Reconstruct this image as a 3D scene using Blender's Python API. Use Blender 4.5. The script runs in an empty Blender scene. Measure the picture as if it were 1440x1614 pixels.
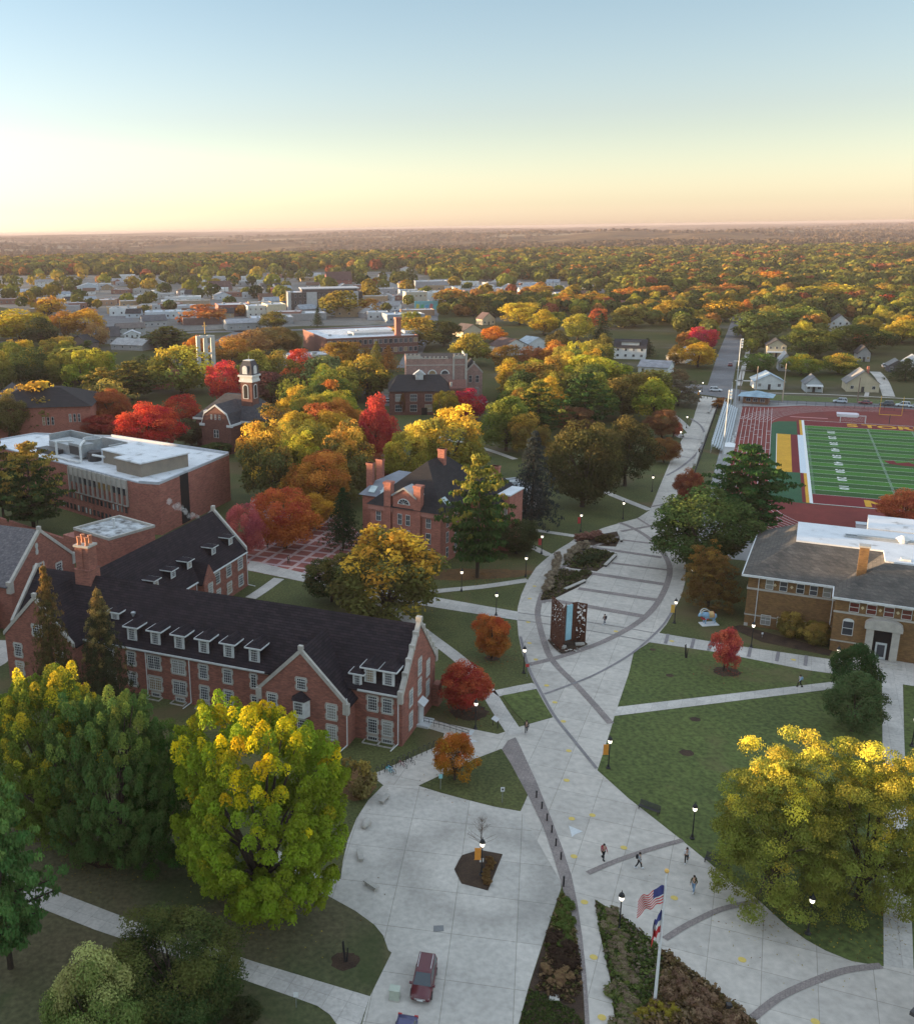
import bpy, bmesh, math, random
import numpy as np
from mathutils import Vector, Matrix
R = math.radians
scene = bpy.context.scene
COL = scene.collection
random.seed(7)
# ---------------------------------------------------------------- camera model (solved from the stadium's yard lines, lamp posts and horizon)
CF, CCX, CCY, CPITCH, CROLL, CH = 1554.16, 526.76, 811.47, 0.2826, -0.0148, 63.48
_cp, _sp = math.cos(CPITCH), math.sin(CPITCH)
_F = np.array([0, _cp, -_sp]); _R0 = np.array([1., 0, 0]); _U0 = np.array([0, _sp, _cp])
_cr, _sr = math.cos(CROLL), math.sin(CROLL)
_R = _cr*_R0 + _sr*_U0; _U = -_sr*_R0 + _cr*_U0
def G(u, v, z=0.0):
    """survey point (photo pixel) -> real place on the level z"""
    d = _F + (u-CCX)/CF*_R - (v-CCY)/CF*_U
    t = (z-CH)/d[2]
    return Vector((d[0]*t, d[1]*t, z))
def MPP(u, v, z=0.0):
    p = G(u, v, z); return float((np.array(p)-[0, 0, CH]) @ _F)/CF
cam_d = bpy.data.cameras.new('camera'); cam = bpy.data.objects.new('camera', cam_d); COL.objects.link(cam)
cam.matrix_world = Matrix(((_R[0], _U[0], -_F[0], 0), (_R[1], _U[1], -_F[1], 0), (_R[2], _U[2], -_F[2], CH), (0, 0, 0, 1)))
cam_d.sensor_fit = 'VERTICAL'; cam_d.sensor_height = 24; cam_d.lens = CF/1614*24
cam_d.shift_x = (720-CCX)/1614; cam_d.shift_y = -(807-CCY)/1614
cam_d.clip_start = 1; cam_d.clip_end = 60000
scene.camera = cam

# ---------------------------------------------------------------- materials
MATS = {}
def nt(name):
    m = bpy.data.materials.new(name); m.use_nodes = True; n = m.node_tree; n.nodes.clear(); return m, n, n.nodes, n.links
def ramp(nodes, stops):
    r = nodes.new('ShaderNodeValToRGB'); e = r.color_ramp.elements
    while len(e) < len(stops): e.new(.5)
    for i, (p, c) in enumerate(stops): e[i].position = p; e[i].color = (*c, 1) if len(c) == 3 else c
    return r
def mat(name, c1, c2=None, scale=1.0, rough=.8, metal=0, stops=None, coords='Object', bump=0, brick=None, spec=.3, stretch=None, detail=5, fine=0, emit=None):
    """noise-varied surface; brick=(scale_u, scale_v, mortar colour, mortar size) adds courses"""
    if name in MATS: return MATS[name]
    m, n, N, L = nt(name)
    out = N.new('ShaderNodeOutputMaterial'); b = N.new('ShaderNodeBsdfPrincipled')
    L.new(b.outputs[0], out.inputs[0])
    b.inputs['Roughness'].default_value = rough; b.inputs['Metallic'].default_value = metal; b.inputs['Specular IOR Level'].default_value = spec
    tc = N.new('ShaderNodeTexCoord'); vec = tc.outputs[coords]
    if coords == 'World':
        pass
    if stretch:
        mp = N.new('ShaderNodeMapping'); mp.inputs['Scale'].default_value = stretch; L.new(vec, mp.inputs[0]); nv = mp.outputs[0]
    else: nv = vec
    no = N.new('ShaderNodeTexNoise'); no.inputs['Scale'].default_value = scale; no.inputs['Detail'].default_value = detail; no.inputs['Roughness'].default_value = .6
    L.new(nv, no.inputs[0])
    if c2 is None: c2 = tuple(x*.78 for x in c1)
    r = ramp(N, stops or [(.3, c2), (.7, c1)]); L.new(no.outputs[0], r.inputs[0]); col = r.outputs[0]
    if fine:
        n2 = N.new('ShaderNodeTexNoise'); n2.inputs['Scale'].default_value = scale*14; n2.inputs['Detail'].default_value = 3; L.new(nv, n2.inputs[0])
        mr = N.new('ShaderNodeMapRange'); mr.inputs[1].default_value = .3; mr.inputs[2].default_value = .7; mr.inputs[3].default_value = 1-fine; mr.inputs[4].default_value = 1+fine; L.new(n2.outputs[0], mr.inputs[0])
        mm = N.new('ShaderNodeVectorMath'); mm.operation = 'SCALE'; L.new(col, mm.inputs[0]); L.new(mr.outputs[0], mm.inputs[3]); col = mm.outputs[0]
    if brick:
        su, sv, mc, ms = brick
        sep = N.new('ShaderNodeSeparateXYZ'); L.new(vec, sep.inputs[0])
        ad = N.new('ShaderNodeMath'); ad.operation = 'ADD'; L.new(sep.outputs[0], ad.inputs[0]); L.new(sep.outputs[1], ad.inputs[1])
        cb = N.new('ShaderNodeCombineXYZ'); L.new(ad.outputs[0], cb.inputs[0]); L.new(sep.outputs[2], cb.inputs[1])
        bt = N.new('ShaderNodeTexBrick'); bt.inputs['Scale'].default_value = 1; bt.inputs['Brick Width'].default_value = su; bt.inputs['Row Height'].default_value = sv
        bt.inputs['Mortar Size'].default_value = ms; bt.inputs['Mortar Smooth'].default_value = .3
        L.new(cb.outputs[0], bt.inputs[0]); bt.inputs['Color1'].default_value = (1.15, 1.1, 1.1, 1); bt.inputs['Color2'].default_value = (.72, .74, .76, 1)
        bt.inputs['Mortar'].default_value = (*mc, 1)
        mu = N.new('ShaderNodeMix'); mu.data_type = 'RGBA'; mu.blend_type = 'MULTIPLY'; mu.inputs[0].default_value = 1
        L.new(col, mu.inputs[6]); L.new(bt.outputs[0], mu.inputs[7]); col = mu.outputs[2]
    L.new(col, b.inputs['Base Color'])
    if bump:
        bp = N.new('ShaderNodeBump'); bp.inputs['Strength'].default_value = bump; bp.inputs['Distance'].default_value = .1; L.new(no.outputs[0], bp.inputs['Height']); L.new(bp.outputs[0], b.inputs['Normal'])
    if emit: b.inputs['Emission Color'].default_value = (*emit[0], 1); b.inputs['Emission Strength'].default_value = emit[1]
    MATS[name] = m; return m
def plain(name, c, rough=.6, metal=0, spec=.4, emit=None):
    return mat(name, c, tuple(x*.85 for x in c), scale=3, rough=rough, metal=metal, spec=spec, emit=emit)
def objcol(name, rough=.75, var=.25, scale=.6, metal=0, spec=.3):
    """surface whose colour is the object's own colour, varied by noise"""
    if name in MATS: return MATS[name]
    m, n, N, L = nt(name); out = N.new('ShaderNodeOutputMaterial'); b = N.new('ShaderNodeBsdfPrincipled'); L.new(b.outputs[0], out.inputs[0])
    oi = N.new('ShaderNodeObjectInfo'); tc = N.new('ShaderNodeTexCoord'); no = N.new('ShaderNodeTexNoise'); no.inputs['Scale'].default_value = scale; no.inputs['Detail'].default_value = 6; L.new(tc.outputs['Object'], no.inputs[0])
    mr = N.new('ShaderNodeMapRange'); mr.inputs[1].default_value = .3; mr.inputs[2].default_value = .7; mr.inputs[3].default_value = 1-var; mr.inputs[4].default_value = 1+var*.5; L.new(no.outputs[0], mr.inputs[0])
    mm = N.new('ShaderNodeVectorMath'); mm.operation = 'SCALE'; L.new(oi.outputs['Color'], mm.inputs[0]); L.new(mr.outputs[0], mm.inputs[3]); L.new(mm.outputs[0], b.inputs['Base Color'])
    b.inputs['Roughness'].default_value = rough; b.inputs['Metallic'].default_value = metal; b.inputs['Specular IOR Level'].default_value = spec
    MATS[name] = m; return m
def leafmat():
    if 'foliage' in MATS: return MATS['foliage']
    m, n, N, L = nt('foliage'); out = N.new('ShaderNodeOutputMaterial')
    oi = N.new('ShaderNodeObjectInfo'); tip = N.new('ShaderNodeAttribute'); tip.attribute_type = 'OBJECT'; tip.attribute_name = 'tip'
    tu = N.new('ShaderNodeAttribute'); tu.attribute_name = 'turn'; ti = N.new('ShaderNodeAttribute'); ti.attribute_name = 'tint'
    mr = N.new('ShaderNodeMapRange'); mr.interpolation_type = 'SMOOTHSTEP'; mr.inputs[1].default_value = .52; mr.inputs[2].default_value = .82; L.new(tu.outputs['Fac'], mr.inputs[0])
    mx = N.new('ShaderNodeMix'); mx.data_type = 'RGBA'; L.new(mr.outputs[0], mx.inputs[0]); L.new(oi.outputs['Color'], mx.inputs[6]); L.new(tip.outputs['Color'], mx.inputs[7])
    hs = N.new('ShaderNodeHueSaturation'); L.new(mx.outputs[2], hs.inputs['Color'])
    m1 = N.new('ShaderNodeMapRange'); m1.inputs[3].default_value = .475; m1.inputs[4].default_value = .525; L.new(ti.outputs['Fac'], m1.inputs[0]); L.new(m1.outputs[0], hs.inputs['Hue'])
    m2 = N.new('ShaderNodeMapRange'); m2.inputs[3].default_value = .72; m2.inputs[4].default_value = 1.7; L.new(ti.outputs['Fac'], m2.inputs[0]); L.new(m2.outputs[0], hs.inputs['Value'])
    d = N.new('ShaderNodeBsdfDiffuse'); t = N.new('ShaderNodeBsdfTranslucent'); mi = N.new('ShaderNodeMixShader'); mi.inputs[0].default_value = .35
    L.new(hs.outputs[0], d.inputs[0]); L.new(hs.outputs[0], t.inputs[0]); L.new(d.outputs[0], mi.inputs[1]); L.new(t.outputs[0], mi.inputs[2]); L.new(mi.outputs[0], out.inputs[0])
    MATS['foliage'] = m; return m

# ---------------------------------------------------------------- objects
def tag(o, label=None, cat=None, group=None, kind=None):
    if label: o['label'] = label
    if cat: o['category'] = cat
    if group: o['group'] = group
    if kind: o['kind'] = kind
    return o
def thing(name, label, cat, loc=(0, 0, 0), rotz=0, group=None):
    o = bpy.data.objects.new(name, None); COL.objects.link(o); o.location = loc; o.rotation_euler = (0, 0, rotz); o.empty_display_size = .5
    return tag(o, label, cat, group)
def ob(name, me, parent=None, loc=(0, 0, 0), rotz=0, color=None):
    o = bpy.data.objects.new(name, me); COL.objects.link(o); o.parent = parent; o.location = loc; o.rotation_euler = (0, 0, rotz)
    if color: o.color = (*color, 1)
    return o
class MB:
    def __init__(s): s.v = []; s.f = []; s.m = []; s.mi = 0
    def add(s, vs, fs):
        k = len(s.v); s.v += [tuple(x) for x in vs]; s.f += [tuple(k+i for i in f) for f in fs]; s.m += [s.mi]*len(fs); return s
    def mat(s, i): s.mi = i; return s
    def box(s, x0, x1, y0, y1, z0, z1):
        return s.add([(x0, y0, z0), (x1, y0, z0), (x1, y1, z0), (x0, y1, z0), (x0, y0, z1), (x1, y0, z1), (x1, y1, z1), (x0, y1, z1)],
                     [(0, 3, 2, 1), (4, 5, 6, 7), (0, 1, 5, 4), (1, 2, 6, 5), (2, 3, 7, 6), (3, 0, 4, 7)])
    def prism(s, poly, z0, z1):
        n = len(poly); v = [(x, y, z0) for x, y in poly]+[(x, y, z1) for x, y in poly]
        return s.add(v, [tuple(range(n-1, -1, -1)), tuple(range(n, 2*n))]+[(i, (i+1) % n, n+(i+1) % n, n+i) for i in range(n)])
    def exty(s, poly, y0, y1):   # poly in xz
        n = len(poly); v = [(x, y0, z) for x, z in poly]+[(x, y1, z) for x, z in poly]
        return s.add(v, [tuple(range(n)), tuple(range(2*n-1, n-1, -1))]+[(i, n+i, n+(i+1) % n, (i+1) % n) for i in range(n)])
    def extx(s, poly, x0, x1):   # poly in yz
        n = len(poly); v = [(x0, y, z) for y, z in poly]+[(x1, y, z) for y, z in poly]
        return s.add(v, [tuple(range(n-1, -1, -1)), tuple(range(n, 2*n))]+[(i, (i+1) % n, n+(i+1) % n, n+i) for i in range(n)])
    def tube(s, p0, p1, r0, r1=None, n=6, cap=True):
        r1 = r0 if r1 is None else r1; p0 = Vector(p0); p1 = Vector(p1); d = (p1-p0).normalized()
        a = d.cross(Vector((0, 0, 1))) if abs(d.z) < .9 else d.cross(Vector((1, 0, 0))); a.normalize(); b = d.cross(a); v = []
        for p, r in ((p0, r0), (p1, r1)):
            for i in range(n):
                t = 2*math.pi*i/n; v.append(p+(a*math.cos(t)+b*math.sin(t))*r)
        fs = [(i, n+i, n+(i+1) % n, (i+1) % n) for i in range(n)]
        if cap: fs += [tuple(range(n)), tuple(range(2*n-1, n-1, -1))]
        return s.add(v, fs)
    def path(s, pts, rs, n=6):
        for i in range(len(pts)-1): s.tube(pts[i], pts[i+1], rs[i] if hasattr(rs, '__len__') else rs, rs[i+1] if hasattr(rs, '__len__') else rs, n)
        return s
    def lathe(s, prof, n=12, c=(0, 0)):   # prof: (r,z)
        v = []; m = len(prof)
        for r, z in prof:
            for i in range(n):
                t = 2*math.pi*i/n; v.append((c[0]+r*math.cos(t), c[1]+r*math.sin(t), z))
        fs = [(j*n+i, j*n+(i+1) % n, (j+1)*n+(i+1) % n, (j+1)*n+i) for j in range(m-1) for i in range(n)]
        fs += [tuple(range(n-1, -1, -1)), tuple(range((m-1)*n, m*n))]
        return s.add(v, fs)
    def slab(s, q, t):   # q: 4+ corner points of a sloping sheet, thickened downward by t
        n = len(q); v = [tuple(p) for p in q]+[(p[0], p[1], p[2]-t) for p in q]
        return s.add(v, [tuple(range(n)), tuple(range(2*n-1, n-1, -1))]+[(i, n+i, n+(i+1) % n, (i+1) % n) for i in range(n)])
    def quad(s, *q): return s.add(q, [tuple(range(len(q)))])
    def mesh(s, name, mats, smooth=False):
        me = bpy.data.meshes.new(name); me.from_pydata(s.v, [], s.f)
        for m in (mats if isinstance(mats, (list, tuple)) else [mats]): me.materials.append(m)
        me.polygons.foreach_set('material_index', s.m)
        if smooth: me.polygons.foreach_set('use_smooth', [True]*len(s.f))
        bm = bmesh.new(); bm.from_mesh(me); bmesh.ops.recalc_face_normals(bm, faces=bm.faces); bm.to_mesh(me); bm.free()
        me.update(); return me
    def build(s, name, mats, parent=None, loc=(0, 0, 0), rotz=0, color=None, smooth=False):
        return ob(name, s.mesh(name, mats, smooth), parent, loc, rotz, color)
def copy_tree(o, parent=None):
    c = o.copy(); COL.objects.link(c); c.parent = parent
    for ch in list(KIDS.get(o.name, ())): copy_tree(ch, c)
    return c
KIDS = {}
def children_index():
    KIDS.clear()
    for o in COL.objects:
        if o.parent: KIDS.setdefault(o.parent.name, []).append(o)
def catmull(p, k=6, closed=False):
    p = [Vector(q) for q in p]; n = len(p); out = []
    for i in range(n if closed else n-1):
        a, b, c, d = (p[(i-1) % n], p[i], p[(i+1) % n], p[(i+2) % n]) if closed else (p[max(i-1, 0)], p[i], p[i+1], p[min(i+2, n-1)])
        for j in range(k):
            t = j/k; out.append(.5*((2*b)+(c-a)*t+(2*a-5*b+4*c-d)*t*t+(3*b-a-3*c+d)*t**3))
    if not closed: out.append(p[-1])
    return out
def fill(name, polys, m, z, kind='structure', label=None, cat=None, thick=0):
    """flat sheet(s) on the ground from real-world outlines, one object"""
    bm = bmesh.new()
    for pl in polys:
        vs = [bm.verts.new((p[0], p[1], z)) for p in pl]
        f = bm.faces.new(vs); f.normal_update()
        if f.normal.z < 0: f.normal_flip()
        bmesh.ops.triangulate(bm, faces=[f])
        if thick:
            n = len(vs); lo = [bm.verts.new((p[0], p[1], z-thick)) for p in pl]
            for i in range(n): bm.faces.new((vs[i], vs[(i+1) % n], lo[(i+1) % n], lo[i]))
    me = bpy.data.meshes.new(name); bm.to_mesh(me); bm.free(); me.materials.append(m)
    o = ob(name, me); tag(o, label, cat, None, kind); return o
def PX(pts, z=0): return [G(u, v, z) for u, v in pts]
def ribbon(pts, w, closed=False, k=6):
    """outline of a strip of width w metres along a world polyline"""
    c = catmull(pts, k) if len(pts) > 2 else [Vector(p) for p in pts]; L = []; Rr = []
    for i, p in enumerate(c):
        d = (c[min(i+1, len(c)-1)]-c[max(i-1, 0)]); d.z = 0; d.normalize(); nn = Vector((-d.y, d.x, 0)); L.append(p+nn*w/2); Rr.append(p-nn*w/2)
    return L+Rr[::-1]
# ================================================================ GROUND
def groundmat(name, c1, c2, sc, grid=None, rot=0, rough=.85, joint=(.55, .55, .55), jw=.06, ring=None, patch=None, fine=.12, stops=None, band=None):
    m, n, N, L = nt(name); out = N.new('ShaderNodeOutputMaterial'); b = N.new('ShaderNodeBsdfPrincipled'); L.new(b.outputs[0], out.inputs[0]); b.inputs['Roughness'].default_value = rough; b.inputs['Specular IOR Level'].default_value = .2
    tc = N.new('ShaderNodeTexCoord'); vec = tc.outputs['Object']
    def noise(s, det=6, dist=0, st=None):
        q = N.new('ShaderNodeTexNoise'); q.inputs['Scale'].default_value = s; q.inputs['Detail'].default_value = det; q.inputs['Distortion'].default_value = dist
        if st:
            mp = N.new('ShaderNodeMapping'); mp.inputs['Rotation'].default_value = (0, 0, rot); mp.inputs['Scale'].default_value = st; L.new(vec, mp.inputs[0]); L.new(mp.outputs[0], q.inputs[0])
        else: L.new(vec, q.inputs[0])
        return q.outputs[0]
    r = ramp(N, stops or [(.32, c2), (.68, c1)]); L.new(noise(sc, 7, .4), r.inputs[0]); col = r.outputs[0]
    def mul(col, fac_out, lo, hi, a=.3, z=.7):
        mr = N.new('ShaderNodeMapRange'); mr.inputs[1].default_value = a; mr.inputs[2].default_value = z; mr.inputs[3].default_value = lo; mr.inputs[4].default_value = hi; L.new(fac_out, mr.inputs[0])
        mm = N.new('ShaderNodeVectorMath'); mm.operation = 'SCALE'; L.new(col, mm.inputs[0]); L.new(mr.outputs[0], mm.inputs[3]); return mm.outputs[0]
    col = mul(col, noise(sc*25, 4), 1-fine, 1+fine)
    col = mul(col, noise(sc*4, 5, 1.2), .9, 1.06)
    if grid:
        mp = N.new('ShaderNodeMapping'); mp.inputs['Rotation'].default_value = (0, 0, rot); L.new(vec, mp.inputs[0])
        bt = N.new('ShaderNodeTexBrick'); bt.offset = 0; bt.inputs['Scale'].default_value = 1; bt.inputs['Brick Width'].default_value = grid[0]; bt.inputs['Row Height'].default_value = grid[1]; bt.inputs['Mortar Size'].default_value = jw; bt.inputs['Mortar Smooth'].default_value = .2
        bt.inputs['Color1'].default_value = (1, 1, 1, 1); bt.inputs['Color2'].default_value = (.86, .865, .87, 1); bt.inputs['Mortar'].default_value = (*joint, 1); L.new(mp.outputs[0], bt.inputs[0])
        mu = N.new('ShaderNodeMix'); mu.data_type = 'RGBA'; mu.blend_type = 'MULTIPLY'; mu.inputs[0].default_value = 1; L.new(col, mu.inputs[6]); L.new(bt.outputs[0], mu.inputs[7]); col = mu.outputs[2]
    if ring:   # worn tyre track round a point
        cx, cy, rad, wd, dk = ring
        vs = N.new('ShaderNodeVectorMath'); vs.operation = 'SUBTRACT'; L.new(vec, vs.inputs[0]); vs.inputs[1].default_value = (cx, cy, 0)
        nz = N.new('ShaderNodeTexNoise'); nz.inputs['Scale'].default_value = .12; L.new(vec, nz.inputs[0])
        ln = N.new('ShaderNodeVectorMath'); ln.operation = 'LENGTH'; L.new(vs.outputs[0], ln.inputs[0])
        ad = N.new('ShaderNodeMath'); ad.operation = 'MULTIPLY_ADD'; L.new(nz.outputs[0], ad.inputs[0]); ad.inputs[1].default_value = 5; ad.inputs[2].default_value = -2.5-rad
        a2 = N.new('ShaderNodeMath'); a2.operation = 'ADD'; L.new(ln.outputs['Value'], a2.inputs[0]); L.new(ad.outputs[0], a2.inputs[1])
        ab = N.new('ShaderNodeMath'); ab.operation = 'ABSOLUTE'; L.new(a2.outputs[0], ab.inputs[0])
        col = mul(col, ab.outputs[0], dk, 1, 0, wd)
    if band:   # mowing stripes: direction, width, depth
        ang, wdt, dp = band
        mp = N.new('ShaderNodeMapping'); mp.inputs['Rotation'].default_value = (0, 0, ang); L.new(vec, mp.inputs[0])
        wv = N.new('ShaderNodeTexWave'); wv.inputs['Scale'].default_value = 1/wdt*.314; wv.inputs['Distortion'].default_value = .6; L.new(mp.outputs[0], wv.inputs[0]); col = mul(col, wv.outputs[0], 1-dp, 1+dp, .35, .65)
    if patch:  # second material blotches: colour, scale, threshold
        pc, ps, th = patch; rr = ramp(N, [(th, (0, 0, 0)), (th+.1, (1, 1, 1))]); L.new(noise(ps, 8, .8), rr.inputs[0])
        mu = N.new('ShaderNodeMix'); mu.data_type = 'RGBA'; L.new(rr.outputs[0], mu.inputs[0]); L.new(col, mu.inputs[6]); mu.inputs[7].default_value = (*pc, 1); col = mu.outputs[2]
    L.new(col, b.inputs['Base Color']); MATS[name] = m; return m
isl = G(755, 1370)
AX = -.414
M_gr = groundmat('lawn', (.092, .098, .032), (.062, .073, .025), .12, fine=.4, patch=((.11, .085, .04), .05, .55))
M_gr2 = groundmat('mown_lawn', (.092, .115, .032), (.068, .09, .026), .07, fine=.4, band=(R(-20), 1.6, .05), patch=((.12, .105, .045), .055, .58))
M_dry = groundmat('dry_lawn', (.118, .096, .054), (.074, .082, .036), .08, fine=.3, patch=((.035, .058, .015), .06, .55))
M_far = groundmat('open_ground', (.10, .085, .045), (.06, .075, .03), .012, fine=.15, patch=((.16, .14, .10), .008, .6))
M_conc = groundmat('pale_concrete', (.54, .495, .435), (.47, .43, .38), .05, grid=(4.5, 4.5), rot=R(24), jw=.04, joint=(.63, .63, .62))
M_drive = groundmat('worn_concrete', (.55, .51, .455), (.45, .42, .375), .07, grid=(6, 6), rot=R(12), jw=.04, joint=(.6, .6, .58), ring=(isl.x, isl.y, 7.5, 3.2, .73))
M_path = groundmat('path_concrete', (.55, .51, .46), (.44, .41, .37), .12, grid=(1.8, 1.8), rot=R(25), jw=.03, joint=(.7, .7, .7))
M_pav = groundmat('clay_pavers', (.30, .255, .235), (.235, .20, .185), .3, grid=(.4, .2), rot=R(24), jw=.02, joint=(.7, .7, .7), fine=.2)
M_pavt = groundmat('dark_paver_band', (.24, .22, .22), (.19, .175, .175), .3, fine=.2)
M_asph = groundmat('asphalt', (.17, .17, .175), (.12, .12, .125), .06, fine=.15, patch=((.2, .2, .2), .15, .62))
M_track = groundmat('track_rubber', (.20, .035, .028), (.15, .028, .024), .1, fine=.1)
M_soil = groundmat('mulch', (.07, .045, .028), (.035, .022, .016), .5, fine=.4)
M_brickpl = groundmat('brick_court', (.33, .11, .085), (.24, .08, .07), .3, grid=(3.4, 3.4), rot=R(24), jw=.45, joint=(1.6, 3.4, 4.0), fine=.15)
M_line = plain('white_marking', (.75, .75, .73), .7)
M_yell = plain('yellow_marking', (.62, .46, .12), .7)

def blob(c, rx, ry, n=26, j=.12, seed=1):
    rnd = random.Random(seed); return [Vector((c[0]+rx*(1+rnd.uniform(-j, j))*math.cos(2*math.pi*i/n), c[1]+ry*(1+rnd.uniform(-j, j))*math.sin(2*math.pi*i/n), 0)) for i in range(n)]
# one ground sheet, flat under the town, rolling up to low wooded hills beyond it
def ground():
    m, n, N, L = nt('countryside'); out = N.new('ShaderNodeOutputMaterial'); b = N.new('ShaderNodeBsdfPrincipled'); L.new(b.outputs[0], out.inputs[0]); b.inputs['Roughness'].default_value = .95; b.inputs['Specular IOR Level'].default_value = .05
    tc = N.new('ShaderNodeTexCoord')
    def no(s, d=8, st=(1, 1, 1)):
        mp = N.new('ShaderNodeMapping'); mp.inputs['Scale'].default_value = st; L.new(tc.outputs['Object'], mp.inputs[0])
        q = N.new('ShaderNodeTexNoise'); q.inputs['Scale'].default_value = s; q.inputs['Detail'].default_value = d; L.new(mp.outputs[0], q.inputs[0]); return q.outputs[0]
    r1 = ramp(N, [(.35, (.045, .038, .018)), (.5, (.10, .06, .025)), (.62, (.13, .085, .035))]); L.new(no(.006), r1.inputs[0])
    r2 = ramp(N, [(.56, (0, 0, 0)), (.60, (1, 1, 1))]); L.new(no(.0011, 4, (1, 2.2, 1)), r2.inputs[0])
    mx = N.new('ShaderNodeMix'); mx.data_type = 'RGBA'; L.new(r2.outputs[0], mx.inputs[0]); L.new(r1.outputs[0], mx.inputs[6]); mx.inputs[7].default_value = (.26, .20, .12, 1)
    # near ground: grass and bare town lots
    r3 = ramp(N, [(.35, (.05, .062, .02)), (.55, (.075, .07, .032)), (.7, (.12, .11, .09))]); L.new(no(.02), r3.inputs[0])
    sep = N.new('ShaderNodeSeparateXYZ'); L.new(tc.outputs['Object'], sep.inputs[0])
    mr = N.new('ShaderNodeMapRange'); mr.inputs[1].default_value = 1700; mr.inputs[2].default_value = 2300; L.new(sep.outputs[1], mr.inputs[0])
    m2 = N.new('ShaderNodeMix'); m2.data_type = 'RGBA'; L.new(mr.outputs[0], m2.inputs[0]); L.new(r3.outputs[0], m2.inputs[6]); L.new(mx.outputs[2], m2.inputs[7]); L.new(m2.outputs[2], b.inputs['Base Color'])
    xs = np.concatenate([np.linspace(-14000, -3000, 40), np.linspace(-2800, 6000, 120), np.linspace(6200, 16000, 50)])
    ys = np.concatenate([np.linspace(-400, 2300, 6), np.linspace(2360, 9000, 120), np.linspace(9100, 17000, 50)])
    X, Y = np.meshgrid(xs, ys)
    Z = TZ(X, Y); nx, ny = len(xs), len(ys); V = np.stack([X.ravel(), Y.ravel(), Z.ravel()], 1)
    fs = [(j*nx+i, j*nx+i+1, (j+1)*nx+i+1, (j+1)*nx+i) for j in range(ny-1) for i in range(nx-1)]
    me = bpy.data.meshes.new('ground'); me.from_pydata(V.tolist(), [], fs); me.materials.append(m); me.polygons.foreach_set('use_smooth', [True]*len(fs))
    tag(ob('ground', me), kind='structure')
def TZ(X, Y):
    X = np.asarray(X, float); Y = np.asarray(Y, float)
    s = np.clip((Y-2300)/1500, 0, 1); s = s*s*(3-2*s)
    h = 11*np.sin(X/640+1.1*np.sin(Y/900))+8*np.sin(Y/420+.7*np.sin(X/730)+2)+5*np.sin(X/230+Y/310)+3*np.sin(X/97-Y/151)
    far = np.clip((Y-5000)/9000, 0, 1)
    return s*(h*1.45*(1-.6*far)-6) + far*(33+3.*np.sin(X/1300+1)+2*np.sin(X/517)) + np.clip((Y-2300)/2500, 0, 1)*5
ground()
# campus lawns (sheets of grass over the earth)
fill('lawn', [[Vector(p) for p in ((-160, 20, 0), (190, 20, 0), (190, 150, 0), (150, 300, 0), (120, 360, 0), (-10, 370, 0), (-110, 330, 0), (-150, 200, 0))]], M_gr, .012)
fill('lawn', [PX([(968, 1129), (1327, 1084), (1389, 1073), (1391.6, 1523), (1341, 1515), (1300, 1499), (1239, 1460), (1190, 1415), (1162, 1397), (1068, 1320), (990, 1258), (941, 1214), (948, 1191), (962, 1150)]),
              PX([(973, 1113.6), (1327, 1073), (1345, 1068), (1311, 1062), (1270, 1056), (1131, 1028), (1024, 1012), (999, 1028), (991, 1060)]),
              PX([(1424, 1080), (1700, 1100), (1700, 1540), (1438, 1526), (1424, 1165)])], M_gr2, .022)
fill('lawn', [PX([(-300, 1300), (0, 1372), (240, 1462), (400, 1515), (583, 1570), (617, 1501), (604, 1473), (560, 1435), (486, 1397), (300, 1310), (100, 1290), (-300, 1230)]),
              PX([(-300, 1330), (0, 1413), (60, 1430), (150, 1466), (350, 1533), (470, 1575), (520, 1600), (540, 1720), (-300, 1720)])], M_dry, .022)
# paving
PLAZA = [(1024, 804), (1004, 817), (978, 824), (951, 832), (924, 842), (907, 848), (898, 855), (881, 865), (867, 875), (855, 885), (844, 895), (831, 915), (821, 938), (815.5, 958), (814.4, 975), (816.7, 1002), (822, 1027), (833, 1060), (845, 1086), (857, 1108), (871, 1131), (830, 1142.5), (818, 1146), (804, 1151), (784, 1157.5), (747, 1150), (700, 1140), (667, 1129), (657, 1143), (700, 1156), (695, 1174), (640, 1198), (584, 1222), (604, 1238),
         (660, 1239), (790, 1181), (831.5, 1253.5), (820, 1279), (884, 1392), (887, 1403), (903, 1452), (913.5, 1509), (919.6, 1567), (922, 1614), (925, 1720), (975, 1720), (969, 1614), (960.6, 1542), (946, 1477), (937, 1418), (985, 1448), (1042.6, 1497), (1132.7, 1562.7), (1190, 1610), (1230, 1650), (1260, 1720), (1700, 1720), (1700, 1548), (1438, 1527), (1391.6, 1523.8), (1341.7, 1515.6), (1300.7, 1499), (1270, 1482), (1239, 1460), (1190, 1415), (1162.5, 1397.5), (1068.7, 1320.6), (990, 1258.7), (941, 1214.5), (948.7, 1191), (962, 1150), (968, 1128.6), (973, 1113.6), (991, 1060), (998, 1029), (1023.7, 1012), (1037.5, 999), (1050, 984), (1062, 962), (1073, 940), (1079, 918), (1080, 893), (1078, 865), (1072, 830), (1067, 805), (1068, 790)]
fill('plaza', [PX(PLAZA)], M_conc, .04)
DRIVE = [(660, 1239), (604, 1238), (580, 1262), (562, 1290), (548, 1325), (540, 1360), (537, 1386), (506, 1380), (420, 1330), (400, 1345), (486, 1398), (520, 1414), (560, 1436), (590, 1458), (604, 1475), (612, 1498), (617, 1502), (583, 1571), (540, 1720), (780, 1720), (817, 1614), (834.6, 1549.6), (865, 1456), (884, 1400), (884, 1392), (871, 1348), (856, 1304.6), (831.5, 1253.5), (820, 1279), (740, 1262)]
fill('driveway', [PX(DRIVE)], M_drive, .034)
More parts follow.
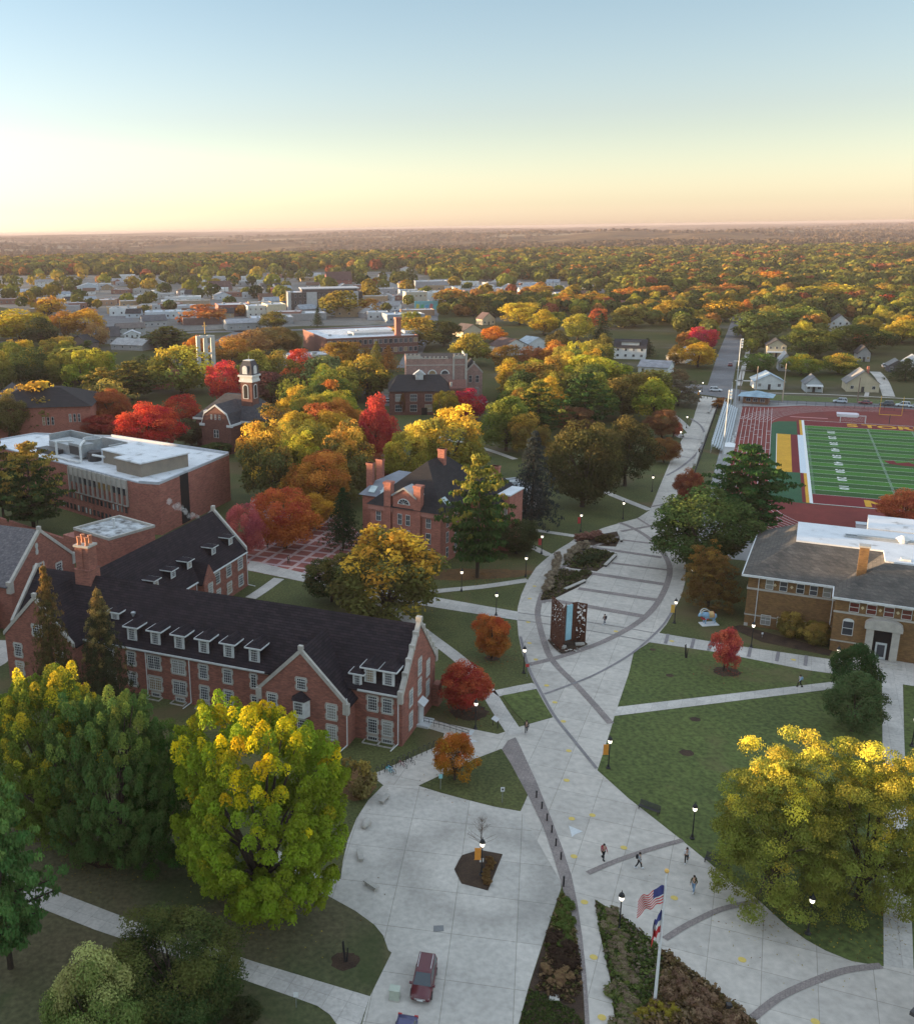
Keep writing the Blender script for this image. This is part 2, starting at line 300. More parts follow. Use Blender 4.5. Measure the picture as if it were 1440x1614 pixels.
fill('footpath', [PX([(-120, 1330), (0, 1372), (45, 1388), (240, 1463), (400, 1516), (583, 1571), (560, 1640), (530, 1614), (520, 1600), (500, 1586), (470, 1575), (350, 1533), (150, 1466), (60, 1430), (-120, 1370)]),
                  PX([(973, 1114.5), (1200, 1088), (1328, 1073), (1352, 1074), (1328, 1084.5), (1200, 1100), (967, 1129)]),
                  PX([(1037.5, 998), (1110, 1010), (1183, 1021.5), (1311.7, 1040), (1379, 1031), (1520, 1045), (1520, 1095), (1422, 1079), (1424, 1165), (1432, 1350), (1439, 1528), (1391.6, 1524), (1391, 1300), (1389, 1073), (1270.8, 1056.5), (1131, 1028.7), (1022, 1012.5)]),
                  PX([(694, 943), (816, 964.5), (816, 978), (694, 959), (640, 950), (560, 935), (480, 921), (492, 912), (560, 922)]),
                  PX([(-40, 1008), (20, 1010), (34, 1020), (10, 1045), (-40, 1075)])], M_path, .048)
fill('footpath', [ribbon(PX(p), w) for p, w in [([(395, 943), (415, 930), (440, 912)], 2.2), ([(560, 905), (590, 945), (628, 967), (672, 1000), (728, 1043), (760, 1078), (787, 1120), (812, 1158)], 2.2), ([(780, 1094), (815, 1086.5), (844, 1081)], 1.9),
                  ([(630, 946), (683, 933), (760, 925), (832, 914.5)], 1.9), ([(834, 860), (850, 868), (866, 876)], 1.9), ([(780, 828), (850, 837), (905, 845)], 1.8), ([(925, 763), (966, 781), (1024, 804)], 2.0), ([(690, 688), (765, 708), (812, 724)], 2.0), ([(1060, 655), (1075, 668), (1092, 686)], 2.5), ([(1058, 676), (1075, 690), (1085, 684)], 2.5)]], M_path, .054)
AVE = [(1024, 804), (1042, 760), (1063, 710), (1085, 677), (1093, 657), (1103, 624), (1131, 628), (1127, 645), (1117, 673), (1108, 700), (1100, 720), (1083, 750), (1068, 790)]
fill('avenue', [PX(AVE)], M_conc, .06)
fill('court', [PX([(384, 898), (492, 920), (575, 850), (540, 815), (430, 790), (395, 785)])], M_brickpl, .05)
fill('sidewalk', [PX([(386, 898), (492, 920), (498, 908), (395, 884)])], M_path, .058)
# paver bands across the concrete
B = []
for p, w in [([(854.4, 935.5), (850, 949), (847, 966.7), (850, 986.7), (855.5, 1006.7), (864, 1031), (875.5, 1047.8), (889, 1062), (905, 1077.5), (935, 1110), (962, 1141)], 1.0),
             ([(833, 1048), (865, 1040.5), (890, 1033), (940, 1016), (978, 998), (1006.7, 980), (1026.7, 962), (1042, 940), (1053, 913), (1054.4, 893), (1046.7, 875.5), (1033, 857.8), (1013, 842), (991, 830), (975.5, 824)], 1.05),
             ([(981, 851.5), (1027, 857)], .9), ([(933, 863), (1042, 879)], 1.3), ([(964, 887.8), (1053, 899)], 1.0), ([(884, 897), (1051, 922)], 1.5), ([(911, 928), (1040, 946.7)], 1.4), ([(852, 950), (873, 947.5), (1020, 973)], 1.6),
             ([(978, 838), (1036, 827.5)], 1.0), ([(1004, 817), (1026, 831)], .6), ([(1026, 799), (1070, 791)], .8), ([(856, 934), (868, 915), (885, 897), (912, 874), (940, 860), (976, 846)], .8),
             ([(925.8, 1377), (960, 1362), (993, 1349.7), (1035, 1336), (1075, 1325)], .62), ([(1047, 1481), (1070, 1466), (1096, 1452), (1137, 1433.6), (1195, 1420.5)], .62), ([(1186, 1605), (1227, 1573), (1280, 1548), (1333.5, 1530), (1388, 1523)], .7)]:
    B.append(ribbon(PX(p), w))
B.append(PX([(790.6, 1182), (800, 1168), (812, 1163), (817, 1172), (844.6, 1231.7), (868, 1290), (885.5, 1336.7), (900, 1380.5), (909, 1423), (917, 1476.7), (923, 1534), (928.5, 1614), (931, 1720), (924, 1720), (921.5, 1614), (919, 1567), (913, 1509), (902.5, 1452), (887, 1403), (884, 1392), (870.8, 1348), (856, 1304.6), (831.5, 1253.5)]))
for k, b_ in enumerate(B): fill('paver_band', [b_], M_pav, .068+.001*k)
T = [ribbon(PX(p), w) for p, w in [([(820, 1004), (826, 1030), (834, 1056), (850, 1087.5), (872.5, 1127.5), (900, 1162.5), (922, 1190), (940, 1212)], .42), ([(857.5, 1094.5), (895, 1081), (940, 1062.5), (990, 1034), (1020, 1010), (1045, 985), (1062, 958)], .38),
             ([(816, 966), (940, 983), (1036, 999)], .16), ([(816, 977.5), (920, 993), (1015, 1010)], .16), ([(1050, 716), (1100, 724)], .5), ([(1063, 706), (1106, 712)], .3), ([(1074, 690), (1110, 694)], .5), ([(1082, 676), (1116, 680)], .3), ([(1088, 664), (1120, 668)], .5), ([(1096, 650), (1124, 653)], .4),
             ([(1088, 660), (1104, 672), (1110, 690), (1100, 712), (1075, 735), (1050, 750)], .7), ([(1120, 1011), (1116, 1026)], .5), ([(1182, 1021), (1179, 1036)], .5), ([(1226, 1028), (1223, 1043)], .5), ([(1270, 1034), (1268, 1050)], .5), ([(1052, 1000), (1048, 1015)], .5), ([(1093, 1007), (1089, 1022)], .5)]]
for k, b_ in enumerate(T): fill('paver_band', [b_], M_pavt, .086+.001*k)
# lawns and beds set into the paving
fill('lawn', [PX([(660, 1239), (700, 1220), (751, 1196), (790, 1181), (805, 1205), (831, 1254), (820, 1279), (780, 1272), (740, 1262), (695, 1250)])], M_gr, .09, thick=.08)
fill('lawn', [PX([(791, 1097), (845, 1087), (858, 1110), (870, 1131), (830, 1142), (812, 1125)])], M_gr2, .09, thick=.08)
fill('planting_bed', [PX([(723, 1357), (728, 1349), (748, 1343), (757, 1341), (791.6, 1347.5), (768.7, 1404), (727, 1393), (716, 1371)])], M_soil, .11, thick=.1)
fill('planting_bed', [PX([(852, 947), (856, 930), (870, 905), (883, 897.5), (933, 905), (912, 925), (873, 944)]), PX([(886, 892), (897, 877), (912, 868), (933, 864), (972, 873), (962, 885), (940, 901), (900, 896)]), PX([(905, 854), (925, 846), (972, 838), (976, 851), (970, 862), (930, 860)])], M_soil, .075, thick=.05)
fill('planting_bed', [PX([(937, 1420), (985, 1449), (1042.6, 1498), (1132.7, 1564), (1190, 1612), (1230, 1652), (1260, 1720), (978, 1720), (970, 1614), (961.6, 1542), (947, 1477)]), PX([(886, 1405), (902, 1452), (912.5, 1509), (918.6, 1567), (921, 1614), (924, 1720), (782, 1720), (818, 1614), (835.6, 1549.6), (866, 1456)]),
                      PX([(1165, 985), (1311, 1026), (1306, 1034), (1200, 1012), (1150, 990)])], M_soil, .05, thick=.03)
fill('mulch_ring', [blob(G(u, v), r, r*.9, seed=i) for i, (u, v, r) in enumerate([(775, 1038, 1.1), (722, 1238, 1.25), (738, 1122, 2.6), (1145, 1059, 1.9), (1082, 1187, .9), (544, 1515, 1.3), (172, 1350, 2.2), (50, 1308, 2.0), (1028, 1024, .5), (1055, 1065, .6), (1095, 1134, .7)])], M_soil, .04)
fill('leaf_litter', [blob(G(740, 905), 12, 3.2, seed=5), blob(G(560, 1235), 2.5, 3.5, seed=8)], groundmat('fallen_leaves', (.16, .085, .035), (.09, .055, .025), .4, fine=.35), .03)
# yellow decals along the campus walks
dots = [(834, 1014), (844, 1040), (861, 1081), (874, 1107.5), (887.5, 1137.5), (896, 1184), (892.5, 1230.5), (900.7, 1291), (933, 1285.5), (982.5, 1336.7), (904, 1350.5), (920.5, 1422.6), (935, 1509.4), (948, 1604.5), (1062, 1416), (1168.8, 1513.5), (1284, 1611), (842, 924.4), (834.4, 944), (832, 981), (970, 995.6), (1249.8, 1040.4), (1058, 1011)]
fill('yellow_decal', [blob(G(u, v), .36, .36, 14, .02, seed=i) for i, (u, v) in enumerate(dots)], M_yell, .0645)
fill('white_decal', [PX([(896, 1302), (918, 1311), (906, 1316), (901, 1320)]), PX([(741, 1151), (748, 1152), (740, 1164), (754, 1170), (733, 1170), (728, 1173)])], plain('pale_marking', (.58, .6, .6), .7), .065)
mh = G(690.6, 1465)
fill('manhole_cover', [[mh+Vector(q) for q in ((-.5, -.4, 0), (.5, -.3, 0), (.55, .5, 0), (-.4, .45, 0))]], plain('grey_iron', (.2, .2, .2)), .07)
# streets
fill('road', [PX([(1113, 612), (1130, 560), (1146.7, 520), (1155, 498), (1166, 500), (1168, 516.7), (1170, 540), (1160, 573), (1152, 613)])], M_asph, .05)
fill('road', [PX([(1040, 606), (1100, 606), (1152, 612), (1206.7, 621.7), (1300, 626), (1440, 633), (1640, 643), (1640, 664), (1440, 649), (1300, 640), (1173, 632), (1092, 620), (1040, 616)])], M_asph, .056)
fill('sidewalk', [ribbon(PX(p), w) for p, w in [([(1164, 608), (1175, 565), (1184, 530)], 2.0), ([(1156, 569), (1182, 570)], 2.5), ([(1158, 600), (1200, 601)], 3.0), ([(1160, 583), (1186, 585)], 1.5), ([(1100, 520), (1092, 545), (1085, 560)], 2), ([(1190, 619), (1300, 622), (1440, 629), (1600, 636)], 1.2), ([(1378, 586), (1390, 600), (1400, 625)], 4.2), ([(1366, 618), (1364, 626)], 1.5)]], M_path, .062)
fill('town_ground', [PX([(-60, 436), (380, 430), (600, 428), (700, 436), (960, 446), (960, 476), (700, 484), (660, 512), (470, 514), (240, 524), (100, 500), (-60, 474)])], groundmat('town_lots', (.20, .19, .175), (.11, .11, .10), .02, fine=.2, patch=((.06, .07, .03), .02, .6)), .045)
# town streets and parking lots
fill('parking_lot', [PX(p) for p in ([(590, 475), (640, 475), (640, 497), (590, 497)], [(240, 480), (330, 478), (330, 492), (250, 495)], [(-40, 568), (45, 562), (48, 584), (-40, 600)], [(300, 495), (420, 492), (430, 510), (300, 512)], [(100, 500), (200, 490), (230, 520), (130, 530)], [(640, 505), (690, 500), (690, 520), (640, 525)], [(598, 622), (650, 622), (650, 640), (598, 640)])], M_asph, .06)
fill('road', [ribbon(PX(p), w) for p, w in [([(-60, 545), (120, 530), (300, 524), (470, 520), (620, 512)], 9), ([(-40, 470), (300, 466), (700, 462), (1000, 458)], 10), ([(300, 560), (430, 500), (520, 462), (590, 440)], 9), ([(640, 580), (680, 500), (700, 450)], 9), ([(0, 500), (340, 494), (700, 486)], 9)]], M_asph, .07)
# ---------------------------------------------------------------- stadium, in its own frame (a across, b along, far goal line = 0)
FO = Vector((152.41, 314.22, 0)); fc, fs_ = math.cos(AX), math.sin(AX)
def FW(a, b, z=0): return Vector((FO.x+fc*a-fs_*b, FO.y+fs_*a+fc*b, z))
def arc(cx, cy, r, a0, a1, n=28): return [FW(cx+r*math.cos(R(a0+(a1-a0)*i/n)), cy+r*math.sin(R(a0+(a1-a0)*i/n))) for i in range(n+1)]
fill('stadium_apron', [[FW(-23, 46), FW(24, 50), FW(80, 48), FW(80, -150), FW(-23, -150)]], groundmat('stadium_concrete', (.32, .31, .3), (.24, .24, .235), .1), .05)
fill('stadium_verge', [[FW(-16, 62), FW(-16, 47), FW(24, 52), FW(80, 51), FW(80, 60)]], M_gr2, .058)
fill('running_track', [[FW(-19.6, -98), FW(-19.6, 31), FW(-9, 33.5), FW(0, 39)]+arc(24.4, 0, 44.2, 112, 0)+arc(24.4, -98, 44.2, 0, -180)], M_track, .07)
M_turf = groundmat('turf_apron', (.03, .10, .045), (.025, .085, .04), .1, fine=.1)
fill('turf', [[FW(-9.6, -98), FW(-9.6, -2), FW(-9.2, 2), FW(-7.5, 5), FW(-2.2, 6.5), FW(-2.2, 9.6), FW(49.5, 9.6), FW(58, -2), FW(58, -98), FW(49.5, -101), FW(-2.2, -101.2), FW(-7, -101)]], M_turf, .09)
Y5 = 4.572
MG1 = groundmat('field_green', (.05, .17, .018), (.042, .15, .016), .2, fine=.08); MG2 = groundmat('field_dark_green', (.03, .095, .018), (.026, .082, .016), .2, fine=.08)
for nm, mm, par in (('field_stripes', MG1, 0), ('field_stripes', MG2, 1)):
    fill(nm, [[FW(0, -Y5*k), FW(48.77, -Y5*k), FW(48.77, -Y5*(k+1)), FW(0, -Y5*(k+1))] for k in range(20) if k % 2 == par], mm, .10)
M_mar = groundmat('maroon_turf', (.17, .018, .022), (.14, .015, .018), .2, fine=.08); M_gold = groundmat('gold_turf', (.62, .33, .03), (.55, .29, .028), .2, fine=.08)
def frect(a0, a1, b0, b1): return [FW(a0, b0), FW(a1, b0), FW(a1, b1), FW(a0, b1)]
fill('end_zone', [frect(0, 48.77, 0, 9.14), frect(0, 48.77, -100.58, -91.44), frect(-4.1, -2.15, -69.5, -17), frect(-2.15, -1.35, -17, 9.2), frect(-2.15, -1.35, -100.5, -69.5)], M_mar, .104)
fill('coach_box', [frect(-8, -4.1, -69.5, -17), frect(-1.35, -.62, -17, 9.2), frect(-1.35, -.62, -100.5, -69.5)], M_gold, .104)
LN = [frect(-.15, .12, -100.6, 9.2), frect(48.7, 48.95, -100.6, 9.2), frect(-.2, 49, 9.1, 9.35), frect(-.2, 49, -100.85, -100.55), frect(-8.1, -7.95, -69.5, -17), frect(-.62, -.15, -100.6, 9.2)]
LN += [frect(0.1, 48.7, -Y5*k-.07, -Y5*k+.07) for k in range(21)]
HS = []
for k in range(1, 100):
    b = -k*.9144; HS += [frect(18.0, 18.6, b-.1, b+.1), frect(30.2, 30.8, b-.1, b+.1), frect(.3, .9, b-.06, b+.06)]
fill('field_markings', LN, M_line, .11); fill('field_markings', HS, plain('hash_white', (.55, .62, .6), .7), .116)
fill('coach_box', [frect(-2.15, -.62, -69.5, -17)], plain('pale_turf', (.62, .68, .72), .8), .108)
LL = [frect(-9.75-1.22*k-.04, -9.75-1.22*k+.05, -98, 31-.3*k) for k in range(9)]
for k in range(9):
    r = 34.2+1.22*k; A = arc(24.4, 0, r, 172, 90, 22); LL.append(ribbon(A, .1, k=1)); A = arc(24.4, -98, r, 180, 300, 30); LL.append(ribbon(A, .1, k=1))
rn = random.Random(3)
for k in range(8):
    for j in range(5): b = rn.uniform(-60, 15); LL.append(frect(-9.9-1.22*(k+1)+.1, -9.9-1.22*k, b, b+.22))
fill('lane_lines', LL[:9], M_line, .078); fill('lane_lines', LL[9:], M_line, .083)
fill('long_jump_runway', [frect(-4, 7.5, 14.5, 15.6)], plain('pink_runway', (.5, .2, .2)), .088)
def ground_text(name, s, size, a, b, rot, m, z, sx=1.0, space=1.0):
    cu = bpy.data.curves.new(name, 'FONT'); cu.body = s; cu.size = size; cu.align_x = 'CENTER'; cu.align_y = 'CENTER'; cu.offset = size*.035; cu.space_character = space
    o = bpy.data.objects.new(name, cu); COL.objects.link(o); dg = bpy.context.evaluated_depsgraph_get(); me = bpy.data.meshes.new_from_object(o.evaluated_get(dg)); bpy.data.objects.remove(o)
    me.materials.clear(); me.materials.append(m); p = FW(a, b, z); q = ob(name, me, None, p, AX+rot); q.scale = (sx, 1, 1); return tag(q, kind='structure')
for i, ch in enumerate('STORM'): ground_text('end_zone_letter', ch, 7.2, 14.2+4.95*i, 4.5, 0, M_gold, .112, .95)
for i, ch in enumerate('NO'): ground_text('end_zone_letter', ch, 8.2, 14.0+6.6*i, -96.2, math.pi, M_gold, .112, 1.0)
for i, s in enumerate(['1 0', '2 0', '3 0', '4 0', '5 0', '4 0', '3 0', '2 0', '1 0']): ground_text('yard_number', s, 2.9, 7.4, -9.144*(i+1), -math.pi/2, M_line, .114, 1.1)
def fpoly(pts): return [FW(a, b) for a, b in pts]
fill('field_emblem', [fpoly([(19, -47), (20, -50.5), (23.5, -52), (28, -51.8), (31, -53.5), (33, -52), (31, -48.5), (28.5, -48), (26.5, -49.5), (25, -47), (22, -49), (21.5, -46)]), fpoly([(25.5, -43), (28, -41.2), (32, -41), (34, -43), (31, -43.5), (29, -44.2)])], M_mar, .118)
fill('field_emblem', [fpoly([(24.3, -43.6), (34, -49.5), (33, -46.5), (40, -52), (31, -50.2), (32, -48)])], M_gold, .122)
# ================================================================ BUILDINGS
M_brick = mat('red_brick', (.32, .13, .095), (.23, .095, .072), scale=.8, rough=.85, brick=(.45, .15, (.75, .8, .8), .012), fine=.08)
M_brick2 = mat('dark_brick', (.19, .085, .065), (.13, .06, .05), scale=.8, rough=.85, brick=(.45, .15, (.8, .8, .8), .012), fine=.1)
M_brick3 = mat('smooth_brick', (.36, .15, .11), (.28, .11, .085), scale=.4, rough=.85, brick=(.6, .2, (.85, .85, .85), .012), fine=.06)
M_brick4 = mat('salmon_brick', (.40, .16, .115), (.31, .12, .09), scale=.5, rough=.85, brick=(.45, .15, (.85, .85, .85), .012), fine=.08)
M_brick5 = mat('tan_brick', (.24, .14, .055), (.17, .095, .045), scale=1.2, rough=.85, brick=(.45, .15, (.8, .8, .8), .012), fine=.12)
M_brick6 = mat('mauve_brick', (.38, .25, .22), (.29, .19, .165), scale=.6, rough=.85, brick=(.45, .15, (.8, .8, .8), .012), fine=.1)
M_sh = mat('dark_shingles', (.034, .028, .033), (.022, .019, .023), scale=.7, rough=.9, spec=.1, brick=(1.1, .28, (.55, .55, .55), .035), fine=.15)
M_slate = mat('grey_slate', (.15, .14, .145), (.085, .08, .088), scale=2.5, rough=.7, brick=(.5, .3, (.7, .7, .7), .02), fine=.2)
M_sh2 = mat('weathered_shingles', (.125, .115, .10), (.07, .066, .06), scale=.35, rough=.9, stretch=(1, 1, .35), brick=(.6, .3, (.7, .7, .7), .03), fine=.15)
M_sh3 = mat('black_shingles', (.026, .025, .028), (.016, .016, .018), scale=.6, rough=.9, brick=(1, .25, (.6, .6, .6), .02))
M_trim = mat('white_trim', (.66, .67, .66), (.5, .51, .5), scale=2, rough=.6)
M_stone = mat('limestone', (.46, .43, .38), (.33, .31, .28), scale=1.5, rough=.8, fine=.1)
M_memb = mat('white_roof_membrane', (.62, .64, .66), (.40, .42, .44), scale=.35, rough=.7, stops=[(.3, (.3, .3, .3)), (.42, (.58, .6, .62)), (.75, (.68, .7, .72))])
M_memb2 = mat('stained_roof_membrane', (.42, .44, .45), (.06, .055, .05), scale=.5, rough=.7, stops=[(.36, (.08, .075, .07)), (.48, (.30, .31, .31)), (.62, (.5, .52, .53))], fine=.1)
M_metal = mat('seamed_metal_roof', (.55, .58, .6), (.42, .44, .46), scale=.6, rough=.45, metal=.3)
M_glass, _n, _N, _L = nt('window_glass'); _o = _N.new('ShaderNodeOutputMaterial'); _b = _N.new('ShaderNodeBsdfPrincipled'); _L.new(_b.outputs[0], _o.inputs[0]); _b.inputs['Roughness'].default_value = .12; _b.inputs['Specular IOR Level'].default_value = .8
_i = _N.new('ShaderNodeObjectInfo'); _r = ramp(_N, [(0, (.03, .035, .045)), (.45, (.06, .065, .08)), (.6, (.10, .10, .11)), (.75, (.26, .25, .23)), (.9, (.30, .22, .13)), (1, (.04, .05, .07))]); _r.color_ramp.interpolation = 'CONSTANT'; _L.new(_i.outputs['Random'], _r.inputs[0]); _L.new(_r.outputs[0], _b.inputs['Base Color'])
M_glassr = mat('window_blind_red', (.18, .04, .03), (.1, .03, .03), scale=1.3, rough=.2, spec=.8)
M_iron = plain('black_iron', (.018, .018, .02), .5)
M_dkm = plain('dark_metal', (.05, .048, .05), .5)
M_galv = mat('galvanised_steel', (.42, .44, .45), (.3, .32, .33), scale=2, rough=.45, metal=.5)
M_dark = plain('dark_opening', (.012, .011, .012), .9)
M_door = plain('white_door', (.6, .62, .62), .5)
M_wall = objcol('painted_siding', var=.15, scale=.5); M_roofc = objcol('tinted_roof', var=.3, scale=.4, rough=.85)

WC = {}
def window_mesh(w, h, nx, ny, surround=True, arched=False, split=0, frame=None):
    key = (w, h, nx, ny, surround, arched, split)
    if key in WC: return WC[key]
    f = MB(); t = .07
    f.mat(1)
    if surround:
        f.box(-w/2-.14, w/2+.14, -.05, .02, -.22, 0); f.box(-w/2-.14, w/2+.14, -.05, .02, h, h+.2)
        for sx in (-1, 1):
            for k in range(3):
                z0 = h*k/3; e = .26 if k != 1 else .12
                f.box(min(sx*w/2, sx*(w/2+e)), max(sx*w/2, sx*(w/2+e)), -.05, .02, z0+(.0 if k else 0), z0+h/3)
    f.mat(0)
    f.box(-w/2, -w/2+t, -.06, .03, 0, h); f.box(w/2-t, w/2, -.06, .03, 0, h); f.box(-w/2+t, w/2-t, -.06, .03, 0, t); f.box(-w/2+t, w/2-t, -.06, .03, h-t, h)
    if arched:
        n = 8; pts = [(w/2*math.cos(math.pi*i/n), h+w*.28*math.sin(math.pi*i/n)) for i in range(n+1)]
        f.exty(pts, -.055, .02)
    for i in range(1, nx):
        x = -w/2+w*i/nx; e = .05 if split and i == nx//2 else .018; f.box(x-e, x+e, -.045, 0, t, h-t)
    for j in range(1, ny):
        z = h*j/ny; e = .04 if (ny <= 2 or j == ny-1) else .018; f.box(-w/2+t, w/2-t, -.04, .005, z-e, z+e)
    me = f.mesh('window', [frame or M_trim, M_stone])
    g = MB().box(-w/2+.03, w/2-.03, -.012, .05, .03, h-.03).mesh('pane', M_glass)
    WC[key] = (me, g); return me, g
def windows(parent, places, y, rot=0, w=1.4, h=1.9, nx=4, ny=4, glass=None, **kw):
    """places: (x, z-sill) along a wall; rot 0 = wall faces -y. With rot, (x) runs along the turned wall and y is its offset"""
    me, g = window_mesh(w, h, nx, ny, **kw)
    if glass: g = g.copy(); g.materials.clear(); g.materials.append(glass)
    c, s = math.cos(rot), math.sin(rot)
    for x, z in places:
        o = ob('window', me, parent, (c*x-s*y, s*x+c*y, z), rot); ob('pane', g, o)
def gable_walls(mb, x0, x1, y0, y1, ze, zr, axis='x', z0=0):
    if axis == 'x': mb.extx([(y0, z0), (y1, z0), (y1, ze), ((y0+y1)/2, zr), (y0, ze)], x0, x1)
    else: mb.exty([(x0, z0), (x1, z0), (x1, ze), ((x0+x1)/2, zr), (x0, ze)], y0, y1)
def gable_roof(mb, x0, x1, y0, y1, ze, zr, axis='x', over=.4, t=.18):
    if axis == 'x':
        ym = (y0+y1)/2; k = (zr-ze)/(ym-y0); e = over
        mb.slab([(x0, y0-e, ze-k*e+t), (x1, y0-e, ze-k*e+t), (x1, ym, zr+t), (x0, ym, zr+t)], t*.9); mb.slab([(x0, ym, zr+t), (x1, ym, zr+t), (x1, y1+e, ze-k*e+t), (x0, y1+e, ze-k*e+t)], t*.9)
    else:
        xm = (x0+x1)/2; k = (zr-ze)/(xm-x0); e = over
        mb.slab([(x0-e, y0, ze-k*e+t), (xm, y0, zr+t), (xm, y1, zr+t), (x0-e, y1, ze-k*e+t)], t*.9); mb.slab([(xm, y0, zr+t), (x1+e, y0, ze-k*e+t), (x1+e, y1, ze-k*e+t), (xm, y1, zr+t)], t*.9)
def hip_roof(mb, x0, x1, y0, y1, ze, zr, run=None, over=.6):
    """hip roof, cut flat at zr after a horizontal run"""
    x0 -= over; x1 += over; y0 -= over; y1 += over; hw = min(x1-x0, y1-y0)/2
    run = hw if run is None else run
    v = [(x0, y0, ze), (x1, y0, ze), (x1, y1, ze), (x0, y1, ze), (x0+run, y0+run, zr), (x1-run, y0+run, zr), (x1-run, y1-run, zr), (x0+run, y1-run, zr)]
    mb.add(v, [(0, 1, 5, 4), (1, 2, 6, 5), (2, 3, 7, 6), (3, 0, 4, 7), (4, 5, 6, 7), (3, 2, 1, 0)])
def raking(mb, xl, xr, zl, zr_, zp, y0, y1, t=.3, up=.45):
    xm = (xl+xr)/2
    mb.exty([(xl-.1, zl-.2), (xl-.1, zl+up), (xm, zp+up), (xm, zp-.25)], y0, y1)
    mb.exty([(xr+.1, zr_-.2), (xm, zp-.25), (xm, zp+up), (xr+.1, zr_+up)], y0, y1)
    mb.box(xm-.3, xm+.3, y0-.05, y1+.05, zp+up-.2, zp+up+.35)
def yaw_of(a, b): d = Vector(b)-Vector(a); return math.atan2(d.y, d.x)
def parapet(mb, x0, x1, y0, y1, z, h=.5, t=.35):
    mb.box(x0, x1, y0, y0+t, z, z+h); mb.box(x0, x1, y1-t, y1, z, z+h); mb.box(x0, x0+t, y0+t, y1-t, z, z+h); mb.box(x1-t, x1, y0+t, y1-t, z, z+h)

# ---------------------------------------------------------------- long dormitory hall
HYAW = math.atan2(-.405, .914)
def dormer(parent, x, y, z, roof_back, w=1.5, h=2.3, small=False):
    d = MB(); hw = w/2
    d.box(x-hw, x+hw, y, y+roof_back, z, z+h)
    o = d.build('dormer', M_sh, parent)
    f = MB(); f.box(x-hw-.03, x+hw+.03, y-.06, y+.04, z-.05, z+h+.02); f.build('dormer_front', M_trim, o)
    r = MB(); e = .42; zt = z+h
    r.add([(x-hw-e, y-e, zt), (x+hw+e, y-e, zt), (x+hw+e, y+roof_back*1.05, zt+.02), (x-hw-e, y+roof_back*1.05, zt+.02), (x, y+hw*.75, zt+.75), (x, y+roof_back*1.25, zt+.75)], [(0, 1, 4), (1, 2, 5, 4), (0, 4, 5, 3), (0, 3, 2, 1), (3, 5, 2)])
    r.build('dormer_roof', M_sh, o)
    g = MB(); g.box(x-hw-e-.05, x+hw+e+.05, y-e-.08, y-e, zt-.16, zt+.03); g.box(x+hw+e, x+hw+e+.08, y-e, y+roof_back*.95, zt-.16, zt+.03); g.box(x-hw-e-.08, x-hw-e, y-e, y+roof_back*.95, zt-.16, zt+.03); g.build('gutter', M_trim, o)
    me, gl = window_mesh(w*.66, h*.72, 4, 5 if not small else 4, surround=False)
    wn = ob('window', me, o, (x, y-.07, z+h*.13)); ob('pane', gl, wn)
def downspout(parent, x, y, z0, z1, kick=(0, -1.2)):
    m = MB(); m.tube((x, y, z1), (x, y, z0+.5), .07); m.tube((x, y, z0+.5), (x+kick[0], y+kick[1], z0+.12), .07); m.build('downspout', M_trim, parent)
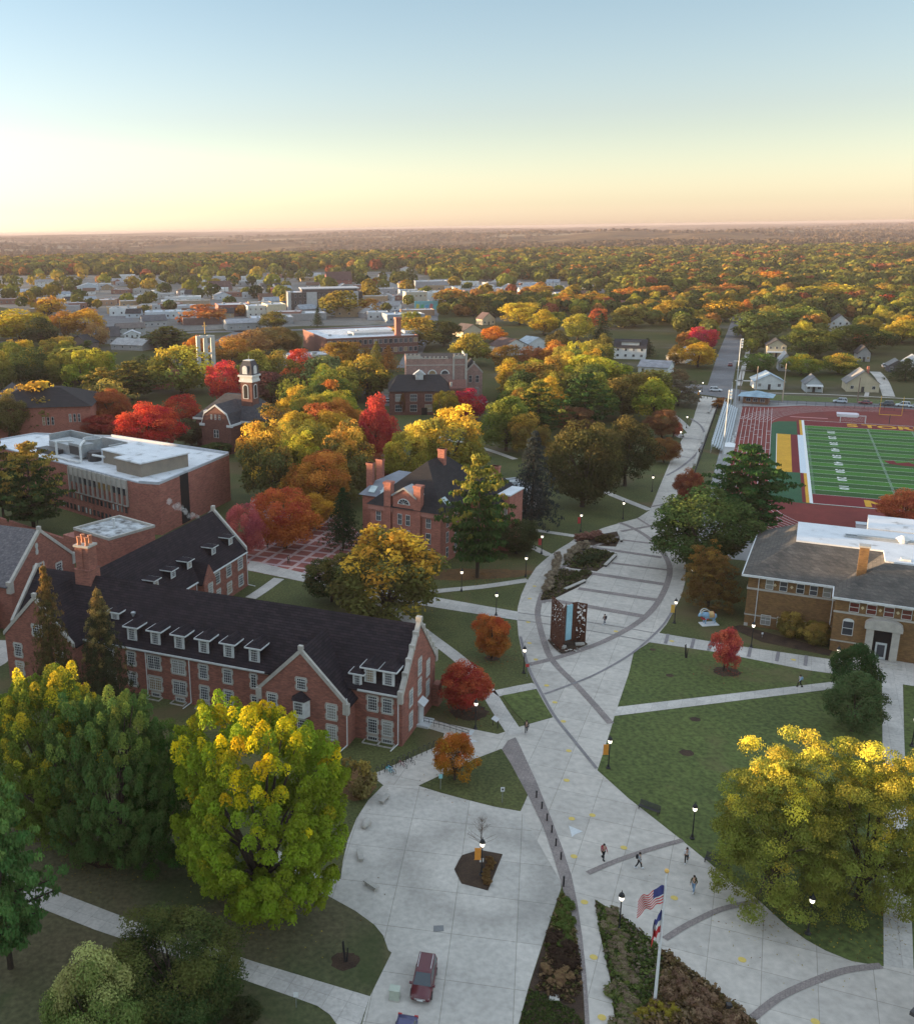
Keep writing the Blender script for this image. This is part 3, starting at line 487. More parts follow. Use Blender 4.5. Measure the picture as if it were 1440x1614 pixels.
def hall():
    O = Vector((-48.5, 137.4, 0)); t = thing('dormitory_hall', 'long three-storey red brick hall with dark dormered roof and stone-edged gables beside the driveway', 'building', O, HYAW)
    ZE, ZR, D = 7.4, 14.1, 13.2
    w = MB(); gable_walls(w, 0, 62, 0, D, ZE, ZR-.1); w.exty([(43.3, 0), (55.6, 0), (55.6, 5.9), (49.45, 12.3), (43.3, 5.9)], -3, 5.5)
    w.exty([(1, 0), (13.2, 0), (13.2, 6.9), (7.1, 13.3), (1, 6.9)], -2.6, 6)
    w.build('wall', M_brick, t)
    # rear wing running back along the courtyard, gable at its far end
    w2 = MB(); gable_walls(w2, 2.2, 15.4, D, 45, ZE-.4, 13.6, 'y'); w2.box(15.4, 16.8, 27.6, 31.4, 0, 6.4); w2.extx([(27.6, 6.4), (31.4, 6.4), (29.5, 9.3)], 12.8, 16.8)
    w2.build('wing_wall', M_brick, t)
    r = MB(); gable_roof(r, .3, 61.7, 0, D, ZE, ZR, 'x', .45); 
    r.slab([(42.9, -2.7, 5.75), (49.45, -2.7, 12.55), (49.45, 6, 12.55), (42.9, 6, 5.75)], .2); r.slab([(49.45, -2.7, 12.55), (56, -2.7, 5.75), (56, 6, 5.75), (49.45, 6, 12.55)], .2)
    r.slab([(.6, -2.3, 6.7), (7.1, -2.3, 13.55), (7.1, 6.5, 13.55), (.6, 6.5, 6.7)], .2); r.slab([(7.1, -2.3, 13.55), (13.6, -2.3, 6.7), (13.6, 6.5, 6.7), (7.1, 6.5, 13.55)], .2)
    rf = r.build('roof', M_sh, t)
    r2 = MB(); gable_roof(r2, 2.2, 15.4, D-5, 44.7, ZE-.4, 13.7, 'y', .45); r2.slab([(12, 29.5, 9.5), (16.6, 29.5, 9.5), (16.6, 27.3, 6.3), (12, 27.3, 6.3)], .15); r2.slab([(12, 31.7, 6.3), (16.6, 31.7, 6.3), (16.6, 29.5, 9.5), (12, 29.5, 9.5)], .15); r2.build('wing_roof', M_sh, t)
    for x in (58.2, 60.4): pass
    # end parapet of the right gable and the front gable, stepped feet
    p = MB(); ym = D/2
    for s in (-1, 1):
        e = ym+s*(ym+.05); p.extx([(e, ZE-.5), (e, ZE+.7), (ym, ZR+.85), (ym, ZR+.1)][::s], 61.6, 62.15); p.box(61.55, 62.2, min(e, e+s*.6), max(e, e+s*.6), ZE-1.2, ZE+.5)
    p.box(61.5, 62.25, ym-.35, ym+.35, ZR+.6, ZR+1.2)
    for k in range(1, 5):
        yy = ym*k/5; z = ZE+(ZR-ZE)*k/5; p.box(61.5, 62.25, yy-.2, yy+.25, z+.3, z+1.0)
        yy = D-yy; p.box(61.5, 62.25, yy-.25, yy+.2, z+.3, z+1.0)
    p.build('gable_coping', M_stone, t)
    p = MB(); raking(p, 43.2, 55.7, 5.9, 5.9, 12.3, -3.12, -2.7); p.box(42.9, 43.7, -3.2, -2.6, 4.7, 6.2); p.box(55.2, 56.0, -3.2, -2.6, 4.7, 6.2); p.build('gable_coping', M_stone, t)
    p = MB(); raking(p, .9, 13.3, 6.9, 6.9, 13.3, -2.72, -2.3); p.build('gable_coping', M_stone, t)
    p = MB(); 
    for s in (-1, 1): 
        xm = 8.8; e = xm+s*6.7; p.exty([(e, ZE-.9), (e, ZE+.2), (xm, 14.4), (xm, 13.7)][::s], 44.6, 45.15)
    p.box(8.5, 9.1, 44.5, 45.2, 14.1, 14.8); p.build('gable_coping', M_stone, t)
    p = MB(); raking(p, -.05, .35, 0, 0, 0, 0, 0) if 0 else None
    for s in (-1, 1): e = ym+s*(ym+.05); p.extx([(e, ZE-.5), (e, ZE+.6), (ym, ZR+.75), (ym, ZR+.1)][::s], -.1, .4)
    p.build('gable_coping', M_stone, t)
    g = MB(); g.box(13.4, 42.8, -.5, -.3, ZE-.42, ZE-.2); g.box(56.1, 61.5, -.5, -.3, ZE-.42, ZE-.2); g.box(15.75, 15.95, 14, 27.2, ZE-.75, ZE-.55); g.box(15.75, 15.95, 31.8, 44.5, ZE-.75, ZE-.55); g.build('gutter', M_trim, t)
    fr = MB(); fr.box(13.5, 43.1, -.06, .02, ZE-.75, ZE-.5); fr.box(55.8, 62, -.06, .02, ZE-.75, ZE-.5); fr.build('cornice', M_stone, t)
    # windows: columns from the photograph
    for x, kind in [(17.6, 's'), (21.3, 's'), (25.1, 'd'), (29.1, 'd'), (33.1, 's'), (36.9, 's'), (40.9, 'n'), (58.0, 's'), (61.0-1.0, 's')]:
        W = dict(s=1.25, d=2.05, n=.8)[kind]; nx = dict(s=4, d=6, n=2)[kind]
        windows(t, [(x, 4.35), (x, 1.15)], -.02, w=W, h=2.0, nx=nx, ny=5, split=1 if kind == 'd' else 0)
    windows(t, [(44.9+.3, 3.7), (44.9+.3, .8), (53.6, 3.7), (53.6, .8), (49.45, .8)], -3.02, w=1.25, h=2.0, nx=4, ny=5)
    windows(t, [(49.45, 7.1)], -3.02, w=1.25, h=1.5, nx=4, ny=4)
    by = MB(); bp = [(48.3, -3), (48.7, -4), (50.2, -4), (50.6, -3)]; by.prism(bp, 3.5, 5.9); b = by.build('bay_window', M_trim, t)
    by = MB(); by.add([(48.1, -3, 5.9), (48.55, -4.2, 5.9), (50.35, -4.2, 5.9), (50.8, -3, 5.9), (49.45, -3, 6.9)], [(0, 1, 4), (1, 2, 4), (2, 3, 4), (0, 4, 3), (3, 2, 1, 0)]); by.build('bay_roof', M_sh, b)
    me, gl = window_mesh(1.2, 1.7, 4, 4, surround=False); wn = ob('window', me, b, (49.45, -4.02, 4.0)); ob('pane', gl, wn)
    windows(t, [(3.2, 3.7), (10.8, 3.7), (3.2, .8), (10.8, .8)], -2.62, w=1.25, h=2.0, nx=4, ny=5); windows(t, [(7.1, 7.6)], -2.62, w=1.6, h=1.6, nx=4, ny=4)
    bw = [(17.6, 0), (25.1, 0), (29.1, 0), (33.1, 0), (36.9, 0), (58, 0), (60, 0)]
    windows(t, [(x, .12) for x, _ in bw], -.03, w=1.3, h=.55, nx=4, ny=1)
    wl = MB().box(-1.1, 1.1, -1.1, -1.0, 0, .18).box(-1.1, -1, -1.0, -.02, 0, .18).box(1, 1.1, -1.0, -.02, 0, .18).mesh('window_well', M_stone)
    for x, _ in bw: ob('window_well', wl, t, (x, 0, 0))
    # right gable end
    er = math.pi/2
    for y, zs in [(3.2, (4.3, 1.1)), (6.6, (7.3, 4.4)), (10.0, (5.6, 2.6, -0.0))]:
        for z in zs:
            if z > .3: windows(t, [(y, z)], -62.03, er, w=1.1, h=2.1, nx=4, ny=5)
    dr = MB(); dr.box(62.0, 62.25, 6.2, 7.8, .3, 2.9); dr.box(62.0, 63.6, 5.6, 8.2, 0, .3); dr.exty([(62, 2.9), (62.9, 2.9), (62, 3.5)], 6, 8); dr.build('door', M_door, t)
    ch = MB(); ch.box(62.0, 62.9, 12.2, 13.8, 0, 3.2); ch.build('buttress', M_brick, t)
    # dormers
    for x in (21.4, 25.3, 29.2, 33.1, 37.0, 40.9): dormer(t, x, .45, 7.75, 3.3, 1.55, 2.35)
    dormer(t, 17.3, 2.3, 9.7, 1.8, 1.3, 1.35, True); dormer(t, 57.5, .45, 7.75, 3.3, 1.55, 2.35); dormer(t, 60.0, .45, 7.75, 3.3, 1.55, 2.35); dormer(t, 55.9, .1, 6.9, 3.5, 1.2, 2.3)
    for x in (24.0, 31.1, 55.75, 61.6): downspout(t, x, -.42 if x != 55.75 else -3.1, 0, ZE-.4, (-.5, -1.4))
    # wing dormers and windows, facing the court (+x)
    wx = 16.6
    for y in (17.5, 22.5, 27.5, 35.5, 41.5): 
        d = MB(); h0 = 9.0; d.box(12.4, 14.1, y-.65, y+.65, h0, h0+1.3); o = d.build('dormer', M_sh, t)
        q = MB(); q.box(14.1, 14.18, y-.68, y+.68, h0-.05, h0+1.32); q.box(11.6, 14.6, y-1.05, y-.97, h0+1.3, h0+1.45); q.box(11.6, 14.6, y+.97, y+1.05, h0+1.3, h0+1.45); q.box(14.52, 14.6, y-.97, y+.97, h0+1.3, h0+1.45); q.build('dormer_front', M_trim, o)
        q = MB(); q.slab([(11.5, y-1, h0+1.46), (14.55, y-1, h0+1.46), (14.55, y+1, h0+1.46), (11.5, y+1, h0+1.46)], .06); q.build('dormer_roof', M_sh, o)
        me, gl = window_mesh(.9, .95, 3, 3, surround=False); wn = ob('window', me, o, (14.2, y, h0+.15), math.pi/2); ob('pane', gl, wn)
    windows(t, [(y, z) for y in (16.5, 20, 24, 34.2, 38.2, 42.4) for z in (4.2, 1.0)], -15.43, er, w=1.5, h=1.9, nx=4, ny=4)
    windows(t, [(29.5, 4.1), (29.5, 1.0)], -16.83, er, w=1.2, h=1.8, nx=4, ny=4)
    downspout(t, 15.75, 44.4, 0, ZE-.8, (1.2, .6)); downspout(t, 15.75, 26.9, 0, ZE-.8, (.5, 0))
    # great chimney with clay pots, vents
    c = MB(); c.box(8.3, 11.1, 5.3, 7.7, 11.5, 15.2); c.box(8.2, 11.2, 5.2, 7.8, 15.2, 15.4); c.box(8.5, 10.9, 5.5, 7.5, 15.4, 18.8); c.box(9.5, 9.9, 5.4, 5.5, 15.4, 18.6)
    ch = c.build('chimney', M_brick, rf); c = MB(); c.box(8.35, 11.05, 5.35, 7.65, 18.8, 19.1); c.build('chimney_cap', M_stone, ch)
    c = MB()
    for px, py in ((8.9, 7.1), (9.1, 5.9), (10.2, 7.1), (10.5, 5.9)): c.lathe([(.32, 19.1), (.26, 19.5), (.3, 20.2), (.38, 20.3), (.3, 20.35)], 8, (px, py))
    c.build('chimney_pot', mat('clay_pot', (.5, .2, .1), (.4, .16, .09)), ch)
    v = MB()
    for x, y, z in ((6.5, 40, 11.3), (6.5, 36.5, 11.3), (6.5, 20.5, 11.3), (6.5, 18, 11.3), (20, 3, 10.2)): v.lathe([(.2, z-.8), (.2, z+.6), (.36, z+.62), (.36, z+.85), (.05, z+1.0)], 8, (x, y))
    v.build('roof_vent', M_galv, rf)
hall()
def ramp_rail():
    a, b, c = G(668, 1141), G(700, 1149), G(738, 1161); t = thing('ramp_railing', 'low brown metal handrail along the ramp to the hall\'s end door', 'railing', a)
    for nm, z in (('rail', .9), ('rail', .5)):
        m = MB(); m.path([Vector((0, 0, z)), b-a+Vector((0, 0, z)), c-a+Vector((0, 0, z))], .035); m.build(nm, M_dkm, t)
    for k in range(9):
        p = (b-a)*(k/4) if k < 5 else (b-a)+(c-b)*((k-4)/4); MB().tube(p, p+Vector((0, 0, .9)), .03).build('post', M_dkm, t)
ramp_rail()
# ---------------------------------------------------------------- gothic chapel-like building at the left edge
def gothic():
    P0, P1 = Vector((-53.2, 152.2, 0)), Vector((-46.6, 167.5, 0)); yaw = yaw_of(P0, P1)   # gable wall runs P0->P1, facing right
    t = thing('gothic_building', 'brick gable building with grey slate roof at the left edge', 'building', P0, yaw); L = (P1-P0).length
    w = MB(); w.exty([(0, 0), (L, 0), (L, 8), (L/2, 15), (0, 8)], 0, 24); w.box(-3.5, 0, 3, 20, 0, 5.5); w.build('wall', M_brick, t)
    r = MB(); gable_roof(r, 0, L, .35, 24, 8, 15, 'y', .5); r.slab([(L-3, 5.5, 12.4), (L-3, 8.5, 12.4), (L+2.2, 8.8, 7.8), (L+2.2, 5.2, 7.8)], .2); r.build('roof', M_slate, t)
    c = MB(); raking(c, 0, L, 8, 8, 15, -.12, .4); c.box(-.3, .6, -.2, .7, 6.6, 8.6); c.box(L-.6, L+.3, -.2, .7, 6.6, 8.6); c.build('gable_coping', M_stone, t)
    windows(t, [(L*.5-1.2, 6.6)], -.03, w=2.6, h=2.8, nx=6, ny=5, split=1); windows(t, [(L*.5+4, 6.0)], -.03, w=1.4, h=2.0, nx=3, ny=4); windows(t, [(L*.5-1.2, 11.4)], -.03, w=.25, h=1.6, nx=1, ny=1)
    windows(t, [(3.5, 2.2), (9, 2.2), (13.5, 2.2)], -.03, w=1.4, h=2.2, nx=3, ny=4)
gothic()
# flat-roofed service block between hall and modern building
def service():
    a, b = G(172, 852, 8), G(117, 835, 8); yaw = yaw_of(b, a)-0
    b0 = Vector((b.x, b.y, 0)); t = thing('service_block', 'small flat-roofed brick block with stained roof behind the great chimney', 'building', b0, yaw)
    L = (a-b).length; D = (G(229, 828, 8)-a).length
    MB().box(0, L, 0, D, 0, 8).build('wall', M_brick3, t); m = MB(); parapet(m, -.1, L+.1, -.1, D+.1, 8, .5, .4); m.build('coping', M_stone, t)
    MB().box(.35, L-.35, .35, D-.35, 7.8, 8.12).build('roof', M_memb2, t); m = MB(); m.lathe([(.25, 8.1), (.25, 9.9), (.35, 10)], 8, (L*.5, D*.5)); m.build('roof_vent', M_trim, t)
    MB().box(-9, 0, D*.3, D*.8, 0, 4.5).build('annexe', M_brick3, t); MB().box(-40, -9, D*.62, D*.68, 0, 1.7).build('garden_wall', M_brick3, t)
service()
# smoke over the wing's far gable
def steam():
    m, n, N, L = nt('steam'); out = N.new('ShaderNodeOutputMaterial'); v = N.new('ShaderNodeVolumePrincipled'); L.new(v.outputs[0], out.inputs['Volume']); v.inputs['Color'].default_value = (.95, .93, .9, 1); v.inputs['Density'].default_value = .55
    P = G(318, 822, 13.2); mb = MB(); rnd = random.Random(4)
    import mathutils
    bm = bmesh.new()
    for i in range(11):
        f = i/10; c = Vector((-.2-5.2*f+rnd.uniform(-.4, .4), 0, .4+3.2*f+rnd.uniform(-.3, .3)+math.sin(i*1.3)*.4)); r = .25+.5*f**.7*(1.2-.5*f)
        bmesh.ops.create_icosphere(bm, subdivisions=2, radius=r, matrix=Matrix.Translation(c))
    for vv in bm.verts: vv.co += Vector((rnd.uniform(-.25, .25), rnd.uniform(-.25, .25), rnd.uniform(-.25, .25)))
    me = bpy.data.meshes.new('steam_plume'); bm.to_mesh(me); bm.free(); me.materials.append(m)
    o = ob('steam_plume', me, None, P); tag(o, 'small drifting plume of sunlit steam above the hall wing', 'steam', None, 'stuff')
steam()
# ---------------------------------------------------------------- modern flat-roofed brick building
def modern():
    A = Vector((-90.5, 250.5, 0)); Bv = Vector((-42.0, 206.2, 0)); yaw = yaw_of(A, Bv); L = (Bv-A).length
    t = thing('modern_brick_building', 'large flat white-roofed brick building with a strip of tall windows and rooftop pipes', 'building', A, yaw)
    w = MB(); w.prism([(0, 0), (L, 0), (L+4.4, 2.0), (L-5.5, 31), (L-45.8, 26), (0, 15)], 0, 11.3); w.build('wall', M_brick3, t)
    r = MB(); r.prism([(.3, .3), (L-.2, .3), (L+4.0, 2.1), (L-5.8, 30.7), (L-45.8, 25.7), (.3, 14.7)], 11.25, 11.5); rf = r.build('roof', M_memb, t)
    c = MB(); 
    P = [(0, 0), (L, 0), (L+4.4, 2.0), (L-5.5, 31), (L-45.8, 26), (0, 15)]
    for i in range(6):
        a, b = Vector((*P[i], 0)), Vector((*P[(i+1) % 6], 0)); d = (b-a).normalized(); nn = Vector((-d.y, d.x, 0))*.35
        if i == 0: c.prism([(a.x, a.y), (b.x, b.y), (b.x+nn.x, b.y+nn.y), (a.x+nn.x, a.y+nn.y)], 11.3, 11.55)
        else: c.prism([(a.x, a.y), (b.x, b.y), (b.x+nn.x, b.y+nn.y), (a.x+nn.x, a.y+nn.y)], 11.3, 11.85 if i != 3 else 12.1)
    c.build('roof_edge', mat('roof_edge_metal', (.45, .47, .5), (.35, .37, .4)), t)
    # tall slot in the right end
    MB().prism([(L+4.4-9.9*.27+.1, 9.83+.05), (L+4.4-9.9*.38+.1, 13.02+.05), (L+4.4-9.9*.38-1, 12.7), (L+4.4-9.9*.27-1, 9.5)], 0.2, 11.4).build('entrance_slot', M_dark, t)
    # upper strip: concrete fins and glazing
    x0, x1 = L-26.4, L-4.2-0.0; n = 12
    s = MB(); s.box(x0, x1, -.35, -.02, 9.3, 11.3); s.build('fascia_panel', M_stone, t)
    for k in range(n): 
        xa = x0+(x1-x0)*k/n; m_ = MB(); m_.box(xa+.12, xa+(x1-x0)/n-.12, -.12, -.02, 7.7, 9.3); m_.build('window', M_glass if k not in (6, 7) else plain('amber_blind', (.30, .17, .05), .4), t)
    f = MB()
    for k in range(n+1): xa = x0+(x1-x0)*k/n; f.box(xa-.1, xa+.1, -.55, -.02, 5.4, 11.3)
    f.box(x0, x1, -.3, -.02, 5.25, 5.45); f.build('fin', M_stone, t)
    wm = MB().box(-.28, .28, -.14, -.02, 0, 1.25); wm.mat(1).box(-.4, -.28, -.1, -.01, -.1, 1.35).box(.28, .4, -.1, -.01, -.1, 1.35); me = wm.mesh('slit_window', [M_glass, M_dkm]); me2 = me.copy(); me2.materials[0] = plain('pale_blind', (.5, .52, .5), .4)  # second copy carries a pale blind colour in place of glass
    rn_ = random.Random(2)
    for row, z in ((0, 3.7), (1, .9)):
        for k in range(19): ob('slit_window', me2 if rn_.random() < .3 else me, t, (L-5.2-k*1.55, 0, z))
    for k in range(14): ob('slit_window', me, t, (L-36-k*1.55, 0, 3.7 if k % 2 else .9))
    # rooftop penthouse and plant
    p = MB(); p.prism([(L-21, 11), (L-10.5, 3.6), (L-2.8, 15.5), (L-12, 22), (L-16, 17)], 11.5, 14.6) if 0 else p.prism([(L-22, 6.5), (L-12.3, 6.5), (L-12.3, 3.2), (L-3.2, 3.2), (L-3.2, 16.5), (L-22, 16.5)], 11.5, 14.5)
    ph = p.build('penthouse', mat('stucco', (.26, .22, .17), (.19, .16, .13), scale=.5), rf)
    p = MB(); p.prism([(L-22.3, 6.2), (L-12.6, 6.2), (L-12.6, 2.9), (L-2.9, 2.9), (L-2.9, 16.8), (L-22.3, 16.8)], 14.5, 14.8); p.build('penthouse_roof', M_memb, ph)
    p = MB(); p.box(L-47, L-23, 14, 14.4, 11.5, 15); p.box(L-47, L-46.6, 8, 14, 11.5, 15); p.box(L-23.4, L-23, 9, 13, 11.5, 15); p.box(L-44, L-35, 6, 12, 11.5, 14); p.build('plant_screen', M_galv, rf)
    p = MB(); p.box(L-33, L-27.5, 4.5, 8, 12.2, 15.2); cu = p.build('cooling_unit', M_galv, rf); MB().box(L-32.6, L-28, 4.4, 4.5, 12.6, 14.6).build('grille', M_dkm, cu)
    p = MB(); p.lathe([(2.2, 12.6), (2.2, 15.6), (2.35, 15.7), (2.0, 15.7), (1.9, 15.2)], 20, (L-31, 10)); p.build('cooling_fan', M_galv, rf)
    p = MB()
    for pts in ([(L-36, 3, 11.8), (L-36, 3, 15.3), (L-33, 6, 15.3)], [(L-35.4, 2.6, 11.8), (L-35.4, 2.6, 15.3)], [(L-25, 2.4, 12), (L-25, 2.4, 15.6), (L-28, 5, 15.6), (L-30, 7, 15.6)], [(L-37, 2.2, 11.9), (L-30, 2, 11.9)], [(L-30, 1.6, 12), (L-25, 2.0, 12), (L-25, 2.4, 12.2)], [(L-24, 5, 13.3), (L-20, 5.5, 13.3)]): p.path([Vector(q) for q in pts], .28, 8)
    p.build('pipe', M_trim, rf)
    p = MB(); p.lathe([(1.6, 11.5), (1.6, 13.6), (1.4, 13.8)], 14, (L-25.5, 6.5)); p.build('roof_tank', M_dkm, rf); MB().box(L-45, L-38, 3, 6, 11.5, 12.6).build('duct', M_dkm, rf)
modern()
# ---------------------------------------------------------------- brick Victorian hall in the middle
def old_main():
    C0 = Vector((20.4, 181.6, 0)); Lf = G(573, 802, 11); yaw = yaw_of(Lf, G(688, 820, 11)); t = thing('victorian_hall', 'red brick Victorian hall with steep black roof and twin chimneys over an arched window', 'building', C0, yaw)
    W = 15.6; ZE = 10.6
    w = MB(); w.box(-W, 0, 0, 24, 0, ZE); w.box(-W-6, -W, 7, 22, 0, ZE-.6); w.box(0, 6.2, 13, 24, 0, ZE-.4); w.box(5.2, 7.8, 15, 22, 0, 11.6)
    w.build('wall', M_brick4, t)
    g = MB(); g.exty([(-10.3, ZE-1.2), (-5.3, ZE-1.2), (-5.3, 13), (-7.8, 14.6), (-10.3, 13)], -.35, 3); g.box(-10.3, -5.3, -.35, 0, 0, ZE-1.2); g.build('front_gable', M_brick4, t)
    g = MB(); g.exty([(-10.6, 12.8), (-7.8, 14.6), (-7.8, 15.0), (-10.6, 13.2)], -.6, 3); g.exty([(-5.0, 12.8), (-5.0, 13.2), (-7.8, 15.0), (-7.8, 14.6)], -.6, 3); g.build('gable_coping', M_galv, t)
    r = MB(); xm = -W/2
    r.add([(-W-.6, -.6, ZE), (.6, -.6, ZE), (.6, 12, ZE), (-W-.6, 12, ZE), (xm, 9.5, 18.2), (.6, 24.6, ZE), (-W-.6, 24.6, ZE), (xm, 17, 18.2)], [(0, 1, 4), (1, 5, 7, 4), (0, 4, 7, 6), (5, 6, 7), (6, 5, 1, 0)]); rf = r.build('roof', M_sh3, t)
    r = MB(); r.add([(-W-6.6, 6.4, ZE-.5), (-W+.2, 6.4, ZE-.5), (-W-6.6, 22.6, ZE-.5), (-W+.2, 22.6, ZE-.5), (-W-4.5, 9.5, 12.6), (-W+4.5, 9.5, 12.6), (-W-4.5, 20, 12.6), (-W+4.5, 20, 12.6)], [(0, 1, 5, 4), (0, 4, 6, 2), (2, 6, 7, 3), (4, 5, 7, 6)]); r.build('side_roof', mat('grey_metal_roof', (.22, .24, .27), (.16, .17, .2), scale=.5), t)
    r = MB(); hip_roof(r, 0, 6.2, 13, 24, ZE-.3, 13.5, 3); r.build('rear_roof', M_sh3, t)
    r = MB(); r.box(5.0, 8.0, 14.8, 22.2, 11.6, 11.85); r.build('flat_roof', M_memb, t)
    c = MB(); c.box(-W-.35, -10.4, -.35, .05, ZE-1, ZE-.05); c.box(-5.2, .35, -.35, .05, ZE-1, ZE-.05); c.box(-.05, .35, .05, 12, ZE-1, ZE-.05)
    for k in range(12): 
        x = -W+.3+k*.46; c.box(x, x+.2, -.28, 0, ZE-1.35, ZE-1)
        x = -4.9+k*.46; c.box(min(x, .1), min(x+.2, .3), -.28, 0, ZE-1.35, ZE-1)
    c.build('cornice', mat('pink_cornice', (.42, .19, .15), (.33, .15, .12)), t)
    for x in (-11.5, -4.9):
        c = MB(); c.box(x-.75, x+.75, -.5, .9, 0, 15.4); c.box(x-.9, x+.9, -.65, 1.05, 15.1, 15.6); c.build('chimney', M_brick4, rf)
    for x, y, z in ((-W-5.2, 9, 16.5), (-W-5.2, 13, 16.5), (xm+1, 14, 20), (3, 19, 16.5)):
        c = MB(); c.box(x-.75, x+.75, y-.5, y+.5, ZE-.8, z); c.box(x-.85, x+.85, y-.6, y+.6, z-.4, z); c.build('chimney', M_brick4, rf)
    c = MB(); c.slab([(-12.2-W+10, 7.6, ZE+.5), (-11-W+10, 7.6, ZE+.5), (-11-W+10, 8.8, ZE+1.3), (-12.2-W+10, 8.8, ZE+1.3)], .2); 
    for x in (-W-4.6, -W-1.8): c.slab([(x, 7.0, ZE+.25), (x+1.5, 7.0, ZE+.25), (x+1.5, 8.4, ZE+1.25), (x, 8.4, ZE+1.25)], .15)
    c.slab([(-1.6, 3.2, 12.7), (-.2, 3.2, 11.4), (-.2, 5.0, 11.4), (-1.6, 5.0, 12.7)], .1); c.build('skylight', mat('skylight_glass', (.5, .6, .6), (.35, .42, .44), rough=.2), rf)
    n = 10; fm = MB(); fm.exty([(1.35*math.cos(math.pi*i/n), 1.2*math.sin(math.pi*i/n)) for i in range(n+1)], -.12, 0); fm.mat(1).exty([(1.1*math.cos(math.pi*i/n), .12+.95*math.sin(math.pi*i/n)) for i in range(n+1)], -.15, -.1)
    for i in range(1, 5): a = math.pi*i/5; fm.mat(0).tube((0, -.17, .1), (1.1*math.cos(a), -.17, .1+.98*math.sin(a)), .035)
    fm.build('arched_window', [M_trim, M_glass], t, (-7.8, -.37, 11.5))
    windows(t, [(x, z) for x in (-13.7, -2.6) for z in (7.3, 4.1, .9)], -.03, w=1.1, h=2.2, nx=2, ny=2, surround=False)
    windows(t, [(x, z) for x in (-8.7, -6.9) for z in (7.3, 4.1, .9)], -.38, w=.95, h=2.2, nx=2, ny=2, surround=False)
    windows(t, [(y, z) for y in (3, 6.8, 10) for z in (7.2, 4.0, .9)], -.03, math.pi/2, w=1.0, h=2.2, nx=2, ny=2, surround=False)
    windows(t, [(-W-3, 6.5), (-W-3, 2.5)], 6.97, w=1.1, h=2.2, nx=2, ny=2, surround=False)
    windows(t, [(x, z) for x in (1.7, 3.9) for z in (6, 2.5)], 12.97, w=1.1, h=2.2, nx=2, ny=2, surround=False)
    windows(t, [(x, 4) for x in (5.9, 7.1)], 14.97, w=.6, h=5.5, nx=1, ny=3, surround=False)
old_main()
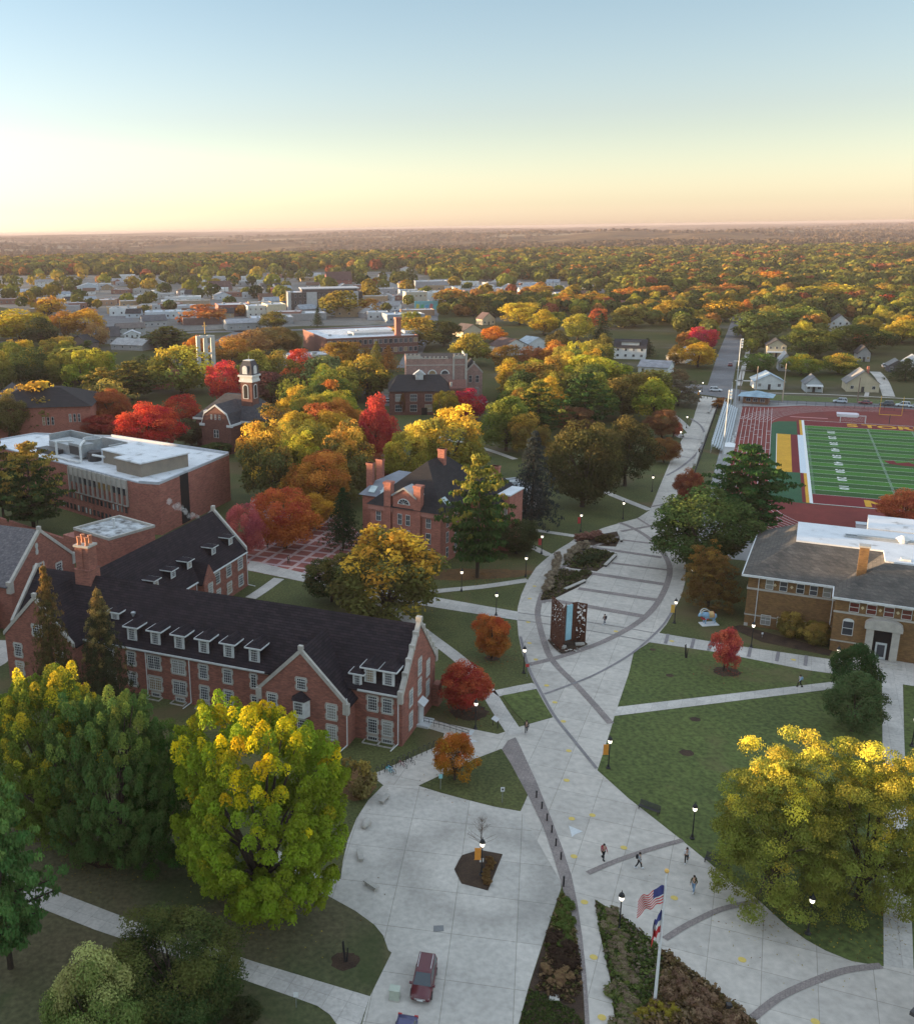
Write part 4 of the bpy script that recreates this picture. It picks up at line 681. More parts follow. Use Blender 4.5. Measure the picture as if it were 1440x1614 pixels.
# ---------------------------------------------------------------- chapel with gambrel gable and belfry
def chapel():
    A = Vector((-38.9, 288.5, 0)); yaw = yaw_of(G(320, 663, 9), G(368, 667, 9)); t = thing('belfry_chapel', 'dark brick chapel with white-trimmed gambrel gable and white belfry tower', 'building', A, yaw)
    gm = [(0, 8.6), (1.1, 11.6), (5, 14.2), (8.9, 11.6), (10, 8.6)]
    w = MB(); w.exty([(0, 0)]+gm+[(10, 0)], 0, 12); w.box(-6, 16, 6, 21, 0, 9); w.build('wall', M_brick2, t)
    r = MB()
    for i in range(4): (xa, za), (xb, zb) = gm[i], gm[i+1]; r.slab([(xa, .25, za+.25), (xb, .25, zb+.25), (xb, 12, zb+.25), (xa, 12, za+.25)], .2)
    hip_roof(r, -6, 16, 6, 21, 9, 15.6, 7.2, .7); r.build('roof', mat('slate_blue_shingles', (.06, .062, .07), (.04, .042, .05), brick=(1, .3, (.6, .6, .6), .03)), t)
    c = MB()
    for i in range(4): (xa, za), (xb, zb) = gm[i], gm[i+1]; c.exty([(xa, za-.15), (xb, zb-.15), (xb, zb+.3), (xa, za+.3)], -.15, .25)
    c.build('gable_trim', M_trim, t); c = MB(); c.box(-.6, 1.2, -.3, .3, 8.0, 8.7); c.build('eave_return', M_trim, t); c = MB(); c.box(8.8, 10.8, -.3, .3, 8.0, 8.7); c.box(10, 10.7, .3, 5.3, 8.2, 8.7); c.box(10.2, 16.7, 5.3, 5.6, 8.5, 9.1); c.build('eave_return', M_trim, t); MB().box(-6.7, -.2, 5.3, 5.6, 8.5, 9.1).build('cornice', M_trim, t)
    windows(t, [(3.6, 10), (5, 10), (6.4, 10)], -.03, w=.6, h=1.5, nx=1, ny=2, surround=False); windows(t, [(4.6, 4.6), (5.5, 4.6)], -.03, w=.8, h=2.4, nx=1, ny=2, surround=False); windows(t, [(-2, 5)], 5.97, w=1, h=2.5, nx=1, ny=2, surround=False)
    d = MB(); d.box(-3.2, -1.2, 6, 8, 9.3, 11.2); d.build('dormer', M_trim, t); windows(t, [(-2.2, 9.7)], 5.95, w=1.1, h=1.2, nx=2, ny=1, surround=False)
    T = MB(); T.box(8.3, 12.1, 9.5, 13.3, 9, 20); tw = T.build('tower', M_brick2, t)
    T = MB(); T.box(7.9, 12.5, 9.1, 13.7, 20, 20.6); T.box(8.1, 12.3, 9.3, 13.5, 20.6, 21.6); T.box(7.7, 12.7, 8.9, 13.9, 21.6, 22.1); T.build('tower_cornice', M_trim, tw)
    T = MB(); c0 = (10.2, 11.4); s = [(2.15, 22.1), (1.95, 24.6), (1.35, 26.0), (1.1, 26.2)]; v = []; 
    for h, z in s: v += [(c0[0]-h, c0[1]-h, z), (c0[0]+h, c0[1]-h, z), (c0[0]+h, c0[1]+h, z), (c0[0]-h, c0[1]+h, z)]
    T.add(v, [(4*j+i, 4*j+(i+1) % 4, 4*j+4+(i+1) % 4, 4*j+4+i) for j in range(3) for i in range(4)]+[(12, 13, 14, 15)]); T.build('cupola', mat('cupola_slate', (.06, .06, .07)), tw)
    T = MB(); T.box(c0[0]-1.25, c0[0]+1.25, c0[1]-1.25, c0[1]+1.25, 26.2, 26.4); T.lathe([(.06, 26.4), (.02, 28)], 6, c0); T.build('finial', M_trim, tw)
    def arch(w_, h_, par, loc, rot, m_in):
        n = 8; q = MB(); o_ = [(-w_/2, 0)]+[(w_/2*math.cos(math.pi-math.pi*i/n), h_+w_/2*math.sin(math.pi*i/n)) for i in range(n+1)]+[(w_/2, 0)]; q.exty(o_, -.1, .05); k = .72
        o2 = [(-w_/2*k, .15)]+[(w_/2*k*math.cos(math.pi-math.pi*i/n), h_+w_/2*k*math.sin(math.pi*i/n)) for i in range(n+1)]+[(w_/2*k, .15)]; q.mat(1).exty(o2, -.13, .0); q.build('arched_opening', [M_trim, m_in], par, loc, rot)
    arch(1.9, 3.4, tw, (9.9, 9.5, 15.0), 0, M_dark); arch(1.9, 3.4, tw, (12.1, 11.4, 15.0), math.pi/2, M_dark); arch(1.7, 1.6, tw, (10.0, 9.3, 22.4), 0, M_trim); arch(1.7, 1.6, tw, (12.25, 11.4, 22.4), math.pi/2, M_trim)
chapel()
# ---------------------------------------------------------------- library with flat-topped hip roof, right
def library():
    Q = G(1171, 985); yaw = math.atan2(-.4686, .8834)+.0; t = thing('campus_library', 'tan brick library with weathered hip roof, white upper windows and arched stone doorway', 'building', Q, yaw)
    ZE = 9.0; W1 = 12.8
    w = MB(); w.box(0, W1, 0, 24, 0, ZE); w.box(W1, 40, -5.0, 27, 0, ZE); w.build('wall', M_brick5, t)
    r = MB()
    x0, x1, y0, y1 = -.9, 41, -.9, 25; X2, Y2 = W1-.4, -5.9
    zt = 12.6; fx, fy = 6.0, 8.8
    r.add([(x0, y0, ZE), (X2, y0, ZE), (X2, Y2, ZE), (x1, Y2, ZE), (x1, 28, ZE), (x0, y1, ZE), (fx, fy, zt), (X2+6.5, fy, zt), (X2+6.5, 3.2, zt), (x1-8, 3.2, zt), (x1-8, 20, zt), (fx, y1-4.5, zt)],
          [(0, 1, 7, 6), (1, 2, 8, 7), (2, 3, 9, 8), (3, 4, 10, 9), (4, 5, 11, 10), (5, 0, 6, 11), (6, 7, 8, 9, 10, 11), (5, 4, 3, 2, 1, 0)]); rf = r.build('roof', M_sh2, t)
    m = MB(); m.prism([(fx, fy), (X2+6.3, fy), (X2+6.5, 3.2), (X2+13, 3.2), (X2+13, fy), (x1-8, fy), (x1-8, 20.5), (fx-.4, y1-4.5)], zt+.02, zt+.28); m.box(X2+4, X2+11.5, 21, 30, 9, 12.95); m.build('roof_deck', M_memb, rf)
    m = MB(); parapet(m, fx+7, 38, 14, 15.3, zt+.3, .25, .2); m.box(fx+8.8, fx+30, 14.2, 15.0, zt+.3, zt+.75); m.build('roof_ridge_vent', M_galv, rf)
    m = MB(); m.lathe([(.95, zt+.3), (.95, zt+.8), (1.1, zt+.85), (.3, zt+1.4)], 14, (fx+15.5, 14.8)); m.build('roof_hatch', M_trim, rf); m = MB(); m.box(X2+8.6, X2+10, 4.2, 5.4, zt+.3, zt+.6); m.build('skylight', M_trim, rf)
    c = MB(); c.box(15.2, 16.5, .8, 2.0, ZE, 15.3); ch = c.build('chimney', M_brick5, rf); MB().box(15.05, 16.65, .65, 2.15, 15.3, 15.55).build('chimney_cap', M_stone, ch)
    g = MB(); g.box(x0-.1, X2, y0-.12, y0+.05, ZE-.3, ZE+.05); g.box(X2-.15, X2+.02, Y2, y0, ZE-.3, ZE+.05); g.box(X2-.15, x1, Y2-.12, Y2+.05, ZE-.3, ZE+.05); g.box(x0-.12, x0+.05, y0, y1, ZE-.3, ZE+.05); g.build('gutter', M_trim, t)
    b = MB(); 
    for z0, z1, e in ((6.35, 6.65, .12), (1.9, 2.1, .08)): b.box(-e, W1, -e, 0, z0, z1); b.box(W1-e, 17.4, -5-e, -5, z0-.2, z1-.2) if z0 < 3 else b.box(W1-e, 40, -5-e, -5, z0, z1); b.box(-e, 0, 0, 24, z0, z1)
    b.box(.02, .6, -.14, 0, .0, .5); b.build('stone_band', M_stone, t)
    windows(t, [(x, 6.75) for x in (3.2, 5.25, 7.7, 9.6, 11.5)], -.03, w=1.15, h=1.6, nx=1, ny=2, surround=False, arched=True)
    windows(t, [(x, 6.75) for x in (15.4, 17.7, 20.0, 22.3, 24.6, 26.9)], -5.03, w=1.35, h=1.55, nx=1, ny=2, surround=False, arched=True, glass=M_glassr)
    windows(t, [(14.9, 2.9)], -5.03, w=1.5, h=2.3, nx=1, ny=2, surround=False, arched=True); windows(t, [(25.3, 2.9), (28.5, 2.9)], -5.03, w=1.5, h=2.3, nx=1, ny=2, surround=False, arched=True)
    windows(t, [(3.2, .6), (5.6, .6), (8.2, .6)], -.03, w=1.5, h=1.7, nx=2, ny=2, surround=False)
    d = MB()
    for x, y in ((4.0, 0), (6.45, 0), (16.5, -5), (18.85, -5), (21.15, -5), (23.4, -5)): d.add([(x-.25, y-.04, 7.6), (x, y-.04, 7.3), (x+.25, y-.04, 7.6), (x, y-.04, 7.9)], [(0, 1, 2, 3)])
    d.build('stone_lozenge', plain('cream_stone', (.6, .5, .32)), t)
    e = MB(); xe = 19.6; e.box(xe-2.2, xe-1.2, -6.2, -5.0, 0, 4.9); e.box(xe+1.2, xe+2.2, -6.2, -5.0, 0, 4.9); e.box(xe-2.5, xe+2.5, -6.4, -5, 4.9, 5.5)
    n = 12; e.exty([(xe+2.5*math.cos(math.pi*i/n), 5.5+1.0*math.sin(math.pi*i/n)) for i in range(n+1)], -6.4, -5); en = e.build('entrance_surround', M_stone, t)
    e = MB(); e.box(xe-1.2, xe+1.2, -5.4, -5.02, 0, 4.9); e.build('entrance_recess', M_dark, en); e = MB(); e.box(xe-.75, xe+.75, -5.55, -5.42, .1, 2.7); dd = e.build('door', M_door, en); e = MB(); e.box(xe-.5, xe+.5, -5.6, -5.5, .5, 2.4); e.build('pane', M_glass, dd)
    e = MB(); e.box(xe-3, xe+3, -8.4, -6.4, 0, .14); e.box(xe-2.4, xe+2.4, -7.4, -6.4, .14, .28); e.build('step', M_stone, t)
    for x, y in ((1.6, -.15), (W1-.35, -1.0)): downspout(t, x, y, 0, ZE-.3, (0, -.3))
library()
# ---------------------------------------------------------------- crenellated hall farther back
def castle():
    A = Vector((21.0, 343.5, 0)); yaw = R(-3); t = thing('crenellated_hall', 'mauve brick hall with crenellated parapet, half-round windows and a low dark-roofed front', 'building', A, yaw)
    w = MB(); w.box(-1, 20, 0, 20, 0, 8.4); w.build('front_wall', M_brick2, t)
    r = MB(); r.add([(-1.5, -.5, 8.4), (20.5, -.5, 8.4), (20.5, 20.5, 8.4), (-1.5, 20.5, 8.4), (2, 12, 12.6), (17, 12, 12.6)], [(0, 1, 5, 4), (1, 2, 5), (0, 4, 3), (2, 3, 4, 5), (3, 2, 1, 0)]); r.build('front_roof', M_sh3, t)
    w = MB(); w.box(5, 27, 20.6, 38, 0, 17.0); w.build('wall', M_brick6, t)
    c = MB()
    for x0, x1, y, z in ((5, 10.5, 20.4, 18.2), (10.5, 20.5, 20.4, 17.2), (22.5, 27.1, 20.4, 18.2)):
        c.box(x0, x1, y, y+.5, 17, z)
        k = x0
        while k < x1-.8: c.box(k, k+.75, y, y+.5, z, z+.6); k += 1.5
    c.box(26.8, 27.2, 20.9, 38, 17, 17.9); c.box(4.9, 27.1, 20.45, 20.6, 14.6, 14.9); c.build('parapet', M_stone, t)
    MB().box(5.2, 26.8, 21, 37.8, 17, 17.1).build('roof', M_sh3, t)
    for x in (10.2, 14.8, 19.4): 
        n = 8; q = MB(); q.exty([(1.7*math.cos(math.pi*i/n), 1.7*math.sin(math.pi*i/n)) for i in range(n+1)], -.12, .05); q.mat(1).exty([(1.25*math.cos(math.pi*i/n), .1+1.25*math.sin(math.pi*i/n)) for i in range(n+1)], -.16, -.1); q.build('half_round_window', [M_trim, M_glass], t, (x, 20.55, 11.4))
    m = MB(); m.box(8.3, 11.0, 8, 11, 11, 13.2); m.exty([(7.4, 13.0), (9.6, 14.6), (11.9, 13.0)], 8, 11); m.build('glazed_lantern', M_metal, t)
    windows(t, [(x, z) for x in (2.2, 7.4, 12.6, 17.5) for z in (4.9, 1.2)], -.03, w=2.4, h=2.5, nx=3, ny=2, surround=False, split=0)
    e = MB(); e.box(10.2, 12.2, -.2, .1, 0, 2.6); e.build('door', M_dark, t)
    w = MB(); w.exty([(27.2, 0), (33.7, 0), (33.7, 11), (30.4, 14.5), (27.2, 11)], 26, 42); gw = w.build('side_wing', M_brick6, t); r = MB(); gable_roof(r, 27.2, 33.7, 26.4, 42, 11, 14.6, 'y', .3); r.build('side_roof', M_sh3, t); c = MB(); raking(c, 27.2, 33.7, 11, 11, 14.5, 25.85, 26.3); c.box(20.2, 21, 3, 3.8, 0, 11); c.box(26.7, 27.5, 19.8, 20.6, 0, 18.8); c.box(22.2, 22.9, 20.1, 20.6, 0, 17.8); c.build('stone_pier', M_stone, t)
    w = MB(); w.extx([(2, 0), (11, 0), (11, 9), (6.5, 11.5), (2, 9)], 20, 26); w.build('cross_wall', M_brick2, t); windows(t, [(29.2, 3), (31.8, 3), (29.2, 7.5), (31.8, 7.5)], 25.97, w=1.2, h=2.6, nx=2, ny=2, surround=False); windows(t, [(22, 3.5), (24.4, 3.5)], 1.97, w=1.2, h=3, nx=2, ny=2, surround=False)
castle()
# ---------------------------------------------------------------- brick building top-left, dark hip roof
def left_building():
    A = Vector((-88.5, 312.5, 0)); yaw = R(4); t = thing('brick_hall', 'plain brick hall with dark hip roof at the left edge behind golden tree', 'building', A, yaw)
    MB().box(-24, 11, 0, 26, 0, 10).build('wall', M_brick4, t); r = MB(); hip_roof(r, -24, 11, 0, 26, 10, 14.6, 12, .7); r.build('roof', M_sh3, t); windows(t, [(-4, 4.2), (-2.6, 4.2), (-1.2, 4.2), (4.4, 5), (5.8, 5), (7.2, 5)], -.03, w=.8, h=2.6, nx=1, ny=2, surround=False)
    B_ = G(225, 612); t = thing('dark_roofed_house', 'building with a broad dark gable roof among trees left of the belfry', 'building', B_, R(-30)); w = MB(); gable_walls(w, -9, 9, 0, 14, 6, 11); w.build('wall', M_brick4, t); r = MB(); gable_roof(r, -9.6, 9.6, 0, 14, 6, 11.2, 'x', .6); r.build('roof', M_sh3, t); windows(t, [(-5, 2), (0, 2), (5, 2)], -.03, w=1, h=2, nx=1, ny=2, surround=False)
left_building()
# white twin-slab bell tower
def bell_tower():
    A = G(327, 600); t = thing('bell_tower', 'slender white bell tower of tall slabs with a gold cross among the trees', 'tower', A, R(20))
    for x in (-3.2, 0, 3.2): MB().box(x-.8, x+.8, -.8, .8, 0, 19.6).build('slab', mat('aged_white', (.55, .54, .5)), t)
    m = MB(); m.box(-2.35, -.85, -.5, .5, 11.5, 12.3); m.box(.85, 2.35, -.5, .5, 11.5, 12.3); m.box(-2.35, -.85, -.5, .5, 18.6, 19.8); m.box(.85, 2.35, -.5, .5, 18.6, 19.8); m.build('crossbeam', M_trim, t)
    m = MB(); m.box(-.15, .15, -.15, .15, 20.3, 25.5); m.box(-1, 1, -.14, .14, 23.6, 23.9); m.build('cross', plain('gold', (.7, .42, .12), .4), t)
bell_tower()
# ---------------------------------------------------------------- houses and town blocks
def house(u, v, wpx, d, h, rh, yaw, wc, rc, label, axis='y', name='house', porch=False, dorm=False, chim=False, wins=3, group=None, cat='house'):
    P = G(u, v); W = wpx*MPP(u, v); t = thing(name, label, cat, P, R(yaw), group); w = MB(); gable_walls(w, -W/2, W/2, 0, d, h, h+rh, axis); w.build('wall', M_wall, t, color=wc)
    r = MB(); 
    if axis == 'y': gable_roof(r, -W/2, W/2, -.4, d+.4, h, h+rh, 'y', .5)
    else: gable_roof(r, -W/2-.4, W/2+.4, 0, d, h, h+rh, 'x', .5)
    rf = r.build('roof', M_roofc, t, color=rc)
    if chim: MB().box(W*.15, W*.15+.8, d*.5, d*.5+.8, h, h+rh+1.2).build('chimney', M_brick4, rf)
    k = [(-W/2+W*(i+.5)/wins) for i in range(wins)]
    windows(t, [(x, 1.1) for x in k if not (wins == 3 and abs(x) < .1)], -.03, w=1.2, h=1.3, nx=2, ny=1, surround=False)
    if h > 4.5: windows(t, [(x, 3.9) for x in k], -.03, w=1.1, h=1.3, nx=2, ny=1, surround=False)
    if wins == 3: MB().box(-.5, .5, -.08, .02, 0, 2.1).build('door', M_dkm, t)
    if porch: m = MB(); m.slab([(-W*.5, -2.2, 2.5), (W*.5, -2.2, 2.5), (W*.5, .1, 3.0), (-W*.5, .1, 3.0)], .15); m.box(-W*.48, -W*.45, -2.1, -2, 0, 2.5); m.box(W*.45, W*.48, -2.1, -2, 0, 2.5); m.build('porch', M_trim, t)
    if dorm: 
        m = MB(); m.box(-W*.28, W*.28, d*.12, d*.5, h+rh*.25, h+rh*.75); dm = m.build('dormer', M_wall, t, color=wc); m = MB(); m.slab([(-W*.33, d*.06, h+rh*.78), (W*.33, d*.06, h+rh*.78), (W*.33, d*.5, h+rh*.95), (-W*.33, d*.5, h+rh*.95)], .15); m.build('dormer_roof', M_roofc, dm, color=rc)
    return t
WH, CR, GY, TN, DK = (.62, .64, .64), (.48, .42, .30), (.27, .29, .31), (.34, .25, .16), (.09, .09, .1)
RG, RD, RB = (.28, .32, .36), (.035, .035, .04), (.12, .07, .05)
house(1211, 614, 43, 11, 3.2, 2.8, -14, WH, (.36, .44, .5), 'small white house with pale blue roof facing the stadium', wins=3)
house(1281, 618, 24, 9, 3.2, 2.6, -16, (.42, .46, .48), (.16, .17, .18), 'small pale grey cottage with a side porch across from the stadium', porch=True)
house(1358, 618, 46, 11, 3.4, 4.6, -18, CR, (.2, .2, .2), 'cream gabled house beside the curving driveway', chim=True)
house(1412, 587, 24, 8, 3.0, 2.2, -20, DK, (.2, .2, .2), 'dark grey gabled garage-house with white trim at the right edge')
house(991, 566, 48, 11, 5.6, 3.4, -20, WH, RD, 'two-storey white house with black dormered roof left of the street', axis='x', dorm=True, wins=4)
house(1064, 572, 30, 16, 3.2, 3.0, -35, WH, RG, 'long white gabled house left of the crimson tree')
house(1028, 590, 46, 12, 3.2, 2.2, -30, WH, (.30, .30, .32), 'low white bungalow with grey hipped roof near the gold tree', axis='x')
house(1222, 563, 28, 10, 5.6, 2.8, -18, CR, RD, 'two-storey cream house with black roof behind the small white house', porch=True)
house(1236, 585, 18, 10, 4.4, 3.5, -18, (.4, .42, .44), (.32, .34, .36), 'grey steep-gabled house behind the small white house', wins=2)
house(1322, 522, 28, 11, 5, 4.5, -18, WH, RD, 'white steep-gabled house in the trees at upper right')
house(1178, 476, 12, 8, 4, 3, -20, WH, (.3, .3, .3), 'tiny white gable peeking between autumn trees by the street end', wins=2)
house(812, 560, 50, 12, 4.6, 3.6, 28, (.6, .6, .58), (.085, .05, .045), 'white house with dark brown gable roof behind the orange tree')
house(848, 552, 44, 10, 3.5, 3.2, 28, WH, (.34, .4, .45), 'pale-roofed house wing beside the brown-roofed white house')
house(745, 530, 40, 11, 3.4, 3.6, 32, CR, (.12, .09, .08), 'cream house half hidden behind the big dark gold tree')
house(770, 512, 22, 9, 4, 3.8, 20, CR, (.09, .06, .06), 'cream gable peeking between dark gold trees')
house(690, 487, 26, 9, 5, 2.2, 5, WH, (.3, .3, .3), 'white false-fronted shop beside the mural wall', axis='x', name='shop', cat='shop')
house(1130, 480, 10, 8, 4, 2.5, 0, TN, RB, 'small tan house near the red-roofed school', wins=2)
house(1440, 585, 26, 10, 3.4, 2.8, -20, WH, RG, 'white house cut by the right edge of the view')
house(30, 640, 40, 12, 4, 3.4, 25, (.5, .5, .5), RD, 'grey house at the left edge under the yellow trees')
house(8, 600, 24, 10, 3.6, 3.0, 10, (.34, .36, .38), (.22, .22, .22), 'small grey house at the far left edge')
for i, (u, v, w, d, h, rh, y, wc, rc, ax, lb) in enumerate([
    (125, 552, 34, 11, 4, 4, -20, (.13, .1, .09), RD, 'y', 'brown gabled house behind the olive tree at left'),
    (172, 542, 36, 12, 4.4, 5, 15, (.3, .3, .3), (.075, .075, .08), 'x', 'house with steep dark roof and white gable edge in the left town'),
    (208, 530, 44, 12, 5.2, 2.6, 18, (.36, .37, .37), (.14, .12, .11), 'x', 'large pale grey two-storey house in the left town'),
    (209, 534, 24, 8, 2.8, 2, 10, WH, (.5, .52, .54), 'y', 'little white cottage with five windows in the left town'),
    (245, 515, 38, 12, 4.2, 3.4, 20, (.35, .35, .35), (.11, .11, .12), 'x', 'grey house with dark hip-like roof left of the orange tree'),
    (200, 552, 60, 14, 3, 2.8, -25, (.3, .3, .3), (.33, .33, .33), 'x', 'long low house with metal roof beside the dark-roofed building'),
    (70, 452, 28, 10, 6, 2.5, 5, WH, (.25, .25, .25), 'x', 'white two-storey house on the far left rise'),
    (20, 468, 46, 14, 4.5, 3, -10, (.42, .44, .46), (.33, .36, .4), 'x', 'wide grey-blue house at the far left edge'),
    (108, 458, 26, 10, 4, 3.5, 10, (.15, .07, .06), (.2, .2, .2), 'y', 'dark red gabled barn-like house in the far left town'),
    (140, 458, 34, 14, 4.5, 3.5, 15, (.45, .52, .58), (.42, .5, .56), 'y', 'pale blue-roofed hall in the far left town'),
    (213, 450, 26, 10, 4, 4, 5, (.5, .5, .5), (.28, .28, .3), 'y', 'grey steep-gabled house in the far town'),
    (250, 452, 22, 10, 4, 3.5, 0, (.42, .42, .4), (.3, .3, .3), 'y', 'small grey gabled house at the back of the town'),
    (180, 448, 26, 10, 4, 3, 8, TN, (.3, .3, .3), 'x', 'tan house at the back of the left town'),
    (282, 442, 20, 9, 4, 3.5, 5, WH, RD, 'y', 'white gable at the far edge of town under dark trees'),
    (350, 462, 34, 20, 4, 8, 20, TN, (.10, .06, .055), 'x', 'church-like hall with a very steep brown roof in town'),
    (535, 448, 40, 20, 5, 9, 8, (.3, .12, .1), (.10, .055, .05), 'x', 'church with steep dark red gables behind the grey block'),
    (490, 440, 32, 14, 4, 3.5, 5, (.4, .42, .44), (.38, .4, .42), 'x', 'pale gabled hall high at the back of town'),
    (757, 440, 20, 10, 7, 1.5, 0, (.4, .37, .33), (.4, .42, .44), 'x', 'square stone-coloured house on the far wooded slope'),
    (928, 460, 18, 9, 5, 4, 0, WH, (.4, .45, .5), 'y', 'tall narrow white gabled building in the far town'),
    (800, 452, 26, 10, 4, 3.4, 12, (.5, .53, .56), (.33, .35, .4), 'y', 'pale blue gabled house in the far middle town'),
    (640, 428, 18, 9, 4, 3, 0, WH, (.4, .3, .3), 'y', 'tiny white house in the far woods'),
    (466, 488, 40, 10, 3.6, 3.4, 30, (.20, .09, .07), (.11, .11, .12), 'x', 'brick bungalow with grey roof left of the dark spruce'),
    (612, 455, 30, 10, 4, 3.4, 10, (.5, .52, .54), (.36, .38, .4), 'y', 'pale house right of the far orange maple'),
    (385, 520, 54, 14, 4.5, 2.2, 15, (.32, .33, .33), (.30, .31, .33), 'x', 'low grey roofed clinic behind the orange crowns'),
    (1360, 640-70, 18, 8, 4, 3, -15, (.3, .3, .3), RD, 'y', 'dark little house behind the green trees right of the street'),
    (1290, 432+20, 12, 8, 4, 2.5, 0, WH, (.3, .33, .36), 'y', 'small white house high among the yellow trees at right'),
    (1395, 530, 22, 9, 4, 2.6, -10, WH, (.3, .33, .36), 'y', 'white bungalow deep in the trees at far right')]):
    house(u, v, w, d, h, rh, y, wc, rc, lb, axis=ax, wins=4 if ax == 'x' else 3, cat='house')
def block(u, v, wpx, d, h, yaw, wc, rc, label, name='shop_building', rows=1, n=0, extra=None, cat='building', group=None, wallm=None, ww=1.4, wh=1.6):
    P = G(u, v); W = wpx*MPP(u, v); t = thing(name, label, cat, P, R(yaw), group); MB().box(-W/2, W/2, 0, d, 0, h).build('wall', wallm or M_wall, t, color=wc)
    m = MB(); m.box(-W/2+.3, W/2-.3, .3, d-.3, h-.2, h+.1); m.build('roof', M_roofc, t, color=rc); m = MB(); parapet(m, -W/2-.05, W/2+.05, -.05, d+.05, h-.05, .55, .35); m.build('parapet', M_wall, t, color=tuple(min(1, x*1.15) for x in wc))
    rn_ = random.Random(int(u*7+v))
    m = MB(); k = max(1, int(W/9))
    for i in range(k): x = -W/2+W*(i+.3+.4*rn_.random())/k; y = d*(.25+.5*rn_.random()); s = rn_.uniform(.6, 1.3); m.box(x-s, x+s, y-s, y+s, h+.1, h+.6+s*.6)
    m.build('roof_unit', M_galv, t)
    if n: windows(t, [(-W/2+W*(i+.5)/n, h*(j+.3)/rows) for i in range(n) for j in range(rows)], -.03, w=ww, h=wh, nx=1, ny=1, surround=False)
    return t, W
t, W = block(588, 560, 150, 52, 9, 15, (.2, .09, .07), (.62, .64, .66), 'wide brick schoolhouse with flat white roof and tall brick chimney', 'schoolhouse', 2, 18, wallm=M_brick2, ww=2.0, wh=2.4)
m = MB(); m.box(-6, 16, 14, 26, 9, 10.3); m.box(20, 32, 8, 22, 9, 11); m.build('roof_penthouse', M_wall, t, color=(.42, .43, .43)); m = MB(); m.box(13.5, 16.3, 3.0, 5.8, 9, 17.5); c = m.build('chimney', M_brick4, t); MB().box(13.2, 16.6, 2.7, 6.1, 17.5, 18.6).build('chimney_cap', M_brick4, c)
block(830, 806, 50, 12, 4.5, 20, (.4, .41, .42), (.52, .56, .6), 'low pale-roofed building glimpsed behind the dark blue spruce', 'annexe_building', 1, 0)
block(490, 578, 70, 14, 5, 14, (.4, .41, .42), (.5, .52, .54), 'low grey metal-clad building in front of the brick schoolhouse', 'annexe_building', 1, 5)
t, W = block(500, 492, 90, 30, 15, 6, (.075, .065, .065), (.55, .57, .6), 'four-storey black and grey modern block above the town roofs', 'office_block', 3, 12, ww=1.6, wh=2.6)
m = MB(); m.box(-W*.18, W*.0, -.6, .1, 0, 15.6); m.box(-W/2-.5, -W/2+2, -.6, 8, 0, 16); m.build('grey_panel', M_wall, t, color=(.4, .41, .42)); m = MB(); m.box(-W*.25, W*.72, 6, 26, 15.2, 17.5); m.build('upper_storey', M_wall, t, color=(.12, .1, .1)); m = MB(); m.box(-W*.27, W*.76, 4.5, 27, 17.5, 18.1); m.build('canopy_roof', M_wall, t, color=(.45, .45, .46)); m = MB(); m.box(W/2, W*.72, -4, 18, 0, 15.2); m.build('stair_tower', M_wall, t, color=(.36, .36, .37)); MB().box(W*.74, W*.8, -2, 16, 0, 15).build('end_wall', M_wall, t, color=(.05, .05, .05))
